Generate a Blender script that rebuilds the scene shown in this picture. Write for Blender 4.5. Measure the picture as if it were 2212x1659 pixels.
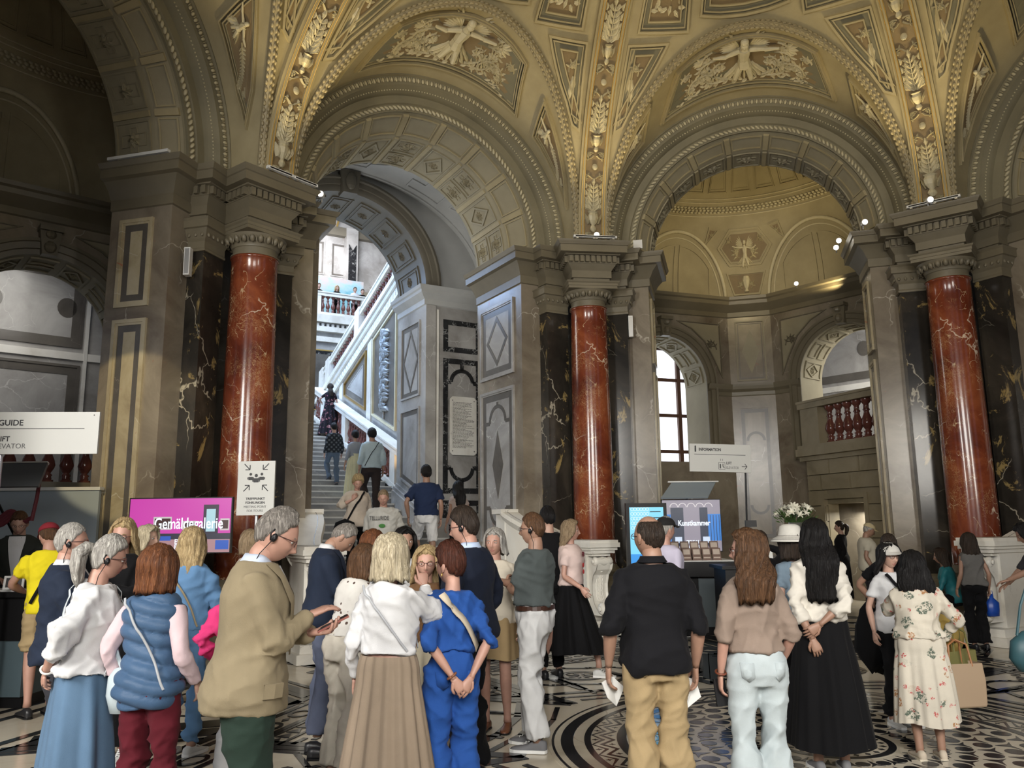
import bpy, math, random
import numpy as np
from mathutils import Vector, Matrix
random.seed(7); RNG=np.random.default_rng(7)
for o in list(bpy.data.objects): bpy.data.objects.remove(o)
scene=bpy.context.scene; COL=scene.collection
PI=math.pi
# ------------------------------------------------------------------ camera
CAMH=1.62; FPX=1745.25; PITCH=.17450; ROLL=.0111
cd=bpy.data.cameras.new('camera'); cam=bpy.data.objects.new('camera',cd); COL.objects.link(cam)
cd.sensor_fit='HORIZONTAL'; cd.sensor_width=36; cd.lens=FPX/2212*36; cd.clip_start=.05; cd.clip_end=200
cam.matrix_world=Matrix.Translation((0,0,CAMH))@Matrix.Rotation(PI/2+PITCH,4,'X')@Matrix.Rotation(-ROLL,4,'Z')
scene.camera=cam
# ------------------------------------------------------------------ view + world
vs=scene.view_settings; vs.view_transform='Standard'; vs.look='None'; vs.gamma=1; vs.use_curve_mapping=False; vs.exposure=0.0
cy=scene.cycles; cy.max_bounces=4; cy.diffuse_bounces=3; cy.glossy_bounces=2; cy.transmission_bounces=2; cy.caustics_reflective=False; cy.caustics_refractive=False; cy.use_denoising=True; cy.use_adaptive_sampling=True; cy.adaptive_threshold=.09
world=bpy.data.worlds.new('world'); scene.world=world; world.use_nodes=True
world.node_tree.nodes['Background'].inputs[0].default_value=(.62,.74,1,1)
world.node_tree.nodes['Background'].inputs[1].default_value=.35
# octagon of the hall: O centre, TH azimuth of the middle column
TH=math.radians(97.4045); OX,OY=2.3585,6.4465; RV=7.6717; ZC=6.504
LC=TH+PI/8; CR=TH-PI/8; LL=LC+PI/4; RR=CR-PI/4
def side_xy(k,s,n): return (OX+math.sin(k)*s+math.cos(k)*n, OY-math.cos(k)*s+math.sin(k)*n)
def W(k,s,n,z=0):
    x,y=side_xy(k,s,n); return Vector((x,y,z))
def area(name,loc,target,sx,sy,power,color,spread=None):
    d=bpy.data.lights.new(name,'AREA'); d.shape='RECTANGLE'; d.size=sx; d.size_y=sy; d.energy=power; d.color=color
    if spread: d.spread=math.radians(spread)
    o=bpy.data.objects.new(name,d); COL.objects.link(o); o.location=loc
    o.rotation_euler=(Vector(target)-Vector(loc)).to_track_quat('-Z','Y').to_euler(); return o
def spot(name,loc,target,power,color,deg,blend=.6,size=.06):
    d=bpy.data.lights.new(name,'SPOT'); d.energy=power; d.color=color; d.spot_size=math.radians(deg); d.spot_blend=blend; d.shadow_soft_size=size
    o=bpy.data.objects.new(name,d); COL.objects.link(o); o.location=loc
    o.rotation_euler=(Vector(target)-Vector(loc)).to_track_quat('-Z','Y').to_euler(); return o
WARM=(1,.79,.40); DAY=(1.0,.965,.90); BLUE=(.38,.60,1.0)
# daylight from the entrance doors behind the photographer, with an added overhead fill
area('entrance_day_fill',(-4.6,-1.6,4.3),(2.8,7.5,.3),3.8,3.0,900,DAY,120)
area('entrance_day_fill',(.6,-3.0,4.6),(2.4,7.5,.2),4.2,2.6,330,DAY,100)  # added overhead fill between the two daylight lights
area('entrance_day_fill',(4.6,-2.6,3.8),(1.8,8,.4),3.4,2.8,420,(1,.95,.86),115)
# low sun through the left doors, onto the left pier
spot('door_sun',(-4.1,2.75,4.9),W(LL,1.8,8.05,2.9),1100,(1,.82,.48),15.5,.15,.04)
# light wells of the stair hall and the side rooms, plus an added vestibule fill
area('stair_skylight',W(LC,0,19.5,14.6),W(LC,1,21,3),7,8,2000,(.66,.80,1.0))
area('stair_blue',W(LC,-2.0,17.5,9.5),W(LC,2.6,18,5.5),3,3,520,BLUE)
area('gallery_light',W(LC,3.0,27.8,14.2),W(LC,3.5,30.5,11),5,2,700,(.95,.95,1.0))
area('stair_vestibule',W(LC,-2.2,10.6,6.3),W(LC,2.2,11.4,3.0),1.2,2.0,60,DAY)
area('vestibule_fill_up',W(LC,-1.0,10.6,5.2),W(LC,.6,10.8,9.3),2.2,1.6,38,(.98,.97,.95))  # added fill that brightens the grey vestibule vault
spot('baluster_lamp',W(LC,2.0,13.6,3.2),W(LC,2.5,15.3,4.0),60,(1,.62,.25),70)
area('side_room_day',W(CR,-3.6,14.6,4.6),W(CR,0,11.5,3.0),2.2,2.6,22,DAY)
area('side_room_day2',W(CR,4.4,12.6,5.6),W(CR,3.6,15.0,4.6),2.0,2.0,170,DAY)
area('left_court_day',W(LL,3.4,12.0,6.2),W(LL,4.2,13.6,4.4),1.6,1.6,22,DAY,130)
for k in (0,1,7):
    a=TH+k*PI/4
    # fixtures stand on the cornice over every column and graze the rib and vault
    for j,(da,pw) in enumerate(((0,34),(-.06,96),(.06,96))):
        x=OX+math.cos(a+da)*6.72; y=OY+math.sin(a+da)*6.72
        a2=a+da*4.5; tr=4.9 if j else 6.0; tz=9.9 if j else 9.6
        spot('cornice_uplight',(x,y,6.62),(OX+math.cos(a2)*tr,OY+math.sin(a2)*tr,tz),pw,WARM,105 if j else 80,.8)
    # and a downlight picks out the red shaft below
    spot('column_downlight',(OX+math.cos(a)*5.2,OY+math.sin(a)*5.2,8.6),(OX+math.cos(a)*7.3,OY+math.sin(a)*7.3,4.3),120,(1,.80,.55),18,.7)
area('dome_warm',(OX,OY,9.9),(OX,OY+5,8.9),2.5,2.5,60,WARM)
spot('side_room_uplight',W(CR,0,10.0,7.6),W(CR,0,12.6,9.0),75,WARM,130)
spot('side_room_uplight2',W(CR,1.9,11.7,6.6),W(CR,-.3,11.4,9.6),50,WARM,120)
# ------------------------------------------------------------------ materials
MATS={}
def nd(nt,t,ins=None,**kw):
    n=nt.nodes.new('ShaderNode'+t)
    for k,v in kw.items(): setattr(n,k,v)
    if ins:
        for k,v in ins.items():
            if isinstance(v,bpy.types.NodeSocket): nt.links.new(v,n.inputs[k])
            else: n.inputs[k].default_value=v
    return n
def c4(c): return (c[0],c[1],c[2],1)
def ramp(nt,fac,stops):
    n=nt.nodes.new('ShaderNodeValToRGB'); nt.links.new(fac,n.inputs[0]); e=n.color_ramp.elements
    while len(e)<len(stops): e.new(.5)
    for i,(p,c) in enumerate(stops):
        e[i].position=p; e[i].color=c4(c) if not isinstance(c,(int,float)) else (c,c,c,1)
    return n.outputs[0]
def mixc(nt,f,a,b):
    n=nt.nodes.new('ShaderNodeMix'); n.data_type='RGBA'
    for i,v in ((0,f),(6,a),(7,b)):
        if isinstance(v,bpy.types.NodeSocket): nt.links.new(v,n.inputs[i])
        else: n.inputs[i].default_value=v if i==0 else c4(v)
    return n.outputs[2]
def mat(name,base,rough=.6,metal=0,spec=.5,emit=None,es=1,build=None,coat=0,sheen=0):
    if name in MATS: return MATS[name]
    m=bpy.data.materials.new(name); m.use_nodes=True; nt=m.node_tree; b=nt.nodes['Principled BSDF']
    b.inputs['Base Color'].default_value=c4(base); b.inputs['Roughness'].default_value=rough; b.inputs['Metallic'].default_value=metal
    b.inputs['Specular IOR Level'].default_value=spec
    if coat: b.inputs['Coat Weight'].default_value=coat; b.inputs['Coat Roughness'].default_value=.08
    if sheen: b.inputs['Sheen Weight'].default_value=sheen
    if emit: b.inputs['Emission Color'].default_value=c4(emit); b.inputs['Emission Strength'].default_value=es
    if build: build(nt,b)
    MATS[name]=m; return m
def coords(nt,scale=1,gen=False,rot=(0,0,0)):
    tc=nd(nt,'TexCoord'); mp=nd(nt,'Mapping',{0:tc.outputs['Generated' if gen else 'Object']})
    mp.inputs['Scale'].default_value=(scale,)*3 if isinstance(scale,(int,float)) else scale; mp.inputs['Rotation'].default_value=rot
    return mp.outputs[0]
def noise(nt,co,sc,det=4,rough=.55,dist=0): return nd(nt,'TexNoise',{'Vector':co,'Scale':sc,'Detail':det,'Roughness':rough,'Distortion':dist}).outputs['Fac']
def bumpn(nt,b,h,strength=.3,dist=.02):
    n=nd(nt,'Bump',{'Height':h,'Strength':strength,'Distance':dist}); nt.links.new(n.outputs[0],b.inputs['Normal'])
def marble(name,c0,c1,c2,rough=.25,spec=.5,vein=None,vs_=2.2,vw=.018,cl=1.2,vmask=.5,spots=None,wsc=(1,1,1)):
    def f(nt,b):
        co=coords(nt,wsc); n1=noise(nt,co,cl,6,.62,.6); col=ramp(nt,n1,[(.32,c0),(.52,c1),(.7,c2)])
        if vein:
            wn=nd(nt,'TexNoise',{'Vector':co,'Scale':vs_*.9,'Detail':4,'Roughness':.6})
            wv=nd(nt,'VectorMath',{0:wn.outputs['Color'],1:(.7,.7,.7)},operation='MULTIPLY')
            av=nd(nt,'VectorMath',{0:co,1:wv.outputs[0]},operation='ADD')
            vo=nd(nt,'TexVoronoi',{'Vector':av.outputs[0],'Scale':vs_},feature='DISTANCE_TO_EDGE')
            lt=ramp(nt,vo.outputs['Distance'],[(0,1.),(vw,.0)])
            mk=ramp(nt,noise(nt,co,vs_*.8,3),[(vmask-.04,0.),(vmask+.06,1.)])
            mm=nd(nt,'Math',{0:lt,1:mk},operation='MULTIPLY').outputs[0]
            col=mixc(nt,mm,col,vein)
        if spots:
            sp=ramp(nt,noise(nt,co,spots[1],5,.7,1.2),[(spots[2],0.),(spots[2]+.05,1.)])
            col=mixc(nt,sp,col,spots[0])
        nt.links.new(col,b.inputs['Base Color'])
    return mat(name,c1,rough,build=f,spec=spec)
def plaster(name,c0,c1,rough=.65,sc=1.6,bump=.15):
    def f(nt,b):
        co=coords(nt); n=noise(nt,co,sc,6,.6); nt.links.new(ramp(nt,n,[(.3,c0),(.7,c1)]),b.inputs['Base Color'])
        bumpn(nt,b,noise(nt,co,sc*18,3),bump,.01)
    return mat(name,c1,rough,build=f)
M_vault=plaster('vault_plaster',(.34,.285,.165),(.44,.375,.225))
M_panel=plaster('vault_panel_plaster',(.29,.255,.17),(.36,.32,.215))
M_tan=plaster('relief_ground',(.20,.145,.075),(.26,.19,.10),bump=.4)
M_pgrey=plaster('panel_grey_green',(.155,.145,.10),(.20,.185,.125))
M_arch=plaster('archivolt_shaded',(.20,.178,.115),(.27,.24,.155))  # darker than the vault plaster: shade of the archivolt put into its colour
M_rope=plaster('garland_stucco',(.30,.25,.15),(.40,.34,.21),.5,5)
M_relief=plaster('relief_stucco',(.56,.50,.33),(.68,.61,.42),.5,5)
M_gold=mat('gilding',(.78,.52,.16),.34,.8)
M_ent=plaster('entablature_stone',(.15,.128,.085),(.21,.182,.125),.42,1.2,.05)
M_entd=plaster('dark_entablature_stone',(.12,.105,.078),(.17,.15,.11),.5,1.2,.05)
M_pier=marble('pale_stucco_marble',(.14,.11,.08),(.25,.212,.16),(.34,.295,.225),.22,.5,(.52,.48,.40),1.3,.012,.9,.56,((.30,.15,.11),2.2,.66))
M_pierw=marble('warm_stucco_marble',(.33,.27,.17),(.48,.41,.27),(.55,.49,.36),.2,.5,(.62,.58,.48),1.5,.012,1.3,.56,((.42,.20,.12),3.0,.63))
M_slate=marble('slate_inlay_marble',(.085,.075,.065),(.12,.108,.094),(.15,.135,.115),.25,.5,(.25,.22,.18),2,.008,1.2,.6)
M_dark=marble('dark_veined_marble',(.016,.014,.012),(.032,.028,.023),(.060,.050,.038),.16,.32,(.46,.42,.33),1.5,.012,1.4,.53,((.30,.22,.09),2.2,.585),(1,1,.75))
def redf(nt,b):
    co=coords(nt,(1,1,.8)); n1=noise(nt,co,1.5,6,.65,.8)
    col=ramp(nt,n1,[(.3,(.085,.018,.010)),(.5,(.185,.042,.018)),(.68,(.30,.085,.032))])
    n2=ramp(nt,noise(nt,co,2.0,4,.6,.5),[(.52,0.),(.66,1.)])
    sm=ramp(nt,noise(nt,co,13,3,.75,2.6),[(.51,0.),(.54,1.),(.56,0.)])
    msk=nd(nt,'Math',{0:n2,1:sm},operation='MULTIPLY').outputs[0]; col=mixc(nt,msk,col,(.62,.42,.20))
    wn=nd(nt,'TexNoise',{'Vector':co,'Scale':2.2,'Detail':4}); wv=nd(nt,'VectorMath',{0:wn.outputs['Color'],1:(.8,.8,.8)},operation='MULTIPLY')
    av=nd(nt,'VectorMath',{0:co,1:wv.outputs[0]},operation='ADD')
    for sc,w,mk,c in ((1.3,.011,.55,(.74,.62,.48)),(4.6,.020,.56,(.66,.50,.30))):
        vo=nd(nt,'TexVoronoi',{'Vector':av.outputs[0],'Scale':sc},feature='DISTANCE_TO_EDGE')
        lt=ramp(nt,vo.outputs['Distance'],[(0,1.),(w,0.)]); m2=ramp(nt,noise(nt,co,sc*.9,3),[(mk-.03,0.),(mk+.04,1.)])
        col=mixc(nt,nd(nt,'Math',{0:lt,1:m2},operation='MULTIPLY').outputs[0],col,c)
    nt.links.new(col,b.inputs['Base Color'])
M_red=mat('red_veined_marble',(.2,.05,.02),.20,build=redf,coat=.35,spec=.4)
M_white=marble('white_marble',(.60,.56,.49),(.76,.73,.66),(.82,.80,.74),.42,.5,(.45,.42,.37),1.6,.008,1.0,.55)
M_grey=plaster('grey_vault_plaster',(.40,.40,.385),(.52,.52,.50),.6,1.0,.05)
M_greyw=marble('grey_wall_marble',(.24,.225,.205),(.37,.355,.335),(.47,.455,.43),.24,.5,(.58,.56,.53),1.4,.012,1.0,.55,((.30,.22,.19),2.0,.68))
M_black=marble('black_veined_marble',(.010,.010,.010),(.016,.016,.017),(.03,.03,.03),.14,.5,(.62,.62,.60),5,.035,2,.52)
M_fcream=marble('floor_cream_marble',(.50,.44,.34),(.62,.56,.45),(.69,.63,.52),.16,.5,(.42,.35,.26),.8,.006,.8,.56)
M_fblack=marble('floor_black_marble',(.010,.010,.012),(.018,.018,.020),(.03,.03,.032),.12,.5)
M_sand=marble('rusticated_sandstone',(.20,.165,.10),(.28,.235,.15),(.33,.28,.19),.5,.5,None)
M_step=marble('stair_marble',(.17,.165,.16),(.25,.245,.235),(.32,.315,.30),.25,.5,(.4,.39,.37),2,.01,1,.55)
M_steptop=marble('stair_nosing_marble',(.42,.40,.36),(.52,.50,.46),(.58,.56,.52),.2,.5,None)
M_balus=marble('red_baluster_marble',(.10,.035,.03),(.17,.06,.045),(.28,.12,.09),.15,.5,(.5,.38,.32),6,.03,3,.55)
M_wplast=mat('white_painted_panel',(.72,.72,.70),.5)
M_metal=mat('brushed_metal',(.6,.6,.6),.35,.9)
M_whitem=mat('white_enamel',(.80,.80,.78),.4)
M_blackp=mat('black_plastic',(.008,.008,.009),.4,spec=.3)
M_glow=mat('lamp_glow',(1,1,1),.5,emit=(1,.93,.78),es=14)
# ------------------------------------------------------------------ mesh helpers
class MB:
    def __init__(s): s.v=[]; s.f=[]; s.m=[]; s.mi=0; s.sm=[]; s.smooth=False
    def add(s,vs,fs):
        b=len(s.v); s.v+= [tuple(map(float,p)) for p in vs]; s.f+=[tuple(i+b for i in f) for f in fs]; s.m+=[s.mi]*len(fs); s.sm+=[s.smooth]*len(fs)
    def box(s,x0,x1,y0,y1,z0,z1,f=None):
        P=[(x0,y0,z0),(x1,y0,z0),(x1,y1,z0),(x0,y1,z0),(x0,y0,z1),(x1,y0,z1),(x1,y1,z1),(x0,y1,z1)]
        if f: P=[f(*p) for p in P]
        s.add(P,[(0,3,2,1),(4,5,6,7),(0,1,5,4),(1,2,6,5),(2,3,7,6),(3,0,4,7)])
    def grid(s,fn,nu,nv,cu=False):
        P=[fn(i/nu,j/nv) for j in range(nv+1) for i in range(nu+(0 if cu else 1))]
        w=nu if cu else nu+1
        s.add(P,[(j*w+i,j*w+(i+1)%w,(j+1)*w+(i+1)%w,(j+1)*w+i) for j in range(nv) for i in range(nu)])
    def lathe(s,prof,n=24,c=(0,0),a0=0,a1=2*PI,f=None):
        full=abs(a1-a0-2*PI)<1e-6
        def fn(u,v):
            i=min(int(round(v*(len(prof)-1))),len(prof)-1); r,z=prof[i]; a=a0+(a1-a0)*u
            p=(c[0]+r*math.cos(a),c[1]+r*math.sin(a),z); return f(*p) if f else p
        s.grid(fn,n,len(prof)-1,full)
    def sweep(s,path,prof,closed=False,caps=True,up=(0,0,1)):
        # path: plan points [(x,y)], prof: [(out,z)] ; out is to the right of travel
        n=len(path); P=[Vector(p) for p in path]; rows=[]
        for i in range(n):
            a=P[i-1] if (i>0 or closed) else None; c=P[(i+1)%n] if (i<n-1 or closed) else None; b=P[i]
            d1=(b-a).normalized() if a is not None else None; d2=(c-b).normalized() if c is not None else None
            if d1 is None: d1=d2
            if d2 is None: d2=d1
            n1=Vector((d1.y,-d1.x)); n2=Vector((d2.y,-d2.x)); m=(n1+n2); m=m/max(m.length_squared,1e-6)*2 if m.length>1e-3 else n1
            rows.append([(b.x+m.x*o,b.y+m.y*o,z) for o,z in prof])
        k=len(prof); V=[p for r in rows for p in r]; F=[]
        for i in range(n if closed else n-1):
            j=(i+1)%n
            for q in range(k-1): F.append((i*k+q,j*k+q,j*k+q+1,i*k+q+1))
        s.add(V,F)
    def tube(s,pts,rad,n=8,caps=True,flat=None):
        pts=[Vector(p) for p in pts]; rad=rad if hasattr(rad,'__len__') else [rad]*len(pts)
        t0=(pts[1]-pts[0]).normalized(); u=t0.orthogonal().normalized(); V=[];F=[]
        for i,p in enumerate(pts):
            t=((pts[min(i+1,len(pts)-1)]-pts[max(i-1,0)])).normalized(); u=(u-t*u.dot(t)).normalized(); w=t.cross(u)
            for j in range(n):
                a=2*PI*j/n; V.append(p+(u*math.cos(a)+w*math.sin(a)*(flat or 1))*rad[i])
        for i in range(len(pts)-1):
            for j in range(n): F.append((i*n+j,i*n+(j+1)%n,(i+1)*n+(j+1)%n,(i+1)*n+j))
        if caps: F.append(tuple(range(n))[::-1]); F.append(tuple((len(pts)-1)*n+j for j in range(n)))
        s.add(V,F)
    def ell(s,c,r,nu=8,nv=5,R=None,f=None):
        def fn(u,v):
            a=u*2*PI; b=(v-.5)*PI*.998; p=Vector((r[0]*math.cos(a)*math.cos(b),r[1]*math.sin(a)*math.cos(b),r[2]*math.sin(b)))
            if R is not None: p=R@p
            p=p+Vector(c); return f(*p) if f else p
        s.grid(fn,nu,nv,True)
    def prism(s,poly,h0,h1,f,inset=0):
        # polygon in (u,v) raised from h0 to h1 through the surface mapping f(u,v,h)
        n=len(poly); c=np.mean(poly,axis=0)
        top=[(p[0]+(c[0]-p[0])*inset,p[1]+(c[1]-p[1])*inset) for p in poly]
        V=[f(p[0],p[1],h0) for p in poly]+[f(p[0],p[1],h1) for p in top]+[f(c[0],c[1],h1)]
        F=[(i,(i+1)%n,n+(i+1)%n,n+i) for i in range(n)]+[(n+i,n+(i+1)%n,2*n) for i in range(n)]
        s.add(V,F)
    def ring(s,outer,inner,h0,h1,f):
        n=len(outer); V=[f(*p,h0) for p in outer]+[f(*p,h1) for p in outer]+[f(*p,h1) for p in inner]+[f(*p,h0) for p in inner]
        F=[]
        for i in range(n):
            j=(i+1)%n; F+=[(i,j,n+j,n+i),(n+i,n+j,2*n+j,2*n+i),(2*n+i,2*n+j,3*n+j,3*n+i)]
        s.add(V,F)
    def leaf(s,f,u,v,ang,L,w,h,bend=0,seg=5,h0=0):
        # lobed leaf as a ridge standing on the mapped surface
        V=[];F=[];a=ang;x,y=u,v
        for i in range(seg+1):
            t=i/seg; ww=w*math.sin(PI*min(1,.12+t*.88))**.7*(1-.25*(i%2)) if i<seg else 0.002
            hh=h*(.55+.6*math.sin(PI*t))*(1-.35*t)
            nx,ny=-math.sin(a),math.cos(a)
            V+=[f(x+nx*ww,y+ny*ww,h0),f(x+nx*ww*.45,y+ny*ww*.45,h0+hh*.8),f(x,y,h0+hh*.55),f(x-nx*ww*.45,y-ny*ww*.45,h0+hh*.8),f(x-nx*ww,y-ny*ww,h0)]
            x+=math.cos(a)*L/seg; y+=math.sin(a)*L/seg; a+=bend/seg
        for i in range(seg):
            for q in range(4): F.append((i*5+q,i*5+q+1,i*5+5+q+1,i*5+5+q))
        s.add(V,F)
    def scroll(s,f,u,v,ang,L,curl,w,h,leaves=6,seg=14,lw=None,ls=1):
        # tapering stem that curls into a volute, with leaves thrown off both sides
        V=[];F=[];x,y,a=u,v,ang; step=L/seg
        for i in range(seg+1):
            t=i/seg; ww=w*(1-.6*t); nx,ny=-math.sin(a),math.cos(a)
            V+=[f(x+nx*ww,y+ny*ww,0),f(x,y,h*(1-.3*t)),f(x-nx*ww,y-ny*ww,0)]
            if leaves and i%max(1,seg//leaves)==0 and 0<i<seg:
                l=(lw or w*6)*(1-.45*t)
                s.leaf(f,x,y,a+ls*.9,l,l*.22,h,.9*ls); s.leaf(f,x,y,a-ls*.8,l*.9,l*.2,h*.9,-.8*ls)
            x+=math.cos(a)*step*(1-.55*t); y+=math.sin(a)*step*(1-.55*t); a+=curl*(.35+1.6*t)/seg
        for i in range(seg):
            for q in range(2): F.append((i*3+q,i*3+q+1,i*3+3+q+1,i*3+3+q))
        s.add(V,F)
        R=step*1.7
        for q in range(6): s.leaf(f,x,y,q*PI/3,R,R*.35,h*1.2,.3,3)
    def mesh(s,name,mats,smooth=False):
        me=bpy.data.meshes.new(name); me.from_pydata(s.v,[],s.f)
        for m in (mats if isinstance(mats,(list,tuple)) else [mats]): me.materials.append(m)
        me.polygons.foreach_set('material_index',s.m)
        me.polygons.foreach_set('use_smooth',[smooth or q for q in s.sm]); me.update(); return me
    def build(s,name,mats,parent=None,smooth=False,**kw): return obj(name,s.mesh(name,mats,smooth),parent,**kw)
def obj(name,me,parent=None,loc=None,rz=None,**props):
    o=bpy.data.objects.new(name,me); COL.objects.link(o)
    if loc is not None: o.location=loc
    if rz is not None: o.rotation_euler=(0,0,rz)
    if parent is not None: o.parent=parent
    for k,v in props.items(): o[k]=v
    return o
def thing(name,label,cat,loc=(0,0,0),rz=0,group=None,rot=None):
    o=bpy.data.objects.new(name,None); COL.objects.link(o); o.location=loc; o.rotation_euler=rot or (0,0,rz); o.empty_display_size=.1
    o['label']=label; o['category']=cat
    if group: o['group']=group
    return o
def struct(name,loc=(0,0,0),rz=0,me=None,**kw):
    o=bpy.data.objects.new(name,me); COL.objects.link(o); o.location=loc; o.rotation_euler=(0,0,rz); o['kind']='structure'
    for k,v in kw.items(): o[k]=v
    return o
def autosmooth(me,deg=35):
    me.polygons.foreach_set('use_smooth',[True]*len(me.polygons))
    try: me.set_sharp_from_angle(angle=math.radians(deg))
    except Exception: pass
def text(name,body,size,m,parent,loc,rot,align='LEFT',ext=.0008,off=0,sx=1):
    cu=bpy.data.curves.new(name,'FONT'); cu.body=body; cu.size=size; cu.extrude=ext; cu.align_x=align; cu.align_y='BOTTOM'; cu.offset=off
    cu.resolution_u=3
    t=bpy.data.objects.new(name,cu); COL.objects.link(t)
    dg=bpy.context.evaluated_depsgraph_get(); dg.update(); me=bpy.data.meshes.new_from_object(t.evaluated_get(dg)); bpy.data.objects.remove(t)
    me.materials.clear(); me.materials.append(m)
    o=obj(name,me,parent); o.location=loc; o.rotation_euler=rot; o.scale=(sx,1,1); return o
def ray_at(u,v,y):
    a=u-1106; b=829.5-v; a,b=a*math.cos(ROLL)+b*math.sin(ROLL),-a*math.sin(ROLL)+b*math.cos(ROLL)
    cp,sp=math.cos(PITCH),math.sin(PITCH); d=(a,FPX*cp-b*sp,b*cp+FPX*sp); k=y/d[1]
    return Vector((d[0]*k,y,CAMH+d[2]*k))
def inset_poly(p,d):
    n=len(p);out=[]
    P=[Vector(q) for q in p]; ar=sum(P[i].x*P[(i+1)%n].y-P[(i+1)%n].x*P[i].y for i in range(n)); sg=1 if ar>0 else -1
    for i in range(n):
        a=(P[i]-P[i-1]).normalized(); b=(P[(i+1)%n]-P[i]).normalized(); n1=Vector((-a.y,a.x))*sg; n2=Vector((-b.y,b.x))*sg
        m=n1+n2; m=m*(2/max(m.length_squared,.3)); q=P[i]+m*d; out.append((q.x,q.y))
    return out
def densify(p,maxl):
    out=[]
    for i in range(len(p)):
        a=p[i];b=p[(i+1)%len(p)];k=max(1,int(math.ceil(math.hypot(b[0]-a[0],b[1]-a[1])/maxl)))
        out+=[(a[0]+(b[0]-a[0])*j/k,a[1]+(b[1]-a[1])*j/k) for j in range(k)]
    return out
def rect(x0,x1,y0,y1): return [(x0,y0),(x1,y0),(x1,y1),(x0,y1)]
# ------------------------------------------------------------------ the hall: octagon bays, piers, vault
DL=PI/8
def rho(z): return 7.2*math.sqrt(max(0,1-((z-6.55)/4.6)**2))
class Surf:
    # sampled surface (u,v)->point with interpolated normal; s(u,v,h) raises along the normal
    def __init__(s,fn,u0,u1,v0,v1,nu,nv,toward):
        s.b=(u0,u1,v0,v1,nu,nv); U=np.linspace(u0,u1,nu+1); V=np.linspace(v0,v1,nv+1)
        P=np.array([[fn(a,b) for a in U] for b in V]); dU=np.gradient(P,axis=1); dV=np.gradient(P,axis=0)
        N=np.cross(dU,dV); N/= (np.linalg.norm(N,axis=2,keepdims=True)+1e-9)
        sg=np.sign(((np.array(toward)-P)*N).sum(2,keepdims=True)); sg[sg==0]=1; s.P=P; s.N=N*sg
    def __call__(s,u,v,h=0):
        u0,u1,v0,v1,nu,nv=s.b; a=min(max((u-u0)/(u1-u0)*nu,0),nu-1e-6); b=min(max((v-v0)/(v1-v0)*nv,0),nv-1e-6); i=int(a);j=int(b);a-=i;b-=j
        w=((1-a)*(1-b),a*(1-b),(1-a)*b,a*b); q=((j,i),(j,i+1),(j+1,i),(j+1,i+1))
        p=sum(w[k]*(s.P[q[k]]+s.N[q[k]]*h) for k in range(4)); return tuple(p)
    def base(s,mb,nu,nv):
        u0,u1,v0,v1,_,_=s.b; mb.grid(lambda a,b:s(u0+(u1-u0)*a,v0+(v1-v0)*b),nu,nv)
def dens2(p,q,maxl):
    a=[];b=[]
    for i in range(len(p)):
        j=(i+1)%len(p);k=max(1,int(math.ceil(math.dist(p[i],p[j])/maxl)))
        for t in range(k): a.append((p[i][0]+(p[j][0]-p[i][0])*t/k,p[i][1]+(p[j][1]-p[i][1])*t/k)); b.append((q[i][0]+(q[j][0]-q[i][0])*t/k,q[i][1]+(q[j][1]-q[i][1])*t/k))
    return a,b
def frame(mb,f,poly,w,h,ins=0,maxl=.3,h0=0):
    p=inset_poly(poly,ins) if ins else poly; a,b=dens2(p,inset_poly(p,w),maxl); mb.ring(a,b,h0,h,f)
def plate(mb,f,poly,h,maxl=.3,ins=0):
    # thin filled plate following the mapped surface
    p=inset_poly(poly,ins) if ins else poly; a=densify(p,maxl); c=np.mean(a,axis=0); n=len(a); V=[];F=[]
    for r in (0,.5): V+=[f(x+(c[0]-x)*r,y+(c[1]-y)*r,h) for x,y in a]
    V.append(f(c[0],c[1],h))
    for i in range(n): j=(i+1)%n; F+=[(i,j,n+j,n+i),(n+i,n+j,2*n)]
    mb.add(V,F)
def rosette(mb,f,x,y,R,h,n=8):
    for q in range(n): mb.leaf(f,x,y,q*2*PI/n,R,R*.33,h,0,4)
    for q in range(n//2): mb.leaf(f,x,y,q*4*PI/n+.3,R*.55,R*.22,h*1.7,0,3)
    c=f(x,y,h*.6); mb.ell(c,(R*.22,)*3,8,5)
def putto(mb,f,x,y,S,fl=1,wings=True,seed=1):
    # winged relief figure with outstretched arms
    def bl(px,py,h,r): mb.ell(f(x+px*S*fl,y+py*S,h*S),(r*S,)*3,10,7)
    def limb(a,b,r0,r1,h): mb.tube([f(x+(a[0]+(b[0]-a[0])*t)*S*fl,y+(a[1]+(b[1]-a[1])*t)*S,h*S) for t in (0,.35,.7,1)],[r0*S,(r0*.7+r1*.3)*S*1.05,(r0*.3+r1*.7)*S,r1*S],8)
    bl(0,.86,.13,.085); bl(.0,.93,.11,.085)
    limb((0,.78),(0,.66),.05,.10,.09); limb((0,.68),(.02,.30),.14,.10,.06); limb((.02,.35),(.0,.16),.11,.14,.06)
    limb((-.10,.66),(-.42,.66),.055,.04,.10); limb((-.42,.66),(-.72,.74),.045,.03,.11)
    limb((.10,.66),(.40,.58),.055,.04,.10); limb((.40,.58),(.68,.70),.045,.03,.11)
    limb((-.06,.18),(-.14,-.22),.08,.05,.07); limb((.08,.18),(.20,-.16),.08,.05,.07)
    for q in range(9):
        a=-PI/2+(q-4)*.17; mb.leaf(f,x+(q-4)*.035*S*fl,y+.22*S,a if fl>0 else PI-a,S*.52,S*.05,S*.10,.2*(q-4)*.3,6)
    if wings:
        for sd in (-1,1):
            for q in range(8):
                a=PI/2-sd*(.25+q*.17); a=a if fl>0 else PI-a
                mb.leaf(f,x+sd*.10*S*fl,y+.62*S,a,S*(.62-.035*q),S*.05,S*.06,-sd*.35*fl,5)
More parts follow.
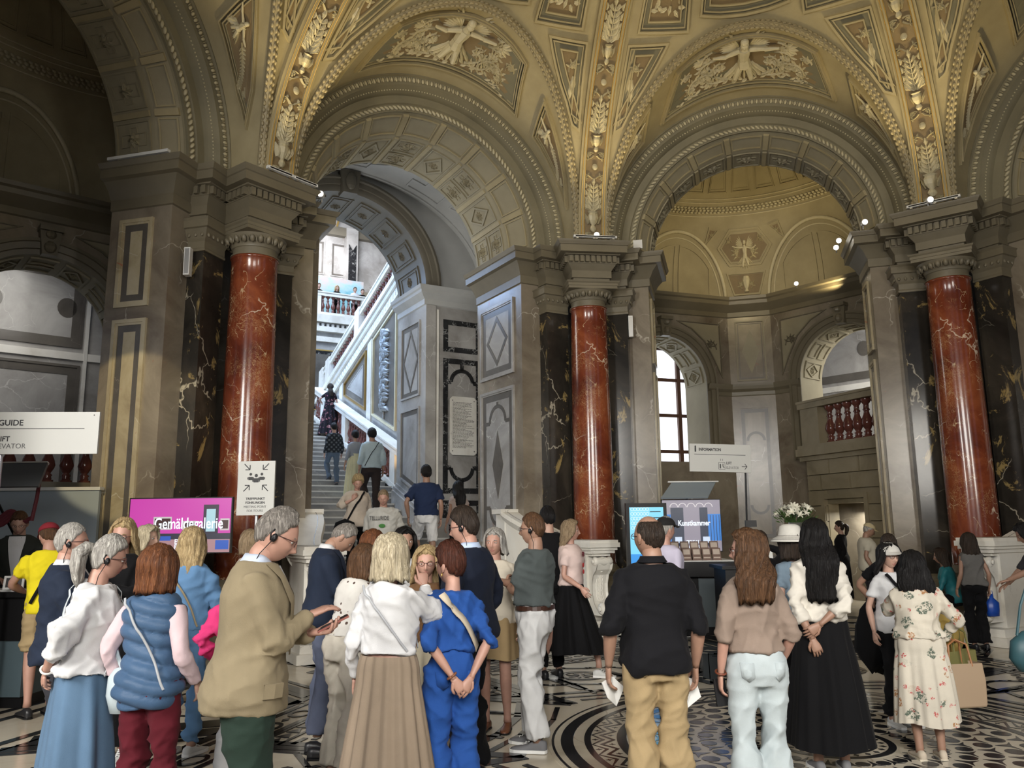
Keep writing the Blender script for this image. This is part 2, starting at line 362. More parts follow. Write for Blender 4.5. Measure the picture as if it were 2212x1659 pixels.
def acanth_field(mb,f,x0,x1,y0,y1,h=.03,seed=0):
    w=x1-x0;H=y1-y0
    for sd in (-1,1):
        cx=(x0+x1)/2
        mb.scroll(f,cx+sd*w*.12,y0+H*.15,(.35 if sd>0 else PI-.35),w*.42,sd*5.2,.012,h,7,18,.11,sd)
        mb.scroll(f,cx+sd*w*.22,y0+H*.25,(1.2 if sd>0 else PI-1.2),w*.30,-sd*5.0,.012,h,6,16,.10,sd)
        mb.scroll(f,cx+sd*w*.40,y0+H*.5,(1.9 if sd>0 else PI-1.9),w*.16,-sd*5,.01,h,4,12,.08,sd)
def place_all(me_list,azis,name,frame_k):
    pass
# ---- surfaces in the bay frame (x=s, y=n, z)
def lun_fn(x,y):
    t=x/2.6; w=y/1.7
    A=np.array([2.6*math.cos(t),7.28,6.6+2.6*math.sin(t)]); z=6.6+2.9*math.sin(t); s=2.5*math.cos(t); r=rho(z)
    B=np.array([s,math.sqrt(r*r-s*s),z]); return A+(B-A)*w+np.array([0,0,.10*math.sin(PI*w)*math.sin(t)])
LUN=Surf(lun_fn,0,PI*2.6,0,1.7,72,10,(0,5.2,6))
def dome_fn(x,y):   # x: azimuth*6 (positive to the right in the bay frame), y: phi*5
    a=x/6; p=y/5; r=7.2*math.cos(p); return (r*math.sin(a),r*math.cos(a),6.55+4.6*math.sin(p))
DOM=Surf(dome_fn,-DL*6,DL*6,0,math.radians(68)*5,40,40,(0,0,6))
rt=np.linspace(0,PI,81); rz_=6.6+2.9*np.sin(rt); rs=2.5*np.cos(rt); rr=np.array([rho(z) for z in rz_]); RAZ=np.arcsin(rs/rr); RPH=np.arcsin((rz_-6.55)/4.6)
def rope_phi(az):
    if abs(az)>=RAZ.max(): return 0.0
    o=np.argsort(RAZ); return float(np.interp(az,RAZ[o],RPH[o]))
ARC=[(PI*i/48) for i in range(49)]
def arch_sweep(mb,prof,zc=6.6,n=48,foot=6.45,a0=0,a1=PI):
    rows=[]
    st=[('v',0,foot)]+[('a',a0+(a1-a0)*i/n,0) for i in range(n+1)]+[('v',PI,foot)]
    V=[]
    for k,a,z in st:
        for r,nn in prof: V.append((r*math.cos(a),nn,z if k=='v' else zc+r*math.sin(a)))
    m=len(prof); F=[(i*m+q,(i+1)*m+q,(i+1)*m+q+1,i*m+q+1) for i in range(len(st)-1) for q in range(m-1)]
    mb.add(V,F)
def arch_surf(p0,p1,zc=6.6):   # strip between two (r,n) profile points; x=arc metres, y across
    L=math.dist(p0,p1)
    def fn(x,y):
        t=x/p0[0]; w=y/L; r=p0[0]+(p1[0]-p0[0])*w; return (r*math.cos(t),p0[1]+(p1[1]-p0[1])*w,zc+r*math.sin(t))
    return Surf(fn,0,PI*p0[0],0,L,72,3,(0,(p0[1]+p1[1])/2-2.5,zc-.2))
RI=1.88
def bay_meshes(kind,NB=8.62):
    out=[]; NSP=8.15 if kind=='double' else 7.98
    # archivolt
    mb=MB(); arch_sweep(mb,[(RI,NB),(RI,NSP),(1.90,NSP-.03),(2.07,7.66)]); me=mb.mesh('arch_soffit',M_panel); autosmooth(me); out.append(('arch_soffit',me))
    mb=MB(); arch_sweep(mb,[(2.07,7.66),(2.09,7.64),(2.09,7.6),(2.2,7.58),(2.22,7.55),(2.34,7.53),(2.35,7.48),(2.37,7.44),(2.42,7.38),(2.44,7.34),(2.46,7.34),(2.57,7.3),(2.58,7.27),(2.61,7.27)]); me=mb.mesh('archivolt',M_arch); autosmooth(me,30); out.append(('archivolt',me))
    # splayed panels on the front band and coffers of the soffit
    mb=MB(); sp=arch_surf((1.90,NSP-.03),(2.07,7.66)); NP=9; Lx=PI*1.90; cw=Lx/NP
    for i in range(NP):
        x0=i*cw+.07; x1=(i+1)*cw-.07; frame(mb,sp,rect(x0,x1,.03,NSP-7.69),.022,.022,0,.15)
    for i in range(1,NP):
        x=i*cw; mb.prism(densify(rect(x-.05,x+.05,-.02,NSP-7.65),.2),0,.04,sp,.1)
    so=arch_surf((RI,NB),(RI,NSP)); W_=NB-NSP; Ls=PI*RI; cs=Ls/NP
    for i in range(NP):
        x=i*cs; 
        if i: mb.prism(densify(rect(x-.04,x+.04,.02,W_-.02),.3),0,.03,so,.02)
    out.append(('voussoir_band',mb.mesh('voussoir_band',M_vault)))
    k=0
    for i in range(NP):
        xc=(i+.5)*cs
        mb=MB()
        def cof(xm,ym,hw,hh,dia=False):
            if dia:
                frame(mb,so,rect(xm-hw,xm+hw,ym-hh,ym+hh),.025,.022,0,.2)
                frame(mb,so,[(xm-hw*.8,ym),(xm,ym-hh*.75),(xm+hw*.8,ym),(xm,ym+hh*.75)],.035,.03,0,.2)
                rosette(mb,so,xm,ym,min(hw,hh)*.38,.05)
            else:
                frame(mb,so,rect(xm-hw,xm+hw,ym-hh,ym+hh),.022,.025,0,.2)
                a,b=hw*.72,hh*.72; c=.32
                P=[(-a,-b*c),(-a*c*1.6,-b*c),(-a*c*1.6,-b),(a*c*1.6,-b),(a*c*1.6,-b*c),(a,-b*c),(a,b*c),(a*c*1.6,b*c),(a*c*1.6,b),(-a*c*1.6,b),(-a*c*1.6,b*c),(-a,b*c)]
                frame(mb,so,[(xm+p,ym+q) for p,q in P],.014,.018,0,.2); rosette(mb,so,xm,ym,min(hw,hh)*.42,.06)
        if kind=='double':
            if i%2==0: cof(xc,.32,.24,.24); cof(xc,.88,.24,.24)
            else: cof(xc,.6,.25,.50,True)
        else: cof(xc,W_/2,.25,W_/2-.04) 
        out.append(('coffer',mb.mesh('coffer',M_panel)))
    # back face wall over the arch
    mb=MB(); V=[];F=[]
    for i in range(25):
        a=PI*i/24; V+=[(RI*math.cos(a),NB,6.6+RI*math.sin(a)),(4.0*math.cos(a) ,NB,6.6+5.0*math.sin(a))]
    for i in range(24): F.append((i*2,i*2+1,i*2+3,i*2+2))
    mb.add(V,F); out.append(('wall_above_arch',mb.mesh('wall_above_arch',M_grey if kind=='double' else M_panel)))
    # carved bands of the archivolt
    mb=MB()
    for i in range(96):
        t=PI*(i+.5)/96; r=2.515; c=Vector((r*math.cos(t),7.31,6.6+r*math.sin(t))); R=Matrix.Rotation(-t+PI/2,3,'Y')
        if i%1==0: mb.ell(c,(.026,.022,.042),7,5,R)
        t2=PI*(i+1)/96; c=Vector((r*math.cos(t2),7.30,6.6+r*math.sin(t2))); mb.ell(c,(.007,.016,.045),4,3,Matrix.Rotation(-t2+PI/2,3,'Y'))
    out.append(('egg_and_dart',mb.mesh('egg_and_dart',M_relief,True)))
    mb=MB()
    for i in range(84):
        t=PI*(i+.5)/84; r=2.145; c=Vector((r*math.cos(t),7.58,6.6+r*math.sin(t))); R=Matrix.Rotation(-t+PI/2,3,'Y')@Matrix.Rotation(.7,3,'Y')
        mb.ell(c,(.058,.03,.022),8,5,R); mb.ell(c+Vector((0,-.012,0)),(.018,.02,.018),6,4)
    out.append(('guilloche_band',mb.mesh('guilloche_band',M_relief,True)))
    mb=MB()
    for i in range(150):
        t=PI*(i+.5)/150; r=2.385; mb.ell((r*math.cos(t),7.415,6.6+r*math.sin(t)),(.014,.014,.014),5,3)
    out.append(('bead_moulding',mb.mesh('bead_moulding',M_relief,True)))
    # wall between arch and pilasters is filled by the lunette vault
    mb=MB(); LUN.base(mb,72,8); me=mb.mesh('lunette_vault',M_vault,True); out.append(('lunette_vault',me))
    def tp(d0,d1,w0,w1,n=10):   # panel polygon between two angles
        a0,a1=math.radians(d0)*2.6,math.radians(d1)*2.6
        return [(a0+(a1-a0)*i/n,w0(i/n)*1.7) for i in range(n+1)]+[(a1+(a0-a1)*i/n,w1(1-i/n)*1.7) for i in range(n+1)]
    for nm,P in (('big',[(math.radians(d)*2.6,w*1.7) for d,w in ((54,.17),(66,.145),(78,.135),(90,.13),(102,.135),(114,.145),(126,.17),(117,.83),(108,.86),(99,.875),(90,.88),(81,.875),(72,.86),(63,.83))]),
                 ('r',[(math.radians(d)*2.6,w*1.7) for d,w in ((12,.55),(22,.33),(33,.24),(45,.19),(50,.80),(42,.78),(32,.76),(22,.73))]),
                 ('l',[(math.radians(180-d)*2.6,w*1.7) for d,w in ((12,.55),(22,.33),(33,.24),(45,.19),(50,.80),(42,.78),(32,.76),(22,.73))][::-1])):
        mb=MB(); mb.mi=0; frame(mb,LUN,P,.03,.05,0,.25); frame(mb,LUN,P,.02,.075,.03,.25); frame(mb,LUN,P,.022,.045,.085,.25); frame(mb,LUN,P,.018,.03,.135,.25)
        mb.mi=3; plate(mb,LUN,P,.004,.25,.04); mb.mi=1; plate(mb,LUN,P,.010,.25,.15); mb.mi=2
        f=lambda x,y,h=0: LUN(x,y,h+.008)
        if nm=='big':
            cx=PI/2*2.6; acanth_field(mb,f,cx-1.25,cx+1.25,.36,1.36,.06); putto(mb,f,cx,.62,.82,1)
            for sd in (-1,1):
                mb.scroll(f,cx+sd*.85,.42,(.15 if sd>0 else PI-.15),.62,sd*4.6,.016,.055,6,14,.13,sd); mb.scroll(f,cx+sd*.55,1.30,(-.2 if sd>0 else PI+.2),.6,-sd*4.2,.014,.05,6,14,.12,sd); mb.scroll(f,cx+sd*1.15,.95,PI/2+sd*.4,.4,sd*4.8,.014,.05,5,12,.11,sd)
            for q in range(30): 
                xx=cx-1.2+2.4*q/29; yy=.40+.10*abs(math.sin(q/29*PI*2)); mb.leaf(f,xx,yy,.6 if q%2 else -.6,.12,.035,.05,0,4)
            for sd in (-1,1):
                mb.scroll(f,cx+sd*.5,1.05,(.2 if sd>0 else PI-.2),.75,-sd*4.5,.016,.06,7,16,.15,sd); mb.scroll(f,cx+sd*1.02,.55,PI/2,.7,sd*4.6,.016,.06,7,16,.15,sd); mb.scroll(f,cx+sd*.35,.5,(-.1 if sd>0 else PI+.1),.9,sd*4,.016,.06,8,18,.16,sd)
                for q in range(5): mb.leaf(f,cx+sd*.72,1.22-.02*q,(q-2)*.5+(0 if sd>0 else PI),.2,.05,.06,0,5)
        else:
            m=1 if nm=='r' else -1; X=lambda d:(math.radians(d) if m>0 else math.radians(180-d))*2.6
            putto(mb,f,X(40),.70,.38,-m,False); mb.scroll(f,X(36),.85,(PI+.1 if m>0 else -.1),.75,m*1.0,.014,.045,9,14,.13,m); mb.scroll(f,X(24),.85,(PI if m>0 else 0),.34,m*6,.012,.04,4,12,.08,m)
            mb.leaf(f,X(44),.55,PI/2+m*.5,.3,.07,.05,0,6)
        out.append(('relief_panel',mb.mesh('relief_panel',[M_vault,M_tan,M_relief,M_pgrey])))
    # rope garland on the groin
    mb=MB(); pts=[]; 
    for t in np.linspace(0,PI,100):
        z=6.6+2.9*math.sin(t); s=2.5*math.cos(t); r=rho(z); pts.append(Vector((s,math.sqrt(r*r-s*s),z)))
    mb.tube([p+Vector((0,-.03,-.02)) for p in pts],.06,8)
    for i in range(1,99,1):
        tg=(pts[i+1]-pts[i-1]).normalized(); inn=Vector((-pts[i].x*.3,-pts[i].y*.15-.6,-.6)).normalized(); sd=tg.cross(inn).normalized()
        for q in (-1,0,1):
            R=Matrix((tg,sd,inn)).transposed(); c=pts[i]+Vector((0,-.03,-.02))+sd*q*.052+inn*(.058-.025*abs(q))+tg*.02*(q==0)
            mb.ell(c,(.043,.024,.026),6,4,R)
    out.append(('rope_garland',mb.mesh('rope_garland',M_rope,True)))
    # toothed fringe outside the garland
    mb=MB()
    # dome sector
    NA=36
    def dsec(u,v):
        az=-DL+2*DL*u; p0=rope_phi(az); p1=math.radians(68); p=p0+(p1-p0)*v; return dome_fn(az*6,p*5)
    mb=MB(); mb.grid(dsec,NA,14); out.append(('vault_sector',mb.mesh('vault_sector',M_vault,True)))
    # dome panels
    D=lambda az,ph:(math.radians(az)*6,math.radians(ph)*5)
    def dpanel(P,dec):
        mb=MB(); frame(mb,DOM,P,.035,.055,0,.25); frame(mb,DOM,P,.02,.03,.06,.25); frame(mb,DOM,P,.022,.05,.15,.25)
        mb.mi=3; plate(mb,DOM,P,.005,.2,.04); mb.mi=1; plate(mb,DOM,P,.012,.2,.165); mb.mi=2; dec(mb,lambda x,y,h=0:DOM(x,y,h+.012)); out.append(('vault_panel',mb.mesh('vault_panel',[M_vault,M_tan,M_relief,M_pgrey])))
    for sg in (-1,1):
        rp=[]
        for a_ in (18.6,17.6,16.2,14.6): rp.append((a_+.9,math.degrees(rope_phi(math.radians(a_)))+1.0))
        T=[(19.1,38.2),(20.0,22.5)]+[(min(a_,19.6),p_) for a_,p_ in rp][1:]+[(12.2,38.5)]
        T=[(sg*a_,p_) for a_,p_ in T]; T=T if sg<0 else T[::-1]
        def dt(mb,f,sg=sg): 
            c=D(sg*16.9,35.8); mb.scroll(f,c[0],c[1]-.25,PI/2+sg*.2,.42,-sg*5.5,.012,.04,5,12,.09,sg); mb.leaf(f,c[0]+sg*.1,c[1]-.3,-PI/2-sg*.05,.35,.06,.04,0,6)
        dpanel([D(*q) for q in T],dt)
        Q=[(sg*9.2,39.9),(sg*17.8,39.9),(sg*17.0,55),(sg*9.0,55)]; Q=Q if sg<0 else Q[::-1]
        def dq(mb,f,sg=sg):
            c=D(sg*13.2,45); mb.scroll(f,c[0]-sg*.22,c[1]-.05,PI/2,.6,-sg*5.2,.014,.045,7,16,.12,sg); mb.scroll(f,c[0]+sg*.2,c[1]+.05,PI/2-sg*.3,.55,sg*5,.014,.045,6,14,.11,sg)
            for q in range(8): mb.leaf(f,c[0]+(q-4)*.07,c[1]-.14+.03*(q%3),q*.9,.13,.04,.05,0,4)
        dpanel([D(*q) for q in Q],dq)
    C_=[(-7.4,42.2),(-4,41.7),(0,41.5),(4,41.7),(7.4,42.2),(6.6,55),(-6.6,55)]
    def dc(mb,f):
        c=D(0,48.5)
        for sd in (-1,1): mb.scroll(f,c[0]+sd*.12,c[1]-.3,(.3 if sd>0 else PI-.3),.6,sd*5,.014,.045,7,16,.12,sd)
        for q in range(24): a=q*2*PI/24; mb.leaf(f,c[0]+.26*math.cos(a),c[1]+.26*math.sin(a),a+.5,.14,.04,.05,0,4)
        mb.ell(f(c[0],c[1],.03),(.2,.2,.06),14,8)
    dpanel([D(*q) for q in C_],dc)
    return out
def rib_meshes():
    # rib over each column, vertex frame (x tangent, y radial)
    L=math.radians(67)*5
    def fn(x,y):
        p=y/5; return (x,7.2*math.cos(p)-.10*math.cos(p)*1.0,6.55+4.6*math.sin(p)-.10*math.sin(p))
    RB=Surf(fn,-.26,.26,0,L,2,48,(0,0,5)); out=[]
    mb=MB(); 
    prof=[(-.25,-.12),(-.25,0.0),(-.215,.0),(-.2,.025),(-.165,.025),(-.155,.0),(.155,.0),(.165,.025),(.2,.025),(.215,0),(.25,0.),(.25,-.12)]
    mb.grid(lambda u,v:RB(prof[min(11,int(round(u*11)))][0],L*v,prof[min(11,int(round(u*11)))][1]),11,44); out.append(('rib_band',mb.mesh('rib_band',M_vault)))
    mb=MB()
    for sg in (-1,1):
        for x in (.205,.160): mb.tube([RB(sg*x,L*i/60,.028) for i in range(61)],.007,6)
    out.append(('gilded_fillet',mb.mesh('gilded_fillet',M_gold,True)))
    mb=MB(); mb.mi=0; mb.grid(lambda u,v:RB(-.15+.3*u,.1+(L-.1)*v,.004),2,44); mb.mi=1
    f=lambda x,y,h=0:RB(max(-.15,min(.15,x*1.25)),y,h*1.2+.006); y=.12
    def vase(y,s):
        pr=[(0,.03),(.05,.075),(.09,.06),(.12,.035),(.2,.10),(.28,.115),(.33,.09),(.36,.12)]
        mb.tube([f(0,y+a*s,.02) for a,b in pr],[b*s for a,b in pr],10,True,.6)
        for q in range(5): mb.leaf(f,(q-2)*.03*s,y+.14*s,PI/2+(2-q)*.12,.2*s,.02*s,.10*s,0,4)
        for sg in (-1,1): mb.scroll(f,sg*.06*s,y+.2*s,PI/2-sg*1.0,.16*s,sg*5,.01,.03,0,8)
    cyc=0
    while y<L-.2:
        if cyc%3==0:
            # footed base + vase
            for sg in (-1,1): mb.scroll(f,sg*.03,y,(.4 if sg>0 else PI-.4),.2,-sg*5,.012,.035,2,8,.06,sg)
            vase(y+.02,1.1 if cyc==0 else .8); y+=.44 if cyc==0 else .34
        elif cyc%3==1:
            mb.tube([f(0,y,.01),f(0,y+.5,.01)],.010,6)
            for q in range(6):
                yy=y+q*.085; s=1-.09*q
                for sg in (-1,1): mb.leaf(f,sg*.01,yy,PI/2-sg*.75,.19*s,.05*s,.055,sg*.9,5); mb.leaf(f,sg*.02,yy+.03,PI/2-sg*1.2,.14*s,.036*s,.045,sg*.6,4)
            mb.leaf(f,0,y+.5,PI/2,.12,.03,.04)
            for q in range(4):
                for sg in (-1,1): mb.leaf(f,sg*.11,y+.04+q*.13,PI/2+sg*.3,.11,.022,.035,-sg*1.2,4)
            y+=.6
        else:
            for sg in (-1,1): mb.scroll(f,sg*.02,y,PI/2-sg*.6,.34,-sg*4.5,.012,.04,4,12,.07,sg); mb.scroll(f,sg*.02,y+.42,-PI/2+sg*.6,.3,sg*4.5,.012,.04,3,12,.06,sg)
            mb.ell(f(0,y+.22,.03),(.05,.03,.06),10,6); y+=.46
        cyc+=1
    out.append(('rib_ornament',mb.mesh('rib_ornament',[M_tan,M_relief])))
    return out
bayS=bay_meshes('single'); bayD=bay_meshes('double',9.35); ribM=rib_meshes()
azb=[('left',LL),('stair',LC),('side_room',CR),('right',RR)]+[('back%d'%i,RR-PI/4*(i+1)) for i in range(4)]
BAY={}
def root_struct(name,k):
    return struct(name,(OX,OY,0),k-PI/2)
names8=['ceiling_left','ceiling_stair_side','ceiling_right','ceiling_far_right','ceiling_rear_right','ceiling_rear','ceiling_rear_left','ceiling_entrance']
for (nm,k),cn in zip(azb,names8):
    r=root_struct(cn,k); BAY[nm]=r
    for n_,me in (bayD if nm=='stair' else bayS):
        o=obj(n_,me,r)
        if n_ in('egg_and_dart','guilloche_band','bead_moulding','rope_garland'): o['kind']='stuff'
# oculus ring and closing disc
mb=MB(); mb.lathe([(7.2*math.cos(math.radians(68)),6.55+4.6*math.sin(math.radians(68))),(2.6,10.75),(2.5,10.68),(2.35,10.7),(2.3,11.4),(0.01,11.5)],48,(OX,OY)); struct('ceiling_oculus',me=mb.mesh('ceiling_oculus',M_vault,True))
# ---- piers
def s2v(s,n): c,d=math.cos(DL),math.sin(DL); return (s*c-n*d,s*d+n*c)
hw=.325; FR=7.29
sE=(-hw+7.4*math.sin(DL))/math.cos(DL)
half=[s2v(RI+.01,9.52),s2v(RI+.01,7.65),s2v(2.27,7.65),s2v(2.27,7.4),s2v(sE,7.4),(-hw,FR)]
full=half+[(-x,y) for x,y in half[::-1]]
entp=[(-.02,5.82),(.0,5.82),(.0,5.90),(.03,5.905),(.03,6.03),(.04,6.05),(.09,6.12),(.10,6.14),(.11,6.145),(.11,6.275),(.16,6.285),(.17,6.30),(.265,6.305),(.265,6.425),(.285,6.435),(.29,6.45),(.315,6.485),(.32,6.504),(-.3,6.504)]
corp=[(0,5.93),(.03,5.94),(.03,6.08),(.05,6.10),(.10,6.20),(.19,6.29),(.265,6.305),(.265,6.425),(.285,6.435),(.29,6.45),(.315,6.485),(.32,6.504),(-.3,6.504)]
rev=lambda p:[(-a,b) for a,b in p]
def flank(path,i0,i1): return path[i0:i1+1]
pierM={}
def jamb_panels(style,n1=8.45):
    # on the jamb plane, local x: n 7.65..9.5, y: z ; returns mesh in the bay frame for the right jamb (s=RI)
    f=lambda x,y,h=0:(RI+.01-h,x,y)
    outl=[]
    def panel(y0,y1,kind):
        mb=MB(); P=rect(7.92,n1,y0,y1); frame(mb,f,P,.05,.035,0,9); frame(mb,f,P,.03,.02,.05,9)
        mb.mi=1; frame(mb,f,P,(.09 if kind=='plain' else .12),.006,.08,9); mb.mi=2
        q=inset_poly(P,.17 if kind=='plain' else .20)
        if kind=='plain': mb.prism(q,0,.004,f)
        elif kind=='diamond':
            mb.prism(q,0,.004,f); mb.mi=1; c=((7.92+n1)/2,(y0+y1)/2); a=(n1-7.92)/2-.23; b=(y1-y0)/2-.22
            frame(mb,f,[(c[0]-a,c[1]),(c[0],c[1]-b),(c[0]+a,c[1]),(c[0],c[1]+b)],.07,.010,0,9)
        else:
            mb.prism(q,0,.004,f); mb.mi=1; cx=(7.92+n1)/2; yc=(y0+y1)/2
            mb.prism([(cx-.2,yc),(cx,yc-.62),(cx+.2,yc),(cx,yc+.62)],0,.010,f)
            for sg in (-1,1):
                yb=yc+sg*.78; pts=[(cx+.30*math.cos(a),yb+sg*.30*math.sin(a)) for a in np.linspace(0,PI,13)]
                pts=[(cx+.44,yb-sg*.0)]+pts+[(cx-.44,yb)]
                for i in range(len(pts)-1):
                    a=Vector(pts[i]);b=Vector(pts[i+1]);d=(b-a).normalized();nn=Vector((-d.y,d.x))*.035
                    mb.prism([tuple(a+nn),tuple(a-nn),tuple(b-nn),tuple(b+nn)],0,.010,f)
                mb.prism(rect(cx-.035,cx+.035,*sorted((yb+sg*.3,(y1-.22 if sg>0 else y0+.22)))),0,.010,f)
        outl.append(mb.mesh('jamb_panel',[MP,M_slate,MP]))
    MP=M_pierw if style=='plain' else M_greyw
    if style=='plain': panel(4.55,5.78,'plain'); panel(1.25,4.38,'plain'); panel(.45,1.08,'plain')
    else: panel(4.35,5.75,'diamond'); panel(1.35,4.12,'quatre')
    return outl
jp={'plain':jamb_panels('plain'),'diamond':jamb_panels('diamond',9.2)}
def pier_meshes(NL,NR):
    full=[s2v(RI+.01,NL)]+half[1:]+[(-x,y) for x,y in half[1:][::-1]]+[(-s2v(RI+.01,NR)[0],s2v(RI+.01,NR)[1])]
    out=[]
    mb=MB()
    for P in (full[0:3],full[-3:]): mb.sweep(P,[(0,0),(.0,5.96)])
    e=s2v(3.9,NL); mb.sweep([e,s2v(RI+.01,NL)],[(0,0),(0,12)]); a=s2v(3.9,NR); b=s2v(RI+.01,NR); mb.sweep([(-b[0],b[1]),(-a[0],a[1])],[(0,0),(0,12)])
    out.append(('pale_wall',mb.mesh('pale_wall',M_pier)))
    mb=MB()
    for P in (full[0:3],full[-3:]): mb.sweep(P,corp)
    me=mb.mesh('cornice',M_ent); autosmooth(me,25); out.append(('cornice',me))
    mb=MB(); mb.sweep(full[2:-2],entp); me=mb.mesh('entablature',M_ent); autosmooth(me,25); out.append(('entablature',me))
    for P in (full[2:5],full[-5:-2]):
        mb=MB(); mb.sweep(P,[(0,.8),(0,5.38)]); out.append(('dark_pilaster',mb.mesh('dark_pilaster',M_dark)))
        mb=MB(); mb.sweep(P,[(0,5.38),(.025,5.38),(.025,5.41),(.015,5.43),(.015,5.52),(.03,5.54),(.05,5.56),(.09,5.66),(.10,5.68),(.13,5.69),(.13,5.79),(.15,5.82),(0,5.82)]); me=mb.mesh('pilaster_capital',M_ent); autosmooth(me,25); out.append(('pilaster_capital',me))
        mb=MB(); mb.sweep(P,[(.10,0),(.10,.62),(.08,.64),(.09,.70),(.05,.74),(.06,.78),(0,.82)]); out.append(('pilaster_base',mb.mesh('pilaster_base',M_ent)))
    # dentils and eggs
    mb=MB(); eg=MB()
    def along(P,off,step,fn,e0=.04):
        for i in range(len(P)-1):
            a=Vector(P[i]);b=Vector(P[i+1]);d=(b-a);L=d.length;d.normalize();nn=Vector((d.y,-d.x))
            L2=L+ (0 if L<.3 else 0)
            k=max(1,int((L+off*.6)/step))
            for q in range(k):
                t=(q+.5)/k*L; fn(a+d*t+nn*off,d,nn)
    def dent(p,d,nn):
        w=.032; V=[]
        for z in (6.16,6.268):
            for (u,o) in ((-w,0),(w,0),(w,.055),(-w,.055)): q=p+d*u+nn*o; V.append((q.x,q.y,z))
        mb.add(V,[(0,1,2,3),(4,7,6,5),(0,4,5,1),(1,5,6,2),(2,6,7,3),(3,7,4,0)])
    def wide(P):   # extend to projected path
        return P
    fp=full[2:-2]
    def offs(P,o):
        out=[]; V=[Vector(p) for p in P]
        for i in range(len(V)):
            d1=(V[i]-V[i-1]).normalized() if i else (V[1]-V[0]).normalized(); d2=(V[i+1]-V[i]).normalized() if i<len(V)-1 else d1
            n1=Vector((d1.y,-d1.x)); n2=Vector((d2.y,-d2.x)); m=n1+n2; m=m*2/max(m.length_squared,.2); out.append(tuple(V[i]+m*o))
        return out
    along(offs(fp,.11),0,.094,dent)
    def egg(p,d,nn): 
        R=Matrix(((d.x,nn.x,0),(d.y,nn.y,0),(0,0,1))); eg.ell((p.x,p.y,5.61),(.026,.026,.048),7,5,R@Matrix.Rotation(.5,3,'X'))
    for P in (full[2:5],full[-5:-2]): along(offs(P,.06),0,.085,egg)
    for j in range(22):
        a=2*PI*j/22; R=Matrix.Rotation(a,3,'Z')@Matrix.Rotation(.5,3,'Y'); eg.ell((.395*math.cos(a),7.6+.395*math.sin(a),5.61),(.035,.038,.058),7,5,R)
        a+=PI/22; eg.ell((.40*math.cos(a),7.6+.40*math.sin(a),5.61),(.012,.012,.055),4,4)
    out.append(('dentil_row',mb.mesh('dentil_row',M_ent))); out.append(('egg_and_dart',eg.mesh('egg_and_dart',M_ent,True)))
    mb=MB()
    for P in (full[0:3],full[-3:]): mb.sweep(P,[(.10,0),(.10,.34),(.06,.38),(0,.42)])
    out.append(('plinth',mb.mesh('plinth',M_pier)))
    return out
PMS={}
def column_meshes():
    out=[]
    sh=[(.355,.98),(.345,1.03)]+[(.345-.030*((i/18)**1.7),1.03+(5.36-1.03)*i/18) for i in range(19)]
    mb=MB(); mb.lathe(sh+[(.325,5.375),(.335,5.39),(.325,5.41)],72,(0,7.6)); out.append(('shaft',mb.mesh('shaft',M_red,True)))
    mb=MB(); mb.lathe([(.30,5.40),(.30,5.405),(.335,5.412),(.335,5.425),(.305,5.43),(.305,5.52),(.32,5.53),(.325,5.55),(.36,5.60),(.41,5.65),(.43,5.69)],40,(0,7.6)); me=mb.mesh('capital',M_ent); autosmooth(me,30); out.append(('capital',me))
    mb=MB(); P=[(-.43,8.0),(-.43,7.17),(.43,7.17),(.43,8.0)]; mb.sweep(P,[(-.3,5.69),(0,5.69),(0,5.735),(.01,5.74),(.01,5.78),(.03,5.80),(.04,5.82),(-.4,5.82)]); out.append(('abacus',mb.mesh('abacus',M_ent)))
    mb=MB(); mb.box(-.46,.46,7.14,8.06,.0,.62); mb.lathe([(.47,.62),(.47,.66),(.45,.72),(.40,.76),(.38,.80),(.40,.84),(.42,.87),(.40,.92),(.37,.95),(.36,.98)],40,(0,7.6)); me=mb.mesh('base',M_ent); autosmooth(me,30); out.append(('base',me))
    return out
cm=column_meshes()
clab=['red marble column standing between the stair arch and the information room arch','red marble column at the left, beside the tour meeting point sign','red marble column at the right, behind the woman in the grey sleeveless top','red marble column beyond the left edge','red marble column beyond the right edge','red marble column behind the camera right','red marble column behind the camera','red marble column behind the camera left']
for i,da in enumerate((0,1,-1,2,-2,-3,4,3)):
    a=TH+da*PI/4
    w=struct('wall_pier',(OX,OY,0),a-PI/2)
    NLR=(9.35 if i==0 else 8.62, 9.35 if i==1 else 8.62)
    if NLR not in PMS: PMS[NLR]=pier_meshes(*NLR)
    for n_,me in PMS[NLR]:
        o=obj(n_,me,w)
        if n_ in ('dentil_row','egg_and_dart'): o['kind']='stuff'
    # jamb panels: left half belongs to the bay at a+22.5, right half to the bay at a-22.5 (mirrored)
    for half_ in (0,1):
        st='diamond' if (i==0 and half_==0) else 'plain'
        for me in jp[st]:
            o=obj('jamb_panel',me,w)
            if half_==0: o.rotation_euler=(0,0,DL)
            else: o.rotation_euler=(0,0,-DL); o.scale=(-1,1,1)
    for n_,me in ribM:
        o=obj(n_,me,w)
    if i<3 or True:
        t=thing('red_marble_column',clab[i],'column',(OX+math.cos(a)*7.6,OY+math.sin(a)*7.6,0),a-PI/2)
        for n_,me in cm:
            o=obj(n_,me,t); o.location=(0,-7.6,0)
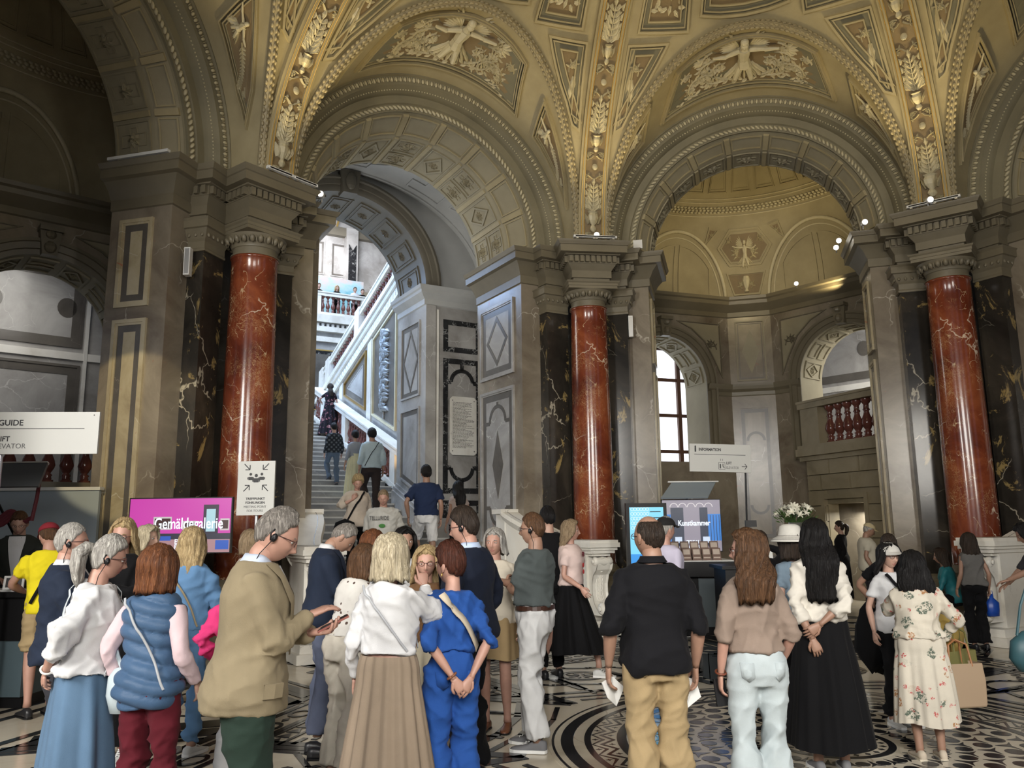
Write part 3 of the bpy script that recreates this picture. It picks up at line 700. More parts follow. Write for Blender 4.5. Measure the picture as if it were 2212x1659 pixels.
# ------------------------------------------------------------------ shared pieces: balusters, rails, framed panels
def baluster_mesh(h=.62,m=None):
    mb=MB(); pr=[(.075,0),(.075,.05),(.05,.06),(.055,.09),(.045,.12),(.06,.16),(.035,.20),(.05,.24),(.075,.32),(.085,.38),(.07,.50),(.045,.60),(.038,.68),(.055,.72),(.04,.76),(.04,.86),(.06,.90),(.07,.93),(.075,.95),(.075,1)]
    mb.lathe([(r*h/.62,z*h) for r,z in pr],12); return mb.mesh('baluster',m or M_balus,True)
BALM=baluster_mesh(); M_gild2=mat('dull_gilding',(.42,.27,.09),.4,.7)
def quadf(x,sg=1): return lambda y,z,h=0:(x-sg*h,y,z)
def facef(y): return lambda x,z,h=0:(x,y-h,z)
def framed(root,f,P,m0,m1,m2,w=.12,nm='wall_panel',maxl=9,mw=.045):
    mb=MB(); frame(mb,f,P,mw,.035,0,maxl); mb.mi=1; frame(mb,f,P,w,.008,mw+.01,maxl); mb.mi=2; plate(mb,f,inset_poly(P,mw+.01+w),.004,maxl)
    return mb.build(nm,[m0,m1,m2],root)
def arcband(mb,f,c,r,a0,a1,w,h,n=14):
    for i in range(n):
        t0=a0+(a1-a0)*i/n;t1=a0+(a1-a0)*(i+1)/n
        mb.prism([(c[0]+(r-w/2)*math.cos(t0),c[1]+(r-w/2)*math.sin(t0)),(c[0]+(r+w/2)*math.cos(t0),c[1]+(r+w/2)*math.sin(t0)),(c[0]+(r+w/2)*math.cos(t1),c[1]+(r+w/2)*math.sin(t1)),(c[0]+(r-w/2)*math.cos(t1),c[1]+(r-w/2)*math.sin(t1))],0,h,f)
# ------------------------------------------------------------------ stair hall (frame of the stair bay)
SR=LC-PI/2
def sroot(name): return struct(name,(OX,OY,0),SR)
def stz(n): return .36*(n-7.72)
st=sroot('floor_stair')
def step_box(n0,n1,s0,s1,z,zb=-.05):
    mb=MB(); mb.mi=0; mb.box(s0,s1,n0,n1,zb,z-.035); mb.mi=1; mb.box(s0,s1,n0-.03,n1,z-.035,z); return mb
for i in range(5):
    z=.156*(i+1); n0=6.45+.33*i; step_box(n0,8.0+ (2.0 if i==4 else 0),-2.12 if n0<7.5 else -1.86,2.12 if n0<7.5 else 1.86,z).build('step',[M_step,M_steptop],st)
zz=.78; n=9.9; cnt=0
while zz<5.2:
    zz+=.155; n1=n+.43; wd=1.86 if n<9.3 else (3.3 if n<11.4 else (1.86 if n<13.5 else 2.2))
    step_box(n,n1+.35,-wd,wd,zz,zz-.5).build('step',[M_step,M_steptop],st); n=n1; cnt+=1
NTOP=n; ZTOP=zz
mb=MB(); mb.box(-6,6,NTOP,27,ZTOP-.3,ZTOP-.001); mb.build('landing_slab',M_step,st)
mb=MB(); mb.box(-3.3,3.3,8.0,9.95,.5,.779); mb.build('landing_slab',M_step,st)
# vestibule walls
wv=sroot('wall_stair_vestibule')
mb=MB(); 
for sg in (-1,1):
    mb.box(*sorted((sg*3.3,sg*3.5)),9.3,11.9,-.05,7.0)
    mb.box(*sorted((sg*1.88,sg*3.5)),11.9,13.5,-.05,7.0)
mb.build('wall_slab',M_greyw,wv)
cor2=[(0,6.58),(.03,6.60),(.03,6.72),(.08,6.76),(.16,6.84),(.17,6.9),(.2,6.93),(.22,7.0),(-.1,7.0)]
mb=MB(); mb.sweep([(1.88,13.5),(1.88,11.9),(3.3,11.9),(3.3,9.35)],cor2); mb.sweep([(-1.88,13.5),(-1.88,11.9),(-3.3,11.9),(-3.3,9.35)],rev(cor2)); me=mb.mesh('cornice',M_grey); autosmooth(me,25); obj('cornice',me,wv)
# pilaster strip and framed black marble inlay around the plaque
f=facef(11.9); mb=MB(); mb.box(1.88,2.12,11.84,11.9,0,6.58); mb.build('corner_strip',M_greyw,wv)
mb=MB(); mb.box(2.15,2.2,11.85,11.9,0,6.5); mb.build('white_fillet',M_white,wv)
for z0,z1 in ((5.55,6.3),(2.35,5.4),(1.62,2.2)):
    mb=MB(); P=rect(2.33,3.28,z0,z1); frame(mb,f,P,.12,.012,0,9); mb.mi=1; plate(mb,f,inset_poly(P,.12),.004,9)
    if z1-z0>2:
        mb.mi=0; c=2.8
        for sg,zc_ in ((1,4.86),(-1,2.92)):
            arcband(mb,f,(c,zc_),.27,0 if sg>0 else PI,PI if sg>0 else 2*PI,.09,.012); mb.prism(rect(c-.045,c+.045,*sorted((zc_+sg*.27,z1-.1 if sg>0 else z0+.1))),0,.012,f)
            for s2 in (-1,1): mb.prism(rect(*sorted((c+s2*.27,c+s2*.37)),zc_-.05,zc_+.05),0,.012,f)
    mb.build('black_marble_inlay',[M_black,M_greyw],wv)
# jamb panels of the inner arch, skirting that climbs with the steps
for sg in (-1,1):
    fj=lambda y,z,h=0,sg=sg:(sg*(1.88-h),y,z)
    framed(wv,fj,rect(12.15,13.25,4.55,6.3),M_greyw,M_slate,M_greyw,.09); mb=MB(); frame(mb,fj,[(12.25,5.42),(12.7,4.68),(13.15,5.42),(12.7,6.16)],.06,.014,0,9); mb.build('lozenge_inlay',M_slate,wv)
    framed(wv,fj,[(12.15,stz(12.15)+.75),(13.25,stz(13.25)+.75),(13.25,4.3),(12.15,4.3)],M_greyw,M_slate,M_greyw,.09)
    mb=MB()
    for (a,b,s_) in ((11.9,13.5,1.88),(9.35,11.9,3.3)):
        for h,z in ((.12,.42),(.08,.50),(.03,.58)):
            P=[(a,stz(a)-.2),(b,stz(b)-.2),(b,stz(b)+z),(a,stz(a)+z)]; mb.prism(P,0,h,lambda y,zq,hh=0,sg=sg,s_=s_:(sg*(s_-hh),y,zq))
    mb.build('skirting',M_greyw,wv)
    mb=MB()
    for h,z in ((.12,.34),(.06,.42)): mb.box(*sorted((sg*1.95,sg*3.3)),11.9-h,11.9,stz(11.6),stz(11.6)+z)
    mb.build('skirting',M_greyw,wv)
# plaque and directory
pq=thing('memorial_plaque','white marble plaque with lines of small lettering high on the stair wall','plaque',W(LC,2.80,11.84,3.86),SR)
mb=MB(); a,b,c=.33,.66,.06; mb.prism([(-a+c,-b),(a-c,-b),(a,-b+c),(a,b-c),(a-c,b),(-a+c,b),(-a,b-c),(-a,-b+c)],0,.03,lambda x,z,h=0:(x,-h,z)); mb.build('tablet',M_white,pq)
mb=MB()
for i in range(38):
    L=.26+.28*RNG.random(); z=.52-i*.0275; x=-.27
    while x<-.27+L: w=.02+.05*RNG.random(); mb.box(x,min(x+w,.27),-.0325,-.03,z,z+.010); x+=w+.012
mb.build('lettering',M_slate,pq)['kind']='stuff'
mb=MB(); 
for x in (-.27,.27):
    for z in (-.57,.57): mb.ell((x,-.031,z),(.014,.006,.014),8,5)
mb.build('bolt',M_slate,pq)
dt=thing('directory_totem','tall narrow white directory board with small black text beside the stair','sign',W(LC,2.55,10.55,stz(10.5)),SR)
mb=MB(); mb.box(-.02,.62,-.02,.02,.1,2.35); mb.build('board',M_wplast,dt)
mb=MB(); z=2.24
for i in range(34):
    big=i%5==0; mb.box(.05,.05+(.10 if big else .12+.18*RNG.random()),-.023,-.02,z,z+(.022 if big else .010)); z-=.045
    if big: mb.box(.05,.58,-.023,-.02,z+.02,z+.023)
for q in range(4): mb.box(.34+q*.06,.37+q*.06,-.023,-.02,.35,.38)
mb.build('lettering',M_blackp,dt)['kind']='stuff'
mb=MB(); mb.box(.02,.03,-.024,-.02,.9,1.4); mb.build('blue_bar',mat('sign_blue',(.12,.2,.35),.5),dt)
# inner arch and vestibule vault
ci=sroot('ceiling_vestibule'); zc2=7.0
mb=MB(); arch_sweep(mb,[(1.88,13.5),(1.88,12.0)],zc2,40,6.95); mb.build('arch_soffit',M_entd,ci,True)  # soffit and coffers in dark stone; part of their shade is in the colour
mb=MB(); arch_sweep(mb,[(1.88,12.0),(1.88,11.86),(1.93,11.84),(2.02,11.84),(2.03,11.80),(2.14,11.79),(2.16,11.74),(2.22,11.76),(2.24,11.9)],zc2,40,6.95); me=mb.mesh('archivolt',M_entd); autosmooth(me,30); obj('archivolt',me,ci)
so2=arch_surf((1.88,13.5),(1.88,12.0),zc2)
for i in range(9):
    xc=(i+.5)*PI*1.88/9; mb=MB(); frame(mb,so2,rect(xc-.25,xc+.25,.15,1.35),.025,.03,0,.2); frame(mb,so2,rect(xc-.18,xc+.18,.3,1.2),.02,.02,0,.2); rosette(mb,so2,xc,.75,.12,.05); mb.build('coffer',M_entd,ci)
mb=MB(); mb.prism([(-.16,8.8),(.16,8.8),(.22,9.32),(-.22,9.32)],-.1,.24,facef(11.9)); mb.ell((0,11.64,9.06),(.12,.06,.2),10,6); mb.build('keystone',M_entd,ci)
HB=2.35
def barz(s): return 7.0+HB*math.sqrt(max(0,1-(s/3.3)**2))
mb=MB(); V=[];F=[]
for i in range(33):
    a=PI*i/32; V+=[(1.88*math.cos(a),11.9,7+1.88*math.sin(a)),(3.32*math.cos(a),11.9,7+(HB+.03)*math.sin(a))]
for i in range(32): F.append((i*2,i*2+2,i*2+3,i*2+1))
mb.add(V,F); mb.build('wall_above_arch',M_grey,ci)
NC_,NR_,HR_=10.62,1.12,1.85
def th0(nn):
    d=abs(nn-NC_)
    if d>=NR_: return 0
    return math.asin(min(1,HR_*math.sqrt(1-(d/NR_)**2)/HB))
def barrel(u,v):
    nn=9.35+2.55*u; a=th0(nn); b=PI-th0(nn); t=a+(b-a)*v; return (3.3*math.cos(t),nn,7+HB*math.sin(t))
mb=MB(); mb.grid(barrel,48,36); mb.build('barrel_vault',M_grey,ci,True)
BS=Surf(lambda x,y:(3.3*math.cos(y/2.9),x,7+HB*math.sin(y/2.9)),9.35,11.9,0,PI*2.9,16,60,(0,10.6,6))
for sg in (-1,1):
    # cross vault over the side, its rim mouldings and panelled lunette
    pts=[];pb=[]
    for i in range(33):
        t=PI*i/32; nn=NC_+NR_*math.cos(t); zz_=HR_*math.sin(t); a=math.asin(zz_/HB); pts.append((sg*3.3*math.cos(a),nn,7+zz_)); pb.append((sg*3.3,NC_+NR_*math.cos(t),7+(HR_-.15)*math.sin(t)))
    mb=MB(); mb.grid(lambda u,v:tuple(np.array(pts[int(round(u*32))])*(1-v)+np.array(pb[int(round(u*32))])*v),32,6); mb.build('side_vault',M_grey,ci,True)
    mb=MB(); mb.tube(pts,.05,8); mb.tube([(p[0]-sg*.0,p[1]*1.0+(p[1]-NC_)*.12,p[2]+.05) for p in pts],.02,6)
    SV=Surf(lambda x,y:tuple(np.array(pts[min(32,max(0,int(round(x*32))))])*(1-y)+np.array(pb[min(32,max(0,int(round(x*32))))])*y),0,1,0,1,32,6,(0,NC_,7))
    mb.build('vault_rib',M_grey,ci,True)
    ff=lambda y,z,h=0,sg=sg:(sg*(3.3-h),y,z)
    mb=MB(); mb.prism(rect(9.5,11.75,7,8.9),-.1,-.02,ff)
    for (y0,y1,z0,z1) in ((9.75,10.3,7.1,7.5),(10.4,10.85,7.1,7.7),(10.95,11.5,7.1,7.5),(9.95,10.3,7.62,8.1),(10.95,11.3,7.62,8.1),(10.4,10.85,8.1,8.55)): frame(mb,ff,rect(y0,y1,z0,z1),.03,.05,0,.5,-.02)
    arcband(mb,ff,(NC_,7.85),.3,0,2*PI,.05,.05,24); mb.build('lunette_panel',M_grey,ci)
# raised strapwork on the barrel
mb=MB(); cy=PI*2.9/2; cx=10.62
def BSf(x,y,h=0): return BS(x,y,h)
def strap(poly,w=.035,h=.03): frame(mb,BSf,poly,w,h,0,.2)
q=[]
for i in range(48):
    a=2*PI*i/48; r=.62+.20*(1 if (i%12) in (0,1,11,2,10) else 0); q.append((cx+r*math.cos(a),cy+r*1.15*math.sin(a)))
strap(q); strap([(cx+(x-cx)*.78,cy+(y-cy)*.78) for x,y in q],.025); 
for s2 in (-1,1):
    strap([(cx-.9,cy+s2*1.1),(cx-.5,cy+s2*1.1),(cx-.5,cy+s2*1.4),(cx+.5,cy+s2*1.4),(cx+.5,cy+s2*1.1),(cx+.9,cy+s2*1.1),(cx+.9,cy+s2*1.9),(cx-.9,cy+s2*1.9)][::s2])
    strap([(cx-.7,cy+s2*2.1),(cx+.7,cy+s2*2.1),(cx+.5,cy+s2*2.5),(cx-.5,cy+s2*2.5)][::s2])
strap(rect(9.5,11.75,cy-3.9,cy+3.9),.05,.035); rosette(mb,BSf,cx,cy,.26,.09,10); rosette(mb,BSf,cx,cy,.15,.12,8)
mb.build('strapwork',M_grey,ci)
# upper hall: side walls with diagonal panels, balustrades, landing wall, gallery
hw_=sroot('wall_stair_hall')
def upz(n): return 6.02+.345*(22-n)
for sg in (-1,1):
    mb=MB(); V=[]
    P=[(13.5,-.05),(24,-.05),(24,5.2),(22.3,upz(22.3)),(13.5,upz(13.5))]
    mb.prism(P,-.25,0,lambda y,z,h=0,sg=sg:(sg*(2.62-h),y,z)); mb.build('wall_slab',M_greyw,hw_)
    fw=lambda y,z,h=0,sg=sg:(sg*(2.62-h),y,z)
    # string moulding of the upper flight
    mb=MB()
    for o0,o1,h in ((-.05,.10,.16),(-.20,-.05,.10),(-.50,-.20,.03),(-.56,-.50,.08)): mb.prism([(13.5,upz(13.5)+o0),(22.5,upz(22.5)+o0),(22.5,upz(22.5)+o1),(13.5,upz(13.5)+o1)],0,h,fw)
    mb.build('string_moulding',M_white,hw_)
    mb=MB()
    for i in range(46): nn=13.6+i*.19; mb.leaf(fw,nn,upz(nn)-.42,1.2,.16,.05,.04,0,4,.03)
    mb.build('carved_band',M_white,hw_)
    # pilaster strips and panels
    lw=lambda n:stz(n)+1.35
    uw=lambda n:upz(n)-.72
    mb=MB()
    for a,b in ((13.5,15.2),(17.32,17.66),(19.9,20.2)): mb.prism([(a,lw(a)-.4),(b,lw(b)-.4),(b,uw(b)+.1),(a,uw(a)+.1)],0,.04,fw)
    mb.build('wall_strip',M_white,hw_)
    for (a,b) in ((15.4,17.2),(17.78,19.75)):
        P=[(a,lw(a)),(b,lw(b)),(b,uw(b)),(a,uw(a))]
        mb=MB(); frame(mb,fw,P,.05,.06,0,9); mb.build('gilded_frame',M_gild2 if a>17 else M_relief,hw_)
        Q=inset_poly(P,.09)
        mb=MB(); plate(mb,fw,Q,.012,9); mb.build('panel_ground',M_slate,hw_)
        if a>17:
            mb=MB(); plate(mb,fw,inset_poly(P,.30),.02,9); frame(mb,fw,inset_poly(P,.27),.03,.03,0,9); mb.build('marble_field',M_greyw,hw_)
        else:
            mb=MB(); c=16.3
            for i in range(46):
                z=4.75+i*.048; k_=math.sin(i*1.7); mb.leaf(fw,c+k_*.16,z,PI/2+k_*1.3,.36+.14*abs(k_),.10,.16,k_,6,.01)
            for z,r in ((5.0,.14),(5.35,.22),(5.85,.28),(6.3,.20),(6.6,.24),(6.95,.13)): mb.ell(fw(c,z,.02),(.05,r*.45,r*.6),10,7)
            for z in (5.2,5.65,6.1,6.55):
                for s2 in (-1,1): mb.scroll(fw,c,z,PI/2-s2*.9,.75,s2*4.5,.04,.14,6,14,.26,s2)
            for z in (4.72,4.65,4.58): mb.ell(fw(c,z,.03),(.03,.035,.05),6,4)
            mb.build('trophy_relief',mat('silvered_relief',(.33,.34,.34),.4,.3),hw_,True)
for sg in (-1,1):
    # balustrades: beside the steps and along the upper flight
    b=thing('stair_balustrade','red baluster %s climbing %s the stairs'%('row with white rail','right of' if sg>0 else 'left of'),'balustrade',(OX,OY,0),SR)
    mb=MB(); 
    for z0,z1,w in ((.08,.22,.13),(.98,1.12,.14),(1.12,1.17,.17)):
        V=[(13.6,stz(13.6)+z0),(21.9,stz(21.9)+z0),(21.9,stz(21.9)+z1),(13.6,stz(13.6)+z1)]; mb.prism(V,-w,w,lambda y,z,h=0,sg=sg:(sg*2.36-h,y,z))
    mb.build('rail',M_white,b)
    for nn in (14.55,16.3,18.5,20.7): mb=MB(); mb.prism([(nn,stz(nn)+.2),(nn+.34,stz(nn+.34)+.2),(nn+.34,stz(nn+.34)+1.0),(nn,stz(nn)+1.0)],-.12,.12,lambda y,z,h=0,sg=sg:(sg*2.36-h,y,z)); mb.build('post',M_white,b)
    nn=13.75
    while nn<21.8:
        if not any(q-.1<nn<q+.44 for q in (14.55,16.3,18.5,20.7)): o=obj('baluster',BALM,b,(sg*2.36,nn,stz(nn)+.24)); o.scale=(1,1,1.16)
        nn+=.21
    u=thing('upper_balustrade','red baluster row on the rising upper flight, %s side of the hall'%('right' if sg>0 else 'left'),'balustrade',(OX,OY,0),SR)
    mb=MB()
    for z0,z1,w in ((.10,.16,.13),(.78,.92,.13),(.92,.97,.16)):
        mb.prism([(13.5,upz(13.5)+z0),(22.3,upz(22.3)+z0),(22.3,upz(22.3)+z1),(13.5,upz(13.5)+z1)],-w,w,lambda y,z,h=0,sg=sg:(sg*2.75-h,y,z))
    mb.build('rail',M_white,u)
    for nn in (15.6,18.7,21.6,22.3): mb=MB(); mb.prism([(nn-.2,upz(nn)+.1),(nn+.2,upz(nn)),(nn+.2,upz(nn)+1.0),(nn-.2,upz(nn)+1.1)],-.17,.17,lambda y,z,h=0,sg=sg:(sg*2.75-h,y,z)); mb.build('post',M_white,u)
    nn=13.7
    while nn<22.1:
        if not any(abs(q-nn)<.3 for q in (15.6,18.7,21.6)): o=obj('baluster',BALM,u,(sg*2.75,nn,upz(nn)+.15))
        nn+=.21
# landing wall, gallery
lw_=sroot('wall_gallery')
mb=MB(); mb.box(-9,9,26,26.3,0,9.85); mb.box(-9,9,30.5,30.7,9,17); mb.box(-9,9,26,30.7,9.6,9.85); mb.box(8.0,8.2,13.5,30.6,0,17); mb.box(-8.2,-8.0,13.5,30.6,0,17)
mb.build('wall_slab',M_greyw,lw_)
mb=MB(); mb.box(-9,9,25.8,26,9.2,9.4); mb.box(-9,9,25.7,26,9.55,9.85); mb.box(-9,9,25.85,26,8.8,9.0)
for i in range(60): mb.box(-6+i*.2,-5.9+i*.2,25.82,25.9,9.40,9.52)
mb.build('cornice',M_white,lw_)
for s0 in (-5.2,-1.2,2.9): framed(lw_,facef(26),rect(s0,s0+1.7,6.1,8.5),M_gold,M_black,M_slate,.12)
for s0 in (-4.5,-1,2.2,3.9,5.3):
    framed(lw_,facef(30.5),rect(s0,s0+1.1,13.0,14.6),M_greyw,M_slate,M_greyw,.08)
mb=MB(); mb.box(-9,9,30.2,30.5,14.9,15.3); mb.box(-9,9,30.3,30.5,12.2,12.4); mb.build('cornice',M_entd,lw_)
for s0 in (-3,1.5,5.9):
    mb=MB(); mb.box(s0,s0+.55,30.1,30.5,9.85,15.3); mb.build('pilaster',M_greyw,lw_); mb=MB(); mb.prism([(s0+.1,12.5),(s0+.28,12.2),(s0+.45,12.5),(s0+.45,14.5),(s0+.28,14.2),(s0+.1,14.5)],0,.06,facef(30.1)); mb.build('black_marble_inlay',M_black,lw_)
uc=sroot('ceiling_stair_hall'); 
mb=MB(); mb.grid(lambda u,v:(8*math.cos(PI*u),13.5+17.2*v,15.3+3*math.sin(PI*u)),24,4); mb.build('vault',M_grey,uc,True)
mb=MB(); P=[(-9,0),(9,0),(9,19),(-9,19)]
# front wall of the upper hall above the inner arch
V=[];F=[]
for i in range(25):
    a=PI*i/24; V+=[(1.88*math.cos(a),13.52,7+1.88*math.sin(a)),(9*math.cos(a),13.52,7+12*math.sin(a))]
for i in range(24): F.append((i*2,i*2+1,i*2+3,i*2+2))
mb=MB(); mb.add(V,F); mb.box(-9,-2,13.48,13.6,0,7.2); mb.box(2,9,13.48,13.6,0,7.2); mb.build('wall_slab',M_greyw,uc)
for c_,nm in (((3.4,30.3),''),):
    mb=MB()
    for cx_ in (3.0,7.0):
        for r in (1.9,2.0,1.5): arcband(mb,facef(30.45),(cx_,15.2),r,0,PI,.07,.12,20)
    mb.build('lunette_moulding',M_gold,uc)
bn=thing('painted_banner','long sky-blue and pink printed banner behind the gallery balustrade','banner',W(LC,3.2,27.4,9.86),SR)
mb=MB(); mb.box(-4,2.6,-.03,.03,0,2.05)
def skyf(nt,b):
    co=coords(nt,(.5,.5,.8)); n=noise(nt,co,1.6,5,.6,.4); nt.links.new(ramp(nt,n,[(.35,(.20,.52,.60)),(.5,(.50,.70,.72)),(.62,(.75,.62,.56))]),b.inputs['Base Color'])
mb.build('printed_cloth',mat('banner_print',(.4,.6,.65),.8,build=skyf),bn)
gb=thing('gallery_balustrade','white railed balustrade with red-brown balusters on the upper gallery','balustrade',W(LC,0,26,9.85),SR)
mb=MB(); mb.box(-6,7,-.13,.13,.0,.14); mb.box(-6,7,-.14,.14,.80,.92); mb.box(-6,7,-.18,.18,.92,.97); mb.build('rail',M_white,gb)
for i in range(62):
    if i%9==0: mb=MB(); mb.box(-6+i*.21-.12,-6+i*.21+.12,-.12,.12,.1,.85); mb.build('post',M_white,gb)
    else: o=obj('baluster',BALM,gb,(-6+i*.21,0,.14)); o.scale=(1,1,1.07)
# marble statue group on the landing: only its flank shows past the pier
sg_=thing('marble_statue','white marble statue group on a plinth at the stair landing','statue',W(LC,1.35,23.6,ZTOP),SR)
mb=MB(); mb.box(-.9,.9,-.6,.6,0,.75); mb.box(-1.0,1.0,-.7,.7,0,.15); mb.box(-.98,.98,-.68,.68,.68,.78); mb.build('plinth',M_white,sg_)
mb=MB(); mb.smooth=True
mb.tube([(.55,-.1,.78),(.5,-.1,1.2),(.35,-.05,1.75),(.2,0,2.3),(.0,.0,2.8),(-.1,.05,3.1)],[.16,.19,.27,.33,.28,.12],12); mb.tube([(.8,-.2,.85),(.62,-.15,.95),(.45,-.1,1.3),(.4,0,1.8)],[.09,.13,.17,.2],10); mb.ell((-.12,.03,3.32),(.14,.17,.2),12,8); mb.tube([(.15,0,2.85),(.5,-.1,3.0),(.75,-.2,3.4)],[.12,.09,.06],8)
mb.tube([(-.4,.1,.78),(-.5,.1,1.5),(-.35,0,2.3)],[.35,.3,.2],10); mb.build('figure',M_white,sg_)
# ------------------------------------------------------------------ side rooms (copied meshes for the left and right room)
ROOMM=[]
c7=[(0,6.55),(.03,6.57),(.03,6.68),(.09,6.74),(.19,6.84),(.20,6.92),(.24,6.95),(.25,7.02),(-.2,7.02)]
c48=[(0,4.62),(.02,4.64),(.03,4.72),(.10,4.78),(.12,4.85),(.13,4.9),(-.1,4.9)]
facet=[(-3.6,8.7),(-3.3,11.1),(-.50,13.0),(.50,13.0),(3.3,11.1),(3.6,8.7)]
def room_meshes(sill0=3.05):
    out=[]
    mb=MB(); mb.sweep(facet,c7); me=mb.mesh('cornice',M_ent); autosmooth(me,25); out.append(('cornice',me))
    # facet wall
    mb=MB(); mb.box(-.52,.52,13.0,13.3,0,7); mb.box(-3.9,-3.55,8.5,11.1,0,7); mb.box(3.55,3.9,8.5,11.1,0,7); out.append(('wall_slab',mb.mesh('wall_slab',M_pier)))
    mb=MB(); f=facef(13.0); frame(mb,f,rect(-.34,.34,4.98,6.45),.03,.03,0,9); mb.mi=1; frame(mb,f,rect(-.34,.34,4.98,6.45),.02,.012,.06,9); mb.mi=0; plate(mb,f,[(-.2,5.7),(0,5.15),(.2,5.7),(0,6.25)],.012,9); out.append(('facet_panel',mb.mesh('facet_panel',[M_panel,M_slate])))
    mb=MB(); frame(mb,f,rect(-.36,.36,1.25,4.35),.03,.035,0,9); mb.mi=1; frame(mb,f,rect(-.36,.36,1.25,4.35),.08,.012,.05,9)
    for sg,zc_ in ((1,3.55),(-1,2.05)): arcband(mb,f,(0,zc_),.19,0 if sg>0 else PI,PI if sg>0 else 2*PI,.06,.013,10)
    mb.mi=0; mb.box(-.42,.42,12.92,13,1.05,1.15); mb.mi=1; frame(mb,f,rect(-.36,.36,.2,.95),.08,.012,.05,9); out.append(('facet_panel',mb.mesh('facet_panel',[M_pier,M_slate])))
    mb=MB(); mb.sweep([(-.50,13.0),(.50,13.0)],c48); out.append(('impost',mb.mesh('impost',M_ent)))
    # slanted walls, each with an arched opening
    for sg in (-1,1):
        A=Vector((sg*.50,13.0));B=Vector((sg*3.3,11.1));L=(B-A).length;d=(B-A)/L;nn=Vector((-d.y,d.x))*(1 if sg<0 else -1)  # nn points into the room
        if nn.y>0: nn=-nn
        g=lambda x,z,h=0,A=A,d=d,nn=nn:(A.x+d.x*x+nn.x*h,A.y+d.y*x+nn.y*h,z)
        xc,r=1.78,1.10; zc_=4.9; sill=sill0
        mb=MB(); V=[];F=[]
        mb.add([g(0,0),g(xc-r,0),g(xc-r,zc_),g(0,zc_),g(xc+r,0),g(L,0),g(L,zc_),g(xc+r,zc_),g(xc-r,sill),g(xc+r,sill)],[(0,1,2,3),(4,5,6,7),(1,4,9,8)])
        for i in range(25):
            a=PI*i/24; ex=xc+r*math.cos(a)
            k_=min((L-xc)/max(1e-6,math.cos(a)) if math.cos(a)>0 else xc/max(1e-6,-math.cos(a)),(7-zc_)/max(1e-6,math.sin(a)))
            V+=[g(ex,zc_+r*math.sin(a)),g(xc+k_*math.cos(a),zc_+k_*math.sin(a))]
        for i in range(24): F.append((i*2,i*2+1,i*2+3,i*2+2))
        mb.add(V,F); out.append(('wall_slab',mb.mesh('wall_slab',M_pier)))
        D_=.95
        def arow(prof):
            mb=MB(); rows=[]
            pth=[(0,sill)]+[(PI*i/24,None) for i in range(25)]+[(PI,sill)]
            V=[]
            for a,z in pth:
                for rr_,h in prof: V.append(g(xc+rr_*math.cos(a),z if z is not None else zc_+rr_*math.sin(a),h))
            m=len(prof); mb.add(V,[(i*m+q,(i+1)*m+q,(i+1)*m+q+1,i*m+q+1) for i in range(len(pth)-1) for q in range(m-1)]); return mb
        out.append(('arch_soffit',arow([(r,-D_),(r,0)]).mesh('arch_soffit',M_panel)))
        me=arow([(r,0),(r,.03),(r+.08,.04),(r+.09,.07),(r+.19,.08),(r+.2,.11),(r+.25,.11),(r+.26,0)]); V=me; me=me.mesh('archivolt',M_ent); autosmooth(me,30); out.append(('archivolt',me))
        sf=Surf(lambda x,y:g(xc+r*math.cos(x/r),zc_+r*math.sin(x/r),-y),0,PI*r,0,D_,40,3,g(xc,zc_,-D_/2))
        mb=MB()
        for i in range(7):
            x=(i+.5)*PI*r/7
            if i%2==0: frame(mb,sf,rect(x-.2,x+.2,.12,.83),.03,.03,0,.2); frame(mb,sf,[(x-.17,.47),(x,.2),(x+.17,.47),(x,.74)],.03,.03,0,.2); rosette(mb,sf,x,.47,.09,.04)
            else:
                frame(mb,sf,rect(x-.2,x+.2,.12,.42),.03,.03,0,.2); frame(mb,sf,rect(x-.2,x+.2,.52,.83),.03,.03,0,.2)
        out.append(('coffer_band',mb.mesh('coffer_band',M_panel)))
        # keystone console
        mb=MB(); mb.prism([(xc-.10,zc_+r-.02),(xc+.10,zc_+r-.02),(xc+.15,zc_+r+.38),(xc-.15,zc_+r+.38)],0,.16,g); mb.prism([(xc-.16,zc_+r+.36),(xc+.16,zc_+r+.36),(xc+.16,zc_+r+.44),(xc-.16,zc_+r+.44)],0,.22,g)
        mb.ell(g(xc,zc_+r+.1,.16),(.09,.09,.1),8,6); mb.ell(g(xc,zc_+r+.3,.17),(.09,.06,.07),8,6); out.append(('keystone',mb.mesh('keystone',M_ent)))
        # spandrel panels
        for s2 in (-1,1):
            X=lambda q:xc+s2*q
            P=[(X(1.55),zc_+.15),(X(1.55),zc_+1.5),(X(.35),zc_+1.5),(X(.75),zc_+1.32),(X(1.1),zc_+1.02),(X(1.33),zc_+.6)]
            P=P if s2>0 else P[::-1]
            if s2*(1)>0 and False: continue
            mb=MB(); frame(mb,g,P,.025,.025,0,9); mb.mi=1; plate(mb,g,inset_poly(P,.05),.006,9); mb.mi=2; mb.scroll(g,X(1.42),zc_+.85,PI/2+s2*.2,.6,s2*4.4,.016,.04,6,14,.11,s2)
            out.append(('spandrel_panel',mb.mesh('spandrel_panel',[M_ent,M_panel,M_ent])))
        mb=MB()
        for a,b in ((0,xc-r),(xc+r,L)):
            for (o0,z0),(o1,z1) in zip(c48[:-1],c48[1:]): mb.add([g(a,z0,o0),g(b,z0,o0),g(b,z1,o1),g(a,z1,o1)],[(0,1,2,3)])
        out.append(('impost',mb.mesh('impost',M_ent)))
    # sail dome
    def sail(u,v):
        a=PI*1.1*(u-.5); p=math.radians(86)*v; 
        return ((3.5*math.cos(p)*math.sin(a)),9.75+(3.28*math.cos(p))*math.cos(a),7.0+3.75*math.sin(p))
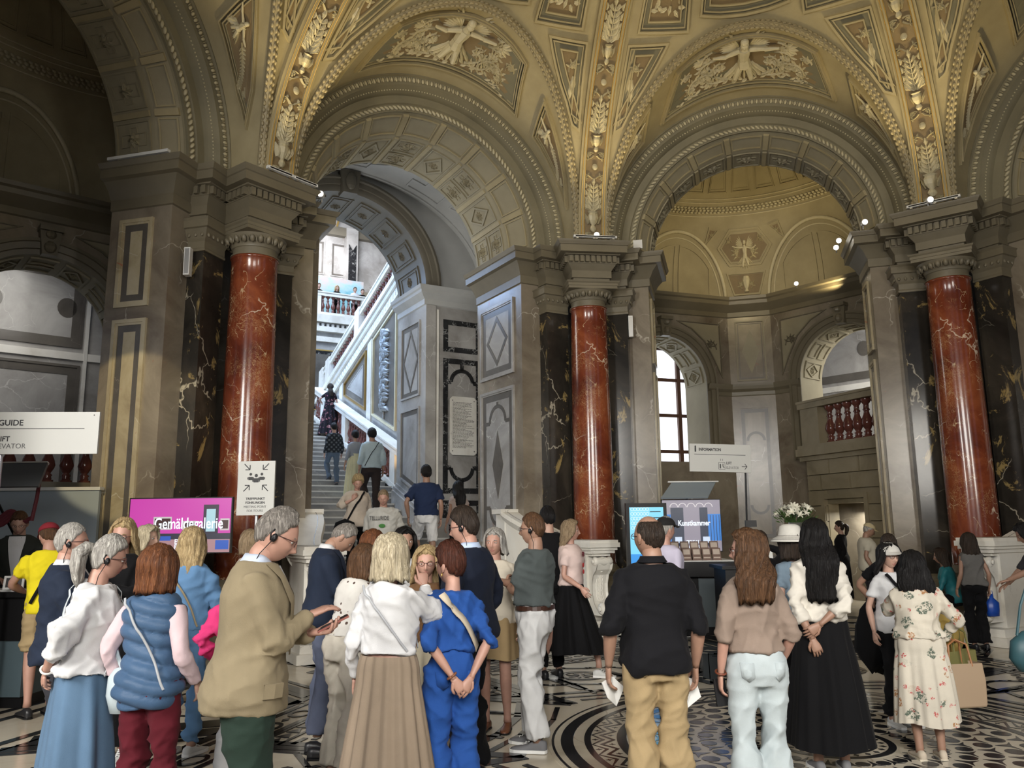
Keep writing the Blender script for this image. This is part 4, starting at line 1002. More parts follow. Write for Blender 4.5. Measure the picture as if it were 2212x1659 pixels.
    mb=MB(); mb.grid(sail,48,18); out.append(('sail_dome',mb.mesh('sail_dome',M_vault,True)))
    SD=Surf(lambda x,y:sail(x/3.4/(PI*1.1)+.5,y/2.9/math.radians(86)),-PI*1.1*3.4/2,PI*1.1*3.4/2,0,math.radians(86)*2.9,60,20,(0,9.75,7))
    mb=MB(); P=[(-.50,1.22),(-.28,1.58),(.28,1.58),(.50,1.22),(.28,.86),(-.28,.86)]; P=[(x*1.35,y-.22) for x,y in P][::-1]; frame(mb,SD,P,.035,.04,0,.2); frame(mb,SD,P,.02,.03,.06,.2); mb.mi=1; plate(mb,SD,P,.01,.2,.1); mb.mi=2
    f=lambda x,y,h=0:SD(x,y,h+.01); putto(mb,f,0,.72,.42,1); 
    for sd in (-1,1): mb.scroll(f,sd*.12,.8,(.3 if sd>0 else PI-.3),.5,sd*4.8,.014,.05,6,14,.12,sd); mb.scroll(f,sd*.3,1.1,(1. if sd>0 else PI-1.),.3,-sd*4.8,.012,.05,4,12,.1,sd)
    out.append(('relief_panel',mb.mesh('relief_panel',[M_vault,M_tan,M_relief])))
    mb=MB(); P=[(-.30,.08),(.30,.08),(.46,.52),(-.46,.52)]; frame(mb,SD,P,.03,.04,0,.2); mb.mi=1; plate(mb,SD,P,.01,.2,.04); mb.mi=2
    mb.tube([f(0,.14,.02),f(0,.2,.02),f(0,.24,.02),f(0,.36,.03),f(0,.44,.02)],[.06,.03,.06,.10,.07],8)
    for sd in (-1,1): mb.scroll(f,sd*.1,.2,(.6 if sd>0 else PI-.6),.3,sd*4.6,.012,.04,4,12,.08,sd)
    out.append(('relief_panel',mb.mesh('relief_panel',[M_vault,M_tan,M_relief])))
    for sd in (-1,1):
        mb=MB(); P=[(sd*.62,1.36),(sd*.90,1.42),(sd*1.02,1.0)]; P=P if sd<0 else P[::-1]; frame(mb,SD,P,.025,.04,0,.2); mb.mi=1; plate(mb,SD,P,.01,.2,.05); mb.mi=2; mb.scroll(f,sd*.85,1.2,PI/2,.2,sd*4,.012,.03,4,8,.07,sd); out.append(('relief_panel',mb.mesh('relief_panel',[M_vault,M_tan,M_relief])))
        # lunette arches over the slanted walls
        mb=MB(); pts=[SD(sd*(1.72+1.22*math.cos(t)),.02+1.30*math.sin(t),.02) for t in np.linspace(0,PI,41)]; mb.tube(pts,.045,8); pts2=[SD(sd*(1.72+1.10*math.cos(t)),.02+1.18*math.sin(t),.0) for t in np.linspace(0,PI,41)]; mb.tube(pts2,.02,6)
        for q in range(0,40): mb.ell(pts[q],(.05,.05,.05),5,4)
        out.append(('arch_moulding',mb.mesh('arch_moulding',M_relief,True)))
        mb=MB(); 
        for (x0,x1) in ((.85,1.65),(1.75,2.6)):
            P=[]
            for i in range(9):
                x=x0+(x1-x0)*i/8; P.append((sd*x,.12+ .95*math.sqrt(max(0,1-((x-1.7)/1.0)**2))))
            P=[(sd*x0,.1)]+P+[(sd*x1,.1)]; P=P if sd<0 else P[::-1]
            frame(mb,SD,P,.03,.03,0,.2); 
        mb.mi=1; out.append(('lunette_panel',mb.mesh('lunette_panel',[M_vault,M_panel])))
    mb=MB(); y=1.74; N_=90
    for i in range(N_):
        x=-5.0+10*i/N_
        for q in (-1,0,1): mb.ell(SD(x+(.03 if q==0 else 0),y+q*.045,.03),(.045,.03,.03),6,4)
    for yy in (1.62,1.88,1.95): mb.tube([SD(-5.2+10.4*i/60,yy,.01) for i in range(61)],.014,6)
    out.append(('garland_ring',mb.mesh('garland_ring',M_relief,True)))
    mb=MB()
    for i in range(9):
        x=-2.9+i*.72; P=[(x-.28,2.08),(x+.28,2.08),(x+.23,2.75),(x-.23,2.75)]; frame(mb,SD,P,.02,.04,0,.2); frame(mb,SD,P,.03,.02,.04,.2)
        for q in range(18): mb.ell(SD(x-.28+q*.033,2.08,.03),(.012,.012,.012),4,3)
    out.append(('vault_panel',mb.mesh('vault_panel',M_vault)))
    return out
ROOMM=room_meshes(); ROOML=room_meshes(2.35)
for k,nm in ((CR,'wall_side_room'),(LL,'wall_left_room'),(RR,'wall_right_room')):
    if k==LL: q0=W(LL,.66,-1.58); r=struct(nm,(q0.x,q0.y,0),k-PI/2); r.scale=(1,1,.955)
    else: r=struct(nm,(OX,OY,0),k-PI/2)
    for n_,me in (ROOML if k==LL else ROOMM):
        o=obj(n_,me,r)
        if k==LL and n_ in ('sail_dome','relief_panel','arch_moulding','lunette_panel','garland_ring','vault_panel'): o.scale=(1,.731,1); o.location=(0,3.50,0)
        if n_ in('garland_ring','arch_moulding'): o['kind']='stuff'
    # daylight court wall seen through the right-hand opening, window behind the left one
    A=Vector((.5,13.0));B=Vector((3.3,11.1));d=(B-A).normalized();nn=Vector((d.y,-d.x)); nn=nn if nn.y>0 else -nn
    g=lambda x,z,h=0:(A.x+d.x*x+nn.x*(3.4-h),A.y+d.y*x+nn.y*(3.4-h),z)
    mb=MB(); mb.prism(rect(-1.6,6.6,0,8.5),-.2,0,g); mb.build('court_wall',M_greyw,r)
    for a,b,z0,z1 in ((-1.2,.9,5.3,6.9),(-1.2,.9,1.5,4.95),(1.25,3.08,5.3,6.9),(1.25,3.08,1.5,4.95),(3.45,5.2,5.3,6.9),(3.45,5.2,1.5,4.95)):
        mb=MB(); frame(mb,g,rect(a,b,z0,z1),.05,.03,0,9); frame(mb,g,rect(a,b,z0,z1),.15,.012,.05,9)
        if z0>5:
            for sx in (a+.3,b-.3): mb.prism([(sx+.17*math.cos(q*PI/8),(z0+z1)/2+.2*math.sin(q*PI/8)) for q in range(16)],0,.012,g)
        mb.build('slate_inlay',M_slate,r)
    mb=MB(); mb.prism(rect(-1.6,6.6,5.05,5.2),0,.05,g); mb.prism(rect(3.12,3.18,0,8),0,.06,g); mb.prism(rect(1.0,1.08,0,8),0,.06,g); mb.build('white_string_course',M_white,r)
wn=struct('window_1',(OX,OY,0),CR-PI/2)
A=Vector((-.5,13.0));B=Vector((-3.3,11.1));d=(B-A).normalized();nn=Vector((d.y,-d.x)); nn=nn if nn.y>0 else -nn
g=lambda x,z,h=0:(A.x+d.x*x+nn.x*(1.3-h),A.y+d.y*x+nn.y*(1.3-h),z)
mb=MB(); mb.prism(rect(.2,3.4,2.2,6.6),-.02,-.01,g); mb.build('bright_pane',mat('overcast_sky_glass',(.9,.93,1),.3,emit=(.86,.92,1),es=1.5),wn)
mb=MB()
for x in (.7,1.5,2.3,3.0): mb.prism(rect(x-.05,x+.05,2.2,6.6),0,.08,g)
for z in (2.6,3.4,4.3,5.2,6.0): mb.prism(rect(.2,3.4,z-.04,z+.04),0,.06,g)
mb.build('mullion',mat('brown_window_frame',(.12,.055,.03),.5),wn)
# rusticated porch with lit doorway and balcony, right side of the room
def porch(k,name,door=True):
    r=struct(name,(OX,OY,0),k-PI/2)
    A=Vector((1.02,12.10));B=Vector((2.9,9.45));L=(B-A).length;d=(B-A)/L;nn=Vector((d.y,-d.x)); nn=-nn if nn.y>0 else nn
    g=lambda x,z,h=0:(A.x+d.x*x+nn.x*h,A.y+d.y*x+nn.y*h,z)
    H=2.98; dx0,dx1,dh=.52,1.60,2.02
    rowh=.33; z=0; i=0; rr_=random.Random(4)
    mb=MB(); mb.prism(rect(0,dx0,0,H),-.3,-.03,g); mb.prism(rect(dx1,L,0,H),-.3,-.03,g); mb.prism(rect(dx0,dx1,dh,H),-.3,-.03,g); mb.prism(rect(0,.03,0,H),-1.6,-.0,g); mb.build('core',M_sand,r)
    while z<H-.05:
        x=0; w0=.42 if i%2 else .7
        while x<L-.01:
            x1=min(L,x+w0); w0=.85
            for a,b in ([(x,x1)] if z>=dh-.01 else [(x,min(x1,dx0)),(max(x,dx1),x1)]):
                if b-a>.06: mb=MB(); mb.prism(rect(a+.008,b-.008,z+.008,min(z+rowh,H)-.008),-.03,.03+.012*rr_.random(),g,.03); mb.build('stone_block',M_sand,r)
            x=x1
        z+=rowh; i+=1
    mb=MB(); frame(mb,g,rect(dx0-.02,dx1+.02,-.4,dh+.1),.1,.06,-.1,9); mb.build('door_surround',M_sand,r)
    for z0,z1,h in ((2.96,3.06,.10),(3.06,3.22,.20),(3.22,3.30,.14)): mb=MB(); mb.prism(rect(-.12,L,z0,z1),-1.5,h,g); mb.build('balcony_slab',M_sand,r)
    mb=MB(); mb.prism(rect(.0,.55,3.3,4.1),-.2,.1,g); mb.prism(rect(-.05,L,4.1,4.22),-.25,.14,g); mb.prism(rect(-.05,L,4.22,4.27),-.28,.17,g); mb.build('parapet',M_sand,r)
    for i in range(9):
        p=g(.75+i*.26,3.3,-.05); o=obj('baluster',BALM,r,p); o.scale=(1.35,1.35,1.28)
    return r,g,L,dx0,dx1,dh
pr,g,L,dx0,dx1,dh=porch(CR,'wall_porch')
dr=struct('door_1',(OX,OY,0),CR-PI/2)
mb=MB(); mb.prism(rect(dx0-.3,dx1+1.0,-.02,2.2),-1.2,-1.1,g)
mb.build('corridor_wall',M_wplast,dr)
for j in range(5):
    mb=MB(); mb.prism(rect(dx0+.02,dx0+.62,.02+.42*j,.40+.42*j),-1.1,-1.07,g); mb.build('stone_block',mat('pale_grey_stone',(.50,.49,.43),.5),dr)
mb=MB(); mb.prism(rect(dx0-.3,dx1+1.0,2.2,2.3),-1.2,-.2,g); mb.prism(rect(dx0+.02,dx1,1.90,2.0),-1.05,-.95,g); mb.build('corridor_ceiling',M_wplast,dr)
p=g(dx0+.6,1.85,-.6); pw=Matrix.Translation((OX,OY,0))@Matrix.Rotation(CR-PI/2,4,'Z')@Vector(p)
area('corridor_light',pw,pw+Vector((0,0,-1)),.6,.6,26,(1,.97,.88))
A=Vector((.50,13.0));B=Vector((3.3,11.1));d=(B-A).normalized();nn=Vector((d.y,-d.x)); nn=-nn if nn.y>0 else nn
q0=W(LL,.66,-1.58); lb=thing('opening_balustrade','dark red balusters in the arched opening at the far left, behind the hanging sign','balustrade',(q0.x,q0.y,0),LL-PI/2)
g=lambda x,z,h=0:(A.x+d.x*x+nn.x*h,A.y+d.y*x+nn.y*h,z)
mb=MB(); mb.prism(rect(.68,2.88,2.22,2.34),-.4,.02,g); mb.prism(rect(.68,2.88,3.0,3.14),-.35,-.02,g); mb.build('rail',M_ent,lb)
for i in range(9): o=obj('baluster',BALM,lb,g(.82+i*.25,2.34,-.18)); o.scale=(1.2,1.2,1.07)
# flights of the side room seen at the left
rl=thing('stair_rail','dark stone stair parapet with balusters, left inside the information room','balustrade',(OX,OY,0),CR-PI/2)
mb=MB(); mb.prism([(10.3,1.2),(12.6,2.5),(12.6,2.62),(10.3,1.32)],0,.18,lambda y,z,h=0:(-1.75+h,y,z)); mb.prism([(10.3,.5),(12.6,1.7),(12.6,1.85),(10.3,.65)],0,.2,lambda y,z,h=0:(-1.75+h,y,z)); mb.box(-2.4,-1.75,10.2,12.6,.0,.7); mb.build('parapet',M_entd,rl)
for i in range(9): o=obj('baluster',BALM,rl,(-1.66,10.5+i*.24,.72+i*.13)); o.scale=(1,1,1.0)
# ------------------------------------------------------------------ floor: cream slabs with black marble inlay
fl=struct('floor',(OX,OY,0),0)
mb=MB(); mb.box(-16,14,-14,20,-.12,-.004); mb.build('slab_bed',M_fcream,fl)
FI=lambda x,y,h=0:(x,y,h)
def ringm(r0,r1,n=96,h=.0025):
    mb=MB(); V=[];F=[]
    for i in range(n):
        a=2*PI*i/n; c,s=math.cos(a),math.sin(a); V+=[(r0*c,r0*s,h),(r1*c,r1*s,h),(r1*c,r1*s,-.01),(r0*c,r0*s,-.01)]
    for i in range(n): j=(i+1)%n; F+=[(i*4,i*4+1,j*4+1,j*4),(i*4+1,i*4+2,j*4+2,j*4+1),(i*4+3,i*4,j*4,j*4+3)]
    mb.add(V,F); return mb
def flat(mb,P,h=.0025): 
    n=len(P); V=[(x,y,h) for x,y in P]+[(x,y,-.01) for x,y in P]; mb.add(V,[tuple(range(n))]+[(i,n+i,n+(i+1)%n,(i+1)%n) for i in range(n)])
def polar(r,a): return (r*math.cos(a),r*math.sin(a))
def disc(mb,c,r,n=16,sq=1,rot=0): flat(mb,[(c[0]+r*math.cos(2*PI*i/n)*math.cos(rot)-r*sq*math.sin(2*PI*i/n)*math.sin(rot),c[1]+r*math.cos(2*PI*i/n)*math.sin(rot)+r*sq*math.sin(2*PI*i/n)*math.cos(rot)) for i in range(n)])
# cream slabs between the rings (joints show as hairlines)
for r0,r1,nn_ in ((0,.47,1),(.47,1.52,16),(1.52,2.12,24)):
    for i in range(nn_):
        a0=2*PI*i/nn_; a1=2*PI*(i+1)/nn_; P=[polar(r1-.0015,a0+(a1-a0)*t/6+.0015*(t==0)) for t in range(7)]
        if r0: P+=[polar(r0+.0015,a1-(a1-a0)*t/6) for t in range(7)]
        elif nn_==1: P=[polar(r1,2*PI*t/32) for t in range(32)]
        mb=MB(); flat(mb,P,.0); mb.build('floor_slab',M_fcream,fl)
for r0,r1 in ((.40,.455),(.30,.325),(1.515,1.59),(1.79,1.84),(1.925,2.02),(2.07,2.09),(.06,.075)): ringm(r0,r1).build('marble_ring',M_fblack,fl)
mb=MB()
for i in range(24):
    a=2*PI*i/24; flat(mb,[polar(.10,a),polar(.17,a+.07),polar(.26,a+.045),polar(.285,a),polar(.26,a-.045),polar(.17,a-.07)])
    a+=PI/24; flat(mb,[polar(.335,a),polar(.365,a+.06),polar(.39,a),polar(.365,a-.06)])
disc(mb,(0,0),.05); mb.build('petal_inlay',M_fblack,fl)
mb=MB(); NS=24
for j in range(6):
    r=.58+.165*j
    NSj=NS
    for i in range(NSj):
        a=2*PI*(i+(j%2)*.5)/NSj; s=r/1.1
        disc(mb,polar(r,a),.058*min(1.25,.55+.6*s),14,1.0)
        # cusped triangles where the scales meet
        b=a+PI/NSj; R0=r-.02; w=.72*PI/NSj
        flat(mb,[polar(R0+.085,b-w*.85),polar(R0+.035,b-w*.30),polar(R0-.060,b),polar(R0+.035,b+w*.30),polar(R0+.085,b+w*.85),polar(R0+.055,b)])
mb.build('scale_inlay',M_fblack,fl)['kind']='stuff'
mb=MB(); NZ=40
for i in range(NZ):
    a=2*PI*i/NZ; b=PI/NZ
    for (ra,rb_) in ((1.60,1.70),(1.68,1.78)):
        flat(mb,[polar(ra,a-b),polar(rb_,a),polar(ra,a+b),polar(ra+.028,a+b),polar(rb_+.03 if rb_<1.75 else 1.79,a),polar(ra+.028,a-b)])
    for rr_,aa in ((1.635,a),(1.755,a+b)):
        c=polar(rr_,aa); flat(mb,[(c[0]+(.026 if q%2==0 else .010)*math.cos(aa+q*PI/4),c[1]+(.026 if q%2==0 else .010)*math.sin(aa+q*PI/4)) for q in range(8)])
mb.build('zigzag_inlay',M_fblack,fl)
# octagonal field: work in each side's frame, x along the side, y outward
def inframe(k,P): c,s=math.cos(k),math.sin(k); return [(s*x+c*y,-c*x+s*y) for x,y in P]
T8=math.tan(DL)
def line(mb,k,pts,w):
    for a,b in zip(pts[:-1],pts[1:]):
        w_=w*1.55; a=Vector(a);b=Vector(b);d=(b-a).normalized();n=Vector((-d.y,d.x))*w_/2; flat(mb,inframe(k,[tuple(a-n-d*w/2),tuple(b-n+d*w/2),tuple(b+n+d*w/2),tuple(a+n-d*w/2)]))
for j in range(8):
    k=TH+DL+j*PI/4; mb=MB()
    for y,w in ((4.28,.035),(4.58,.035),(6.2,.05),(6.02,.02),(4.70,.06)): line(mb,k,[(-y*T8,y),(y*T8,y)],w)
    # chain of rings and lozenges
    n_=7; 
    for i in range(n_):
        x=(i-(n_-1)/2)*.50; 
        for t in range(18):
            a0=2*PI*t/18;a1=2*PI*(t+1)/18; r0,r1=.066,.098
            flat(mb,inframe(k,[(x+r0*1.5*math.cos(a0),4.43+r0*math.sin(a0)),(x+r1*1.5*math.cos(a0),4.43+r1*math.sin(a0)),(x+r1*1.5*math.cos(a1),4.43+r1*math.sin(a1)),(x+r0*1.5*math.cos(a1),4.43+r0*math.sin(a1))]))
        if i<n_-1: flat(mb,inframe(k,[(x+.18,4.43),(x+.25,4.40),(x+.32,4.43),(x+.25,4.46)]))
    # saw-tooth triangles
    for i in range(12): x=-.95+i*.16; flat(mb,inframe(k,[(x,4.08),(x+.14,4.14),(x,4.20)]))
    line(mb,k,[(-1.0,4.05),(1.0,4.05)],.02); line(mb,k,[(-1.0,4.23),(1.0,4.23)],.02)
    # rosette in a lozenge frame with rounded shoulders
    c=(0,3.28)
    for t in range(24):
        a0=2*PI*t/24;a1=2*PI*(t+1)/24
        for r0,r1 in ((.245,.262),(.185,.225)): flat(mb,inframe(k,[(c[0]+r0*math.cos(a0),c[1]+r0*math.sin(a0)),(c[0]+r1*math.cos(a0),c[1]+r1*math.sin(a0)),(c[0]+r1*math.cos(a1),c[1]+r1*math.sin(a1)),(c[0]+r0*math.cos(a1),c[1]+r0*math.sin(a1))]))
        if t%3==0: flat(mb,inframe(k,[(c[0]+.03*math.cos(a0),c[1]+.03*math.sin(a0)),(c[0]+.10*math.cos(a0+.22),c[1]+.10*math.sin(a0+.22)),(c[0]+.165*math.cos(a0),c[1]+.165*math.sin(a0)),(c[0]+.10*math.cos(a0-.22),c[1]+.10*math.sin(a0-.22))]))
    for sg in (-1,1):
        for t in range(12):
            a0=2*PI*t/12;a1=2*PI*(t+1)/12; x=sg*.36; flat(mb,inframe(k,[(x+.03*math.cos(a0),c[1]+.03*math.sin(a0)),(x+.045*math.cos(a0),c[1]+.045*math.sin(a0)),(x+.045*math.cos(a1),c[1]+.045*math.sin(a1)),(x+.03*math.cos(a1),c[1]+.03*math.sin(a1))]))
        arc=[(sg*(.34+.36*math.cos(a)),3.28+.36*math.sin(a)) for a in np.linspace(-PI/2*.95,PI/2*.95,12)]
        line(mb,k,[(sg*.1,2.78),(sg*.32,2.92)]+arc+[(sg*.32,3.64),(sg*.1,3.78)],.035)
    line(mb,k,[(-.1,2.78),(.1,2.78)],.035); line(mb,k,[(-.1,3.78),(.1,3.78)],.035)
    # nested keys around the ring
    for q in range(4):
        o=.085*q; line(mb,k,[(-.95+o*2.0,3.95-o*1.0),(-.78+o*.6,3.95-o)],.03)
    line(mb,k,[(-.84,2.62),(-.30,2.50),(.30,2.50),(.84,2.62)],.05); line(mb,k,[(-.80,2.42),(-.30,2.32),(.30,2.32),(.80,2.42)],.035)
    line(mb,k,[(-.70,2.24),(-.25,2.18),(.25,2.18),(.70,2.24)],.03)
    mb.build('key_inlay',M_fblack,fl)['kind']='stuff'
    # V bands aimed at the columns, between the rosettes
    kv=TH+j*PI/4; mb=MB()
    for o,w in ((0,.075),(.16,.05),(.27,.03),(.36,.05)):
        for sg in (-1,1): line(mb,kv,[(sg*.02,2.35+o*1.6),(sg*(.02+.72*(4.25-2.35-o*1.6)/2.0),4.22)] if o<1.1 else [],w)
    for q in range(7):
        y=3.0+q*.19; x=.10+.05*q
        if y<4.1: line(mb,kv,[(-x,y),(0,y-.12),(x,y)],.03); 
        flat(mb,inframe(kv,[(-.03,y+.02),(0,y-.02),(.03,y+.02),(0,y+.06)]))
    for sg in (-1,1):
        line(mb,kv,[(sg*.95,3.35),(sg*.62,2.62)],.03)
        for q in range(3): line(mb,kv,[(sg*(.55+.10*q),2.42+.16*q),(sg*(.95+.02*q),3.05+.12*q)],.03)
    mb.build('chevron_inlay',M_fblack,fl)['kind']='stuff'
    # outer field: large cream panels with ovals, diagonal bands and nested corners
    mb=MB()
    for sg in (-1,1):
        for o,w in ((0,.16),(.28,.05),(.42,.10),(.62,.04)): line(mb,k,[(sg*(.35+o),4.75),(sg*(1.25+o*.8),6.0)],w)
        for q in range(4): o=.13*q; line(mb,k,[(sg*(1.62+.3),4.80+o),(sg*(1.62+o*.9),4.80+o),(sg*(1.9+o*.3),5.4)],.035)
        line(mb,k,[(sg*2.0,4.85),(sg*2.45,5.95)],.09)
    for t in range(30):
        a0=2*PI*t/30;a1=2*PI*(t+1)/30; r0,r1=.30,.345
        for (cx,cy,fx) in ((0,5.45,1.0),): flat(mb,inframe(k,[(cx+r0*fx*math.cos(a0),cy+r0*math.sin(a0)*1.3),(cx+r1*fx*math.cos(a0),cy+r1*1.3*math.sin(a0)),(cx+r1*fx*math.cos(a1),cy+r1*1.3*math.sin(a1)),(cx+r0*fx*math.cos(a1),cy+r0*1.3*math.sin(a1))]))
    line(mb,k,[(0,4.75),(0,5.02)],.03); line(mb,k,[(0,5.9),(0,6.05)],.03); disc_c=inframe(k,[(0,5.45)])[0]; disc(mb,disc_c,.09)
    mb.build('border_inlay',M_fblack,fl)['kind']='stuff'
    # threshold bands running into the bays
    mb=MB()
    for y in (6.9,7.15,8.6,8.8): line(mb,k,[(-1.5,y),(1.5,y)],.05)
    for q in range(7): disc(mb,inframe(k,[(-1.2+q*.4,7.9)])[0],.10,16)
    for sg in (-1,1): line(mb,k,[(sg*1.5,7.3),(sg*1.5,8.5)],.05)
    if j!=0: mb.build('threshold_inlay',M_fblack,fl)['kind']='stuff'
# marble stair cheeks with scrolled newels, and the matching pair at the right
def newel(name,label,k,side,ramp=True,flip=1,mirror_sweep=False):
    t=thing(name,label,'newel',(OX,OY,0),k-PI/2)
    x=side*2.16; n0=6.0
    mb=MB()
    mb.prism([(-.33,-.34),(.33,-.34),(.33,.5),(-.33,.5)],0,.12,lambda a,b,h=0:(x+a,n0+b,h)); mb.prism([(-.28,-.28),(.28,-.28),(.28,.5),(-.28,.5)],.12,.22,lambda a,b,h=0:(x+a,n0+b,h),.02); mb.build('base',M_white,t)
    # pedestal
    mb=MB(); mb.box(x-.19,x+.19,n0-.05,n0+.60,.22,1.22); me=mb.build('pedestal',M_white,t)
    mb=MB(); P=rect(x-.20,x+.20,n0-.18,n0+.64)
    for z0,z1,e in ((1.16,1.20,-.02),(1.20,1.25,.03),(1.25,1.29,.06),(1.29,1.36,.09),(1.36,1.40,.07)): mb.box(x-.19-e,x+.19+e,n0-.20-e,n0+.64+e,z0,z1)
    mb.build('cap',M_white,t)
    # S-scroll console on the front: upper volute, tapering body with carved leaf, lower volute
    mb=MB(); prof=[]
    for i in range(20): a=i/19; prof.append((n0-.06-.16*(1-a)**1.2-.02-.10*a*a*0-.20*max(0,a-.72)/.28*(1),1.08-.80*a))
    prof=[(n0-.24,1.12),(n0-.27,1.04),(n0-.24,.96),(n0-.16,.88),(n0-.12,.75),(n0-.12,.62),(n0-.15,.50),(n0-.22,.40),(n0-.30,.33),(n0-.36,.30)]
    V=[];F=[]
    for y,z in prof:
        for sx in (-.15,-.12,.12,.15): V.append((x+sx,y+(.0 if abs(sx)>.13 else .02),z))
    for y,z in prof: V+=[(x-.15,n0,z),(x+.15,n0,z)]
    m=len(prof)
    for i in range(m-1):
        for q in range(3): F.append((i*4+q,i*4+q+1,i*4+5+q,i*4+4+q))
        F.append((i*4,i*4+4,4*m+2*i+2,4*m+2*i)); F.append((i*4+3,4*m+2*i+1,4*m+2*i+3,i*4+7))
    mb.add(V,F); mb.build('console',M_white,t)
    mb=MB(); mb.smooth=True
    def vol(y,z,r,w): 
        mb.tube([(x-w,y,z),(x-w+.03,y,z),(x-w*.5,y,z),(x,y,z),(x+w*.5,y,z),(x+w-.03,y,z),(x+w,y,z)],[r*.6,r,r*.78,r*1.0,r*.78,r,r*.6],14)
        for s2 in (-1,1): mb.tube([(x+s2*w,y,z),(x+s2*(w+.02),y,z)],[r*.5,r*.35],10)
    vol(n0-.20,1.08,.075,.17); mb.build('volute',M_white,t); mb=MB(); mb.smooth=True; vol(n0-.34,.40,.09,.17); mb.build('volute',M_white,t)
    mb=MB(); fc=lambda a,b,h=0:(x+a,n0-.10-.10*abs((b-.7)/.4)**2-h,b)
    for q in range(7): 
        z=.50+q*.065
        for s2 in (-1,1): mb.leaf(fc,s2*.012,z,PI/2-s2*.7,.10,.03,.03,s2*.8,5)
    mb.leaf(fc,0,.5,PI/2,.45,.03,.05,0,6); mb.tube([fc(0,.95,.02),fc(0,.92,.03)],.04,8); mb.build('carved_leaf',M_white,t)
    if ramp:
        # sloping cheek wall behind the newel, curving towards the jamb
        NSEG=18; rows=[]
        for i in range(NSEG+1):
            u=i/NSEG; y=n0+.55+1.35*u; sx=x-side*(.16*(1-math.cos(u*PI))*.9)*1.2; zt=1.30+.10*u+ (.36)*u*1.35+ .12*math.sin(u*PI)*0
            rows.append((sx,y,zt))
        mb=MB()
        prof=[(-.18,0),(-.18,'z-.18'),(-.22,'z-.13'),(-.26,'z-.06'),(-.24,'z'),(.24,'z'),(.26,'z-.06'),(.22,'z-.13'),(.18,'z-.18'),(.18,0)]
        V=[]
        for sx,y,zt in rows:
            for o,zz in prof: V.append((sx+o,y,zt+float(zz[1:] or 0) if isinstance(zz,str) else zz))
        m=len(prof); F=[(i*m+q,(i+1)*m+q,(i+1)*m+q+1,i*m+q+1) for i in range(NSEG) for q in range(m-1)]; F+=[tuple(range(m)),tuple(NSEG*m+q for q in range(m))[::-1]]
        mb.add(V,F); me=mb.mesh('cheek_wall',M_white); autosmooth(me,30); obj('cheek_wall',me,t)
        mb=MB(); sx,y,zt=rows[-1]; mb.box(sx-.27,sx+.27,y-.05,y+.28,zt-.05,zt+.03); mb.box(sx-.2,sx+.2,y-.05,y+.25,0,zt-.05); mb.build('end_block',M_white,t)
        for s2 in (-1,1):
            mb=MB()
            for i in range(NSEG):
                a=rows[i];b=rows[i+1]; mb.add([(a[0]+s2*.14,a[1],a[2]+.002),(b[0]+s2*.14,b[1],b[2]+.002),(b[0]+s2*.150,b[1],b[2]+.002),(a[0]+s2*.150,a[1],a[2]+.002)],[(0,1,2,3)])
            mb.build('groove_line',M_slate,t)
    # incised border on the cap
    mb=MB(); frame(mb,lambda a,b,h=0:(x+a,n0+b,1.401+h),rect(-.17,.17,-.12,.56),.012,.002,0,9); mb.build('groove_line',M_slate,t)
    return t
newel('stair_newel','white marble scrolled newel and curved cheek, left of the stair foot',LC,-1)
newel('stair_newel','white marble scrolled newel and sloping cheek beside the central red column',LC,1)
newel('stair_newel','white marble scrolled newel at the right edge, near the seated visitors',RR,-1)
newel('stair_newel','white marble scrolled newel beyond the right edge of the picture',RR,1)
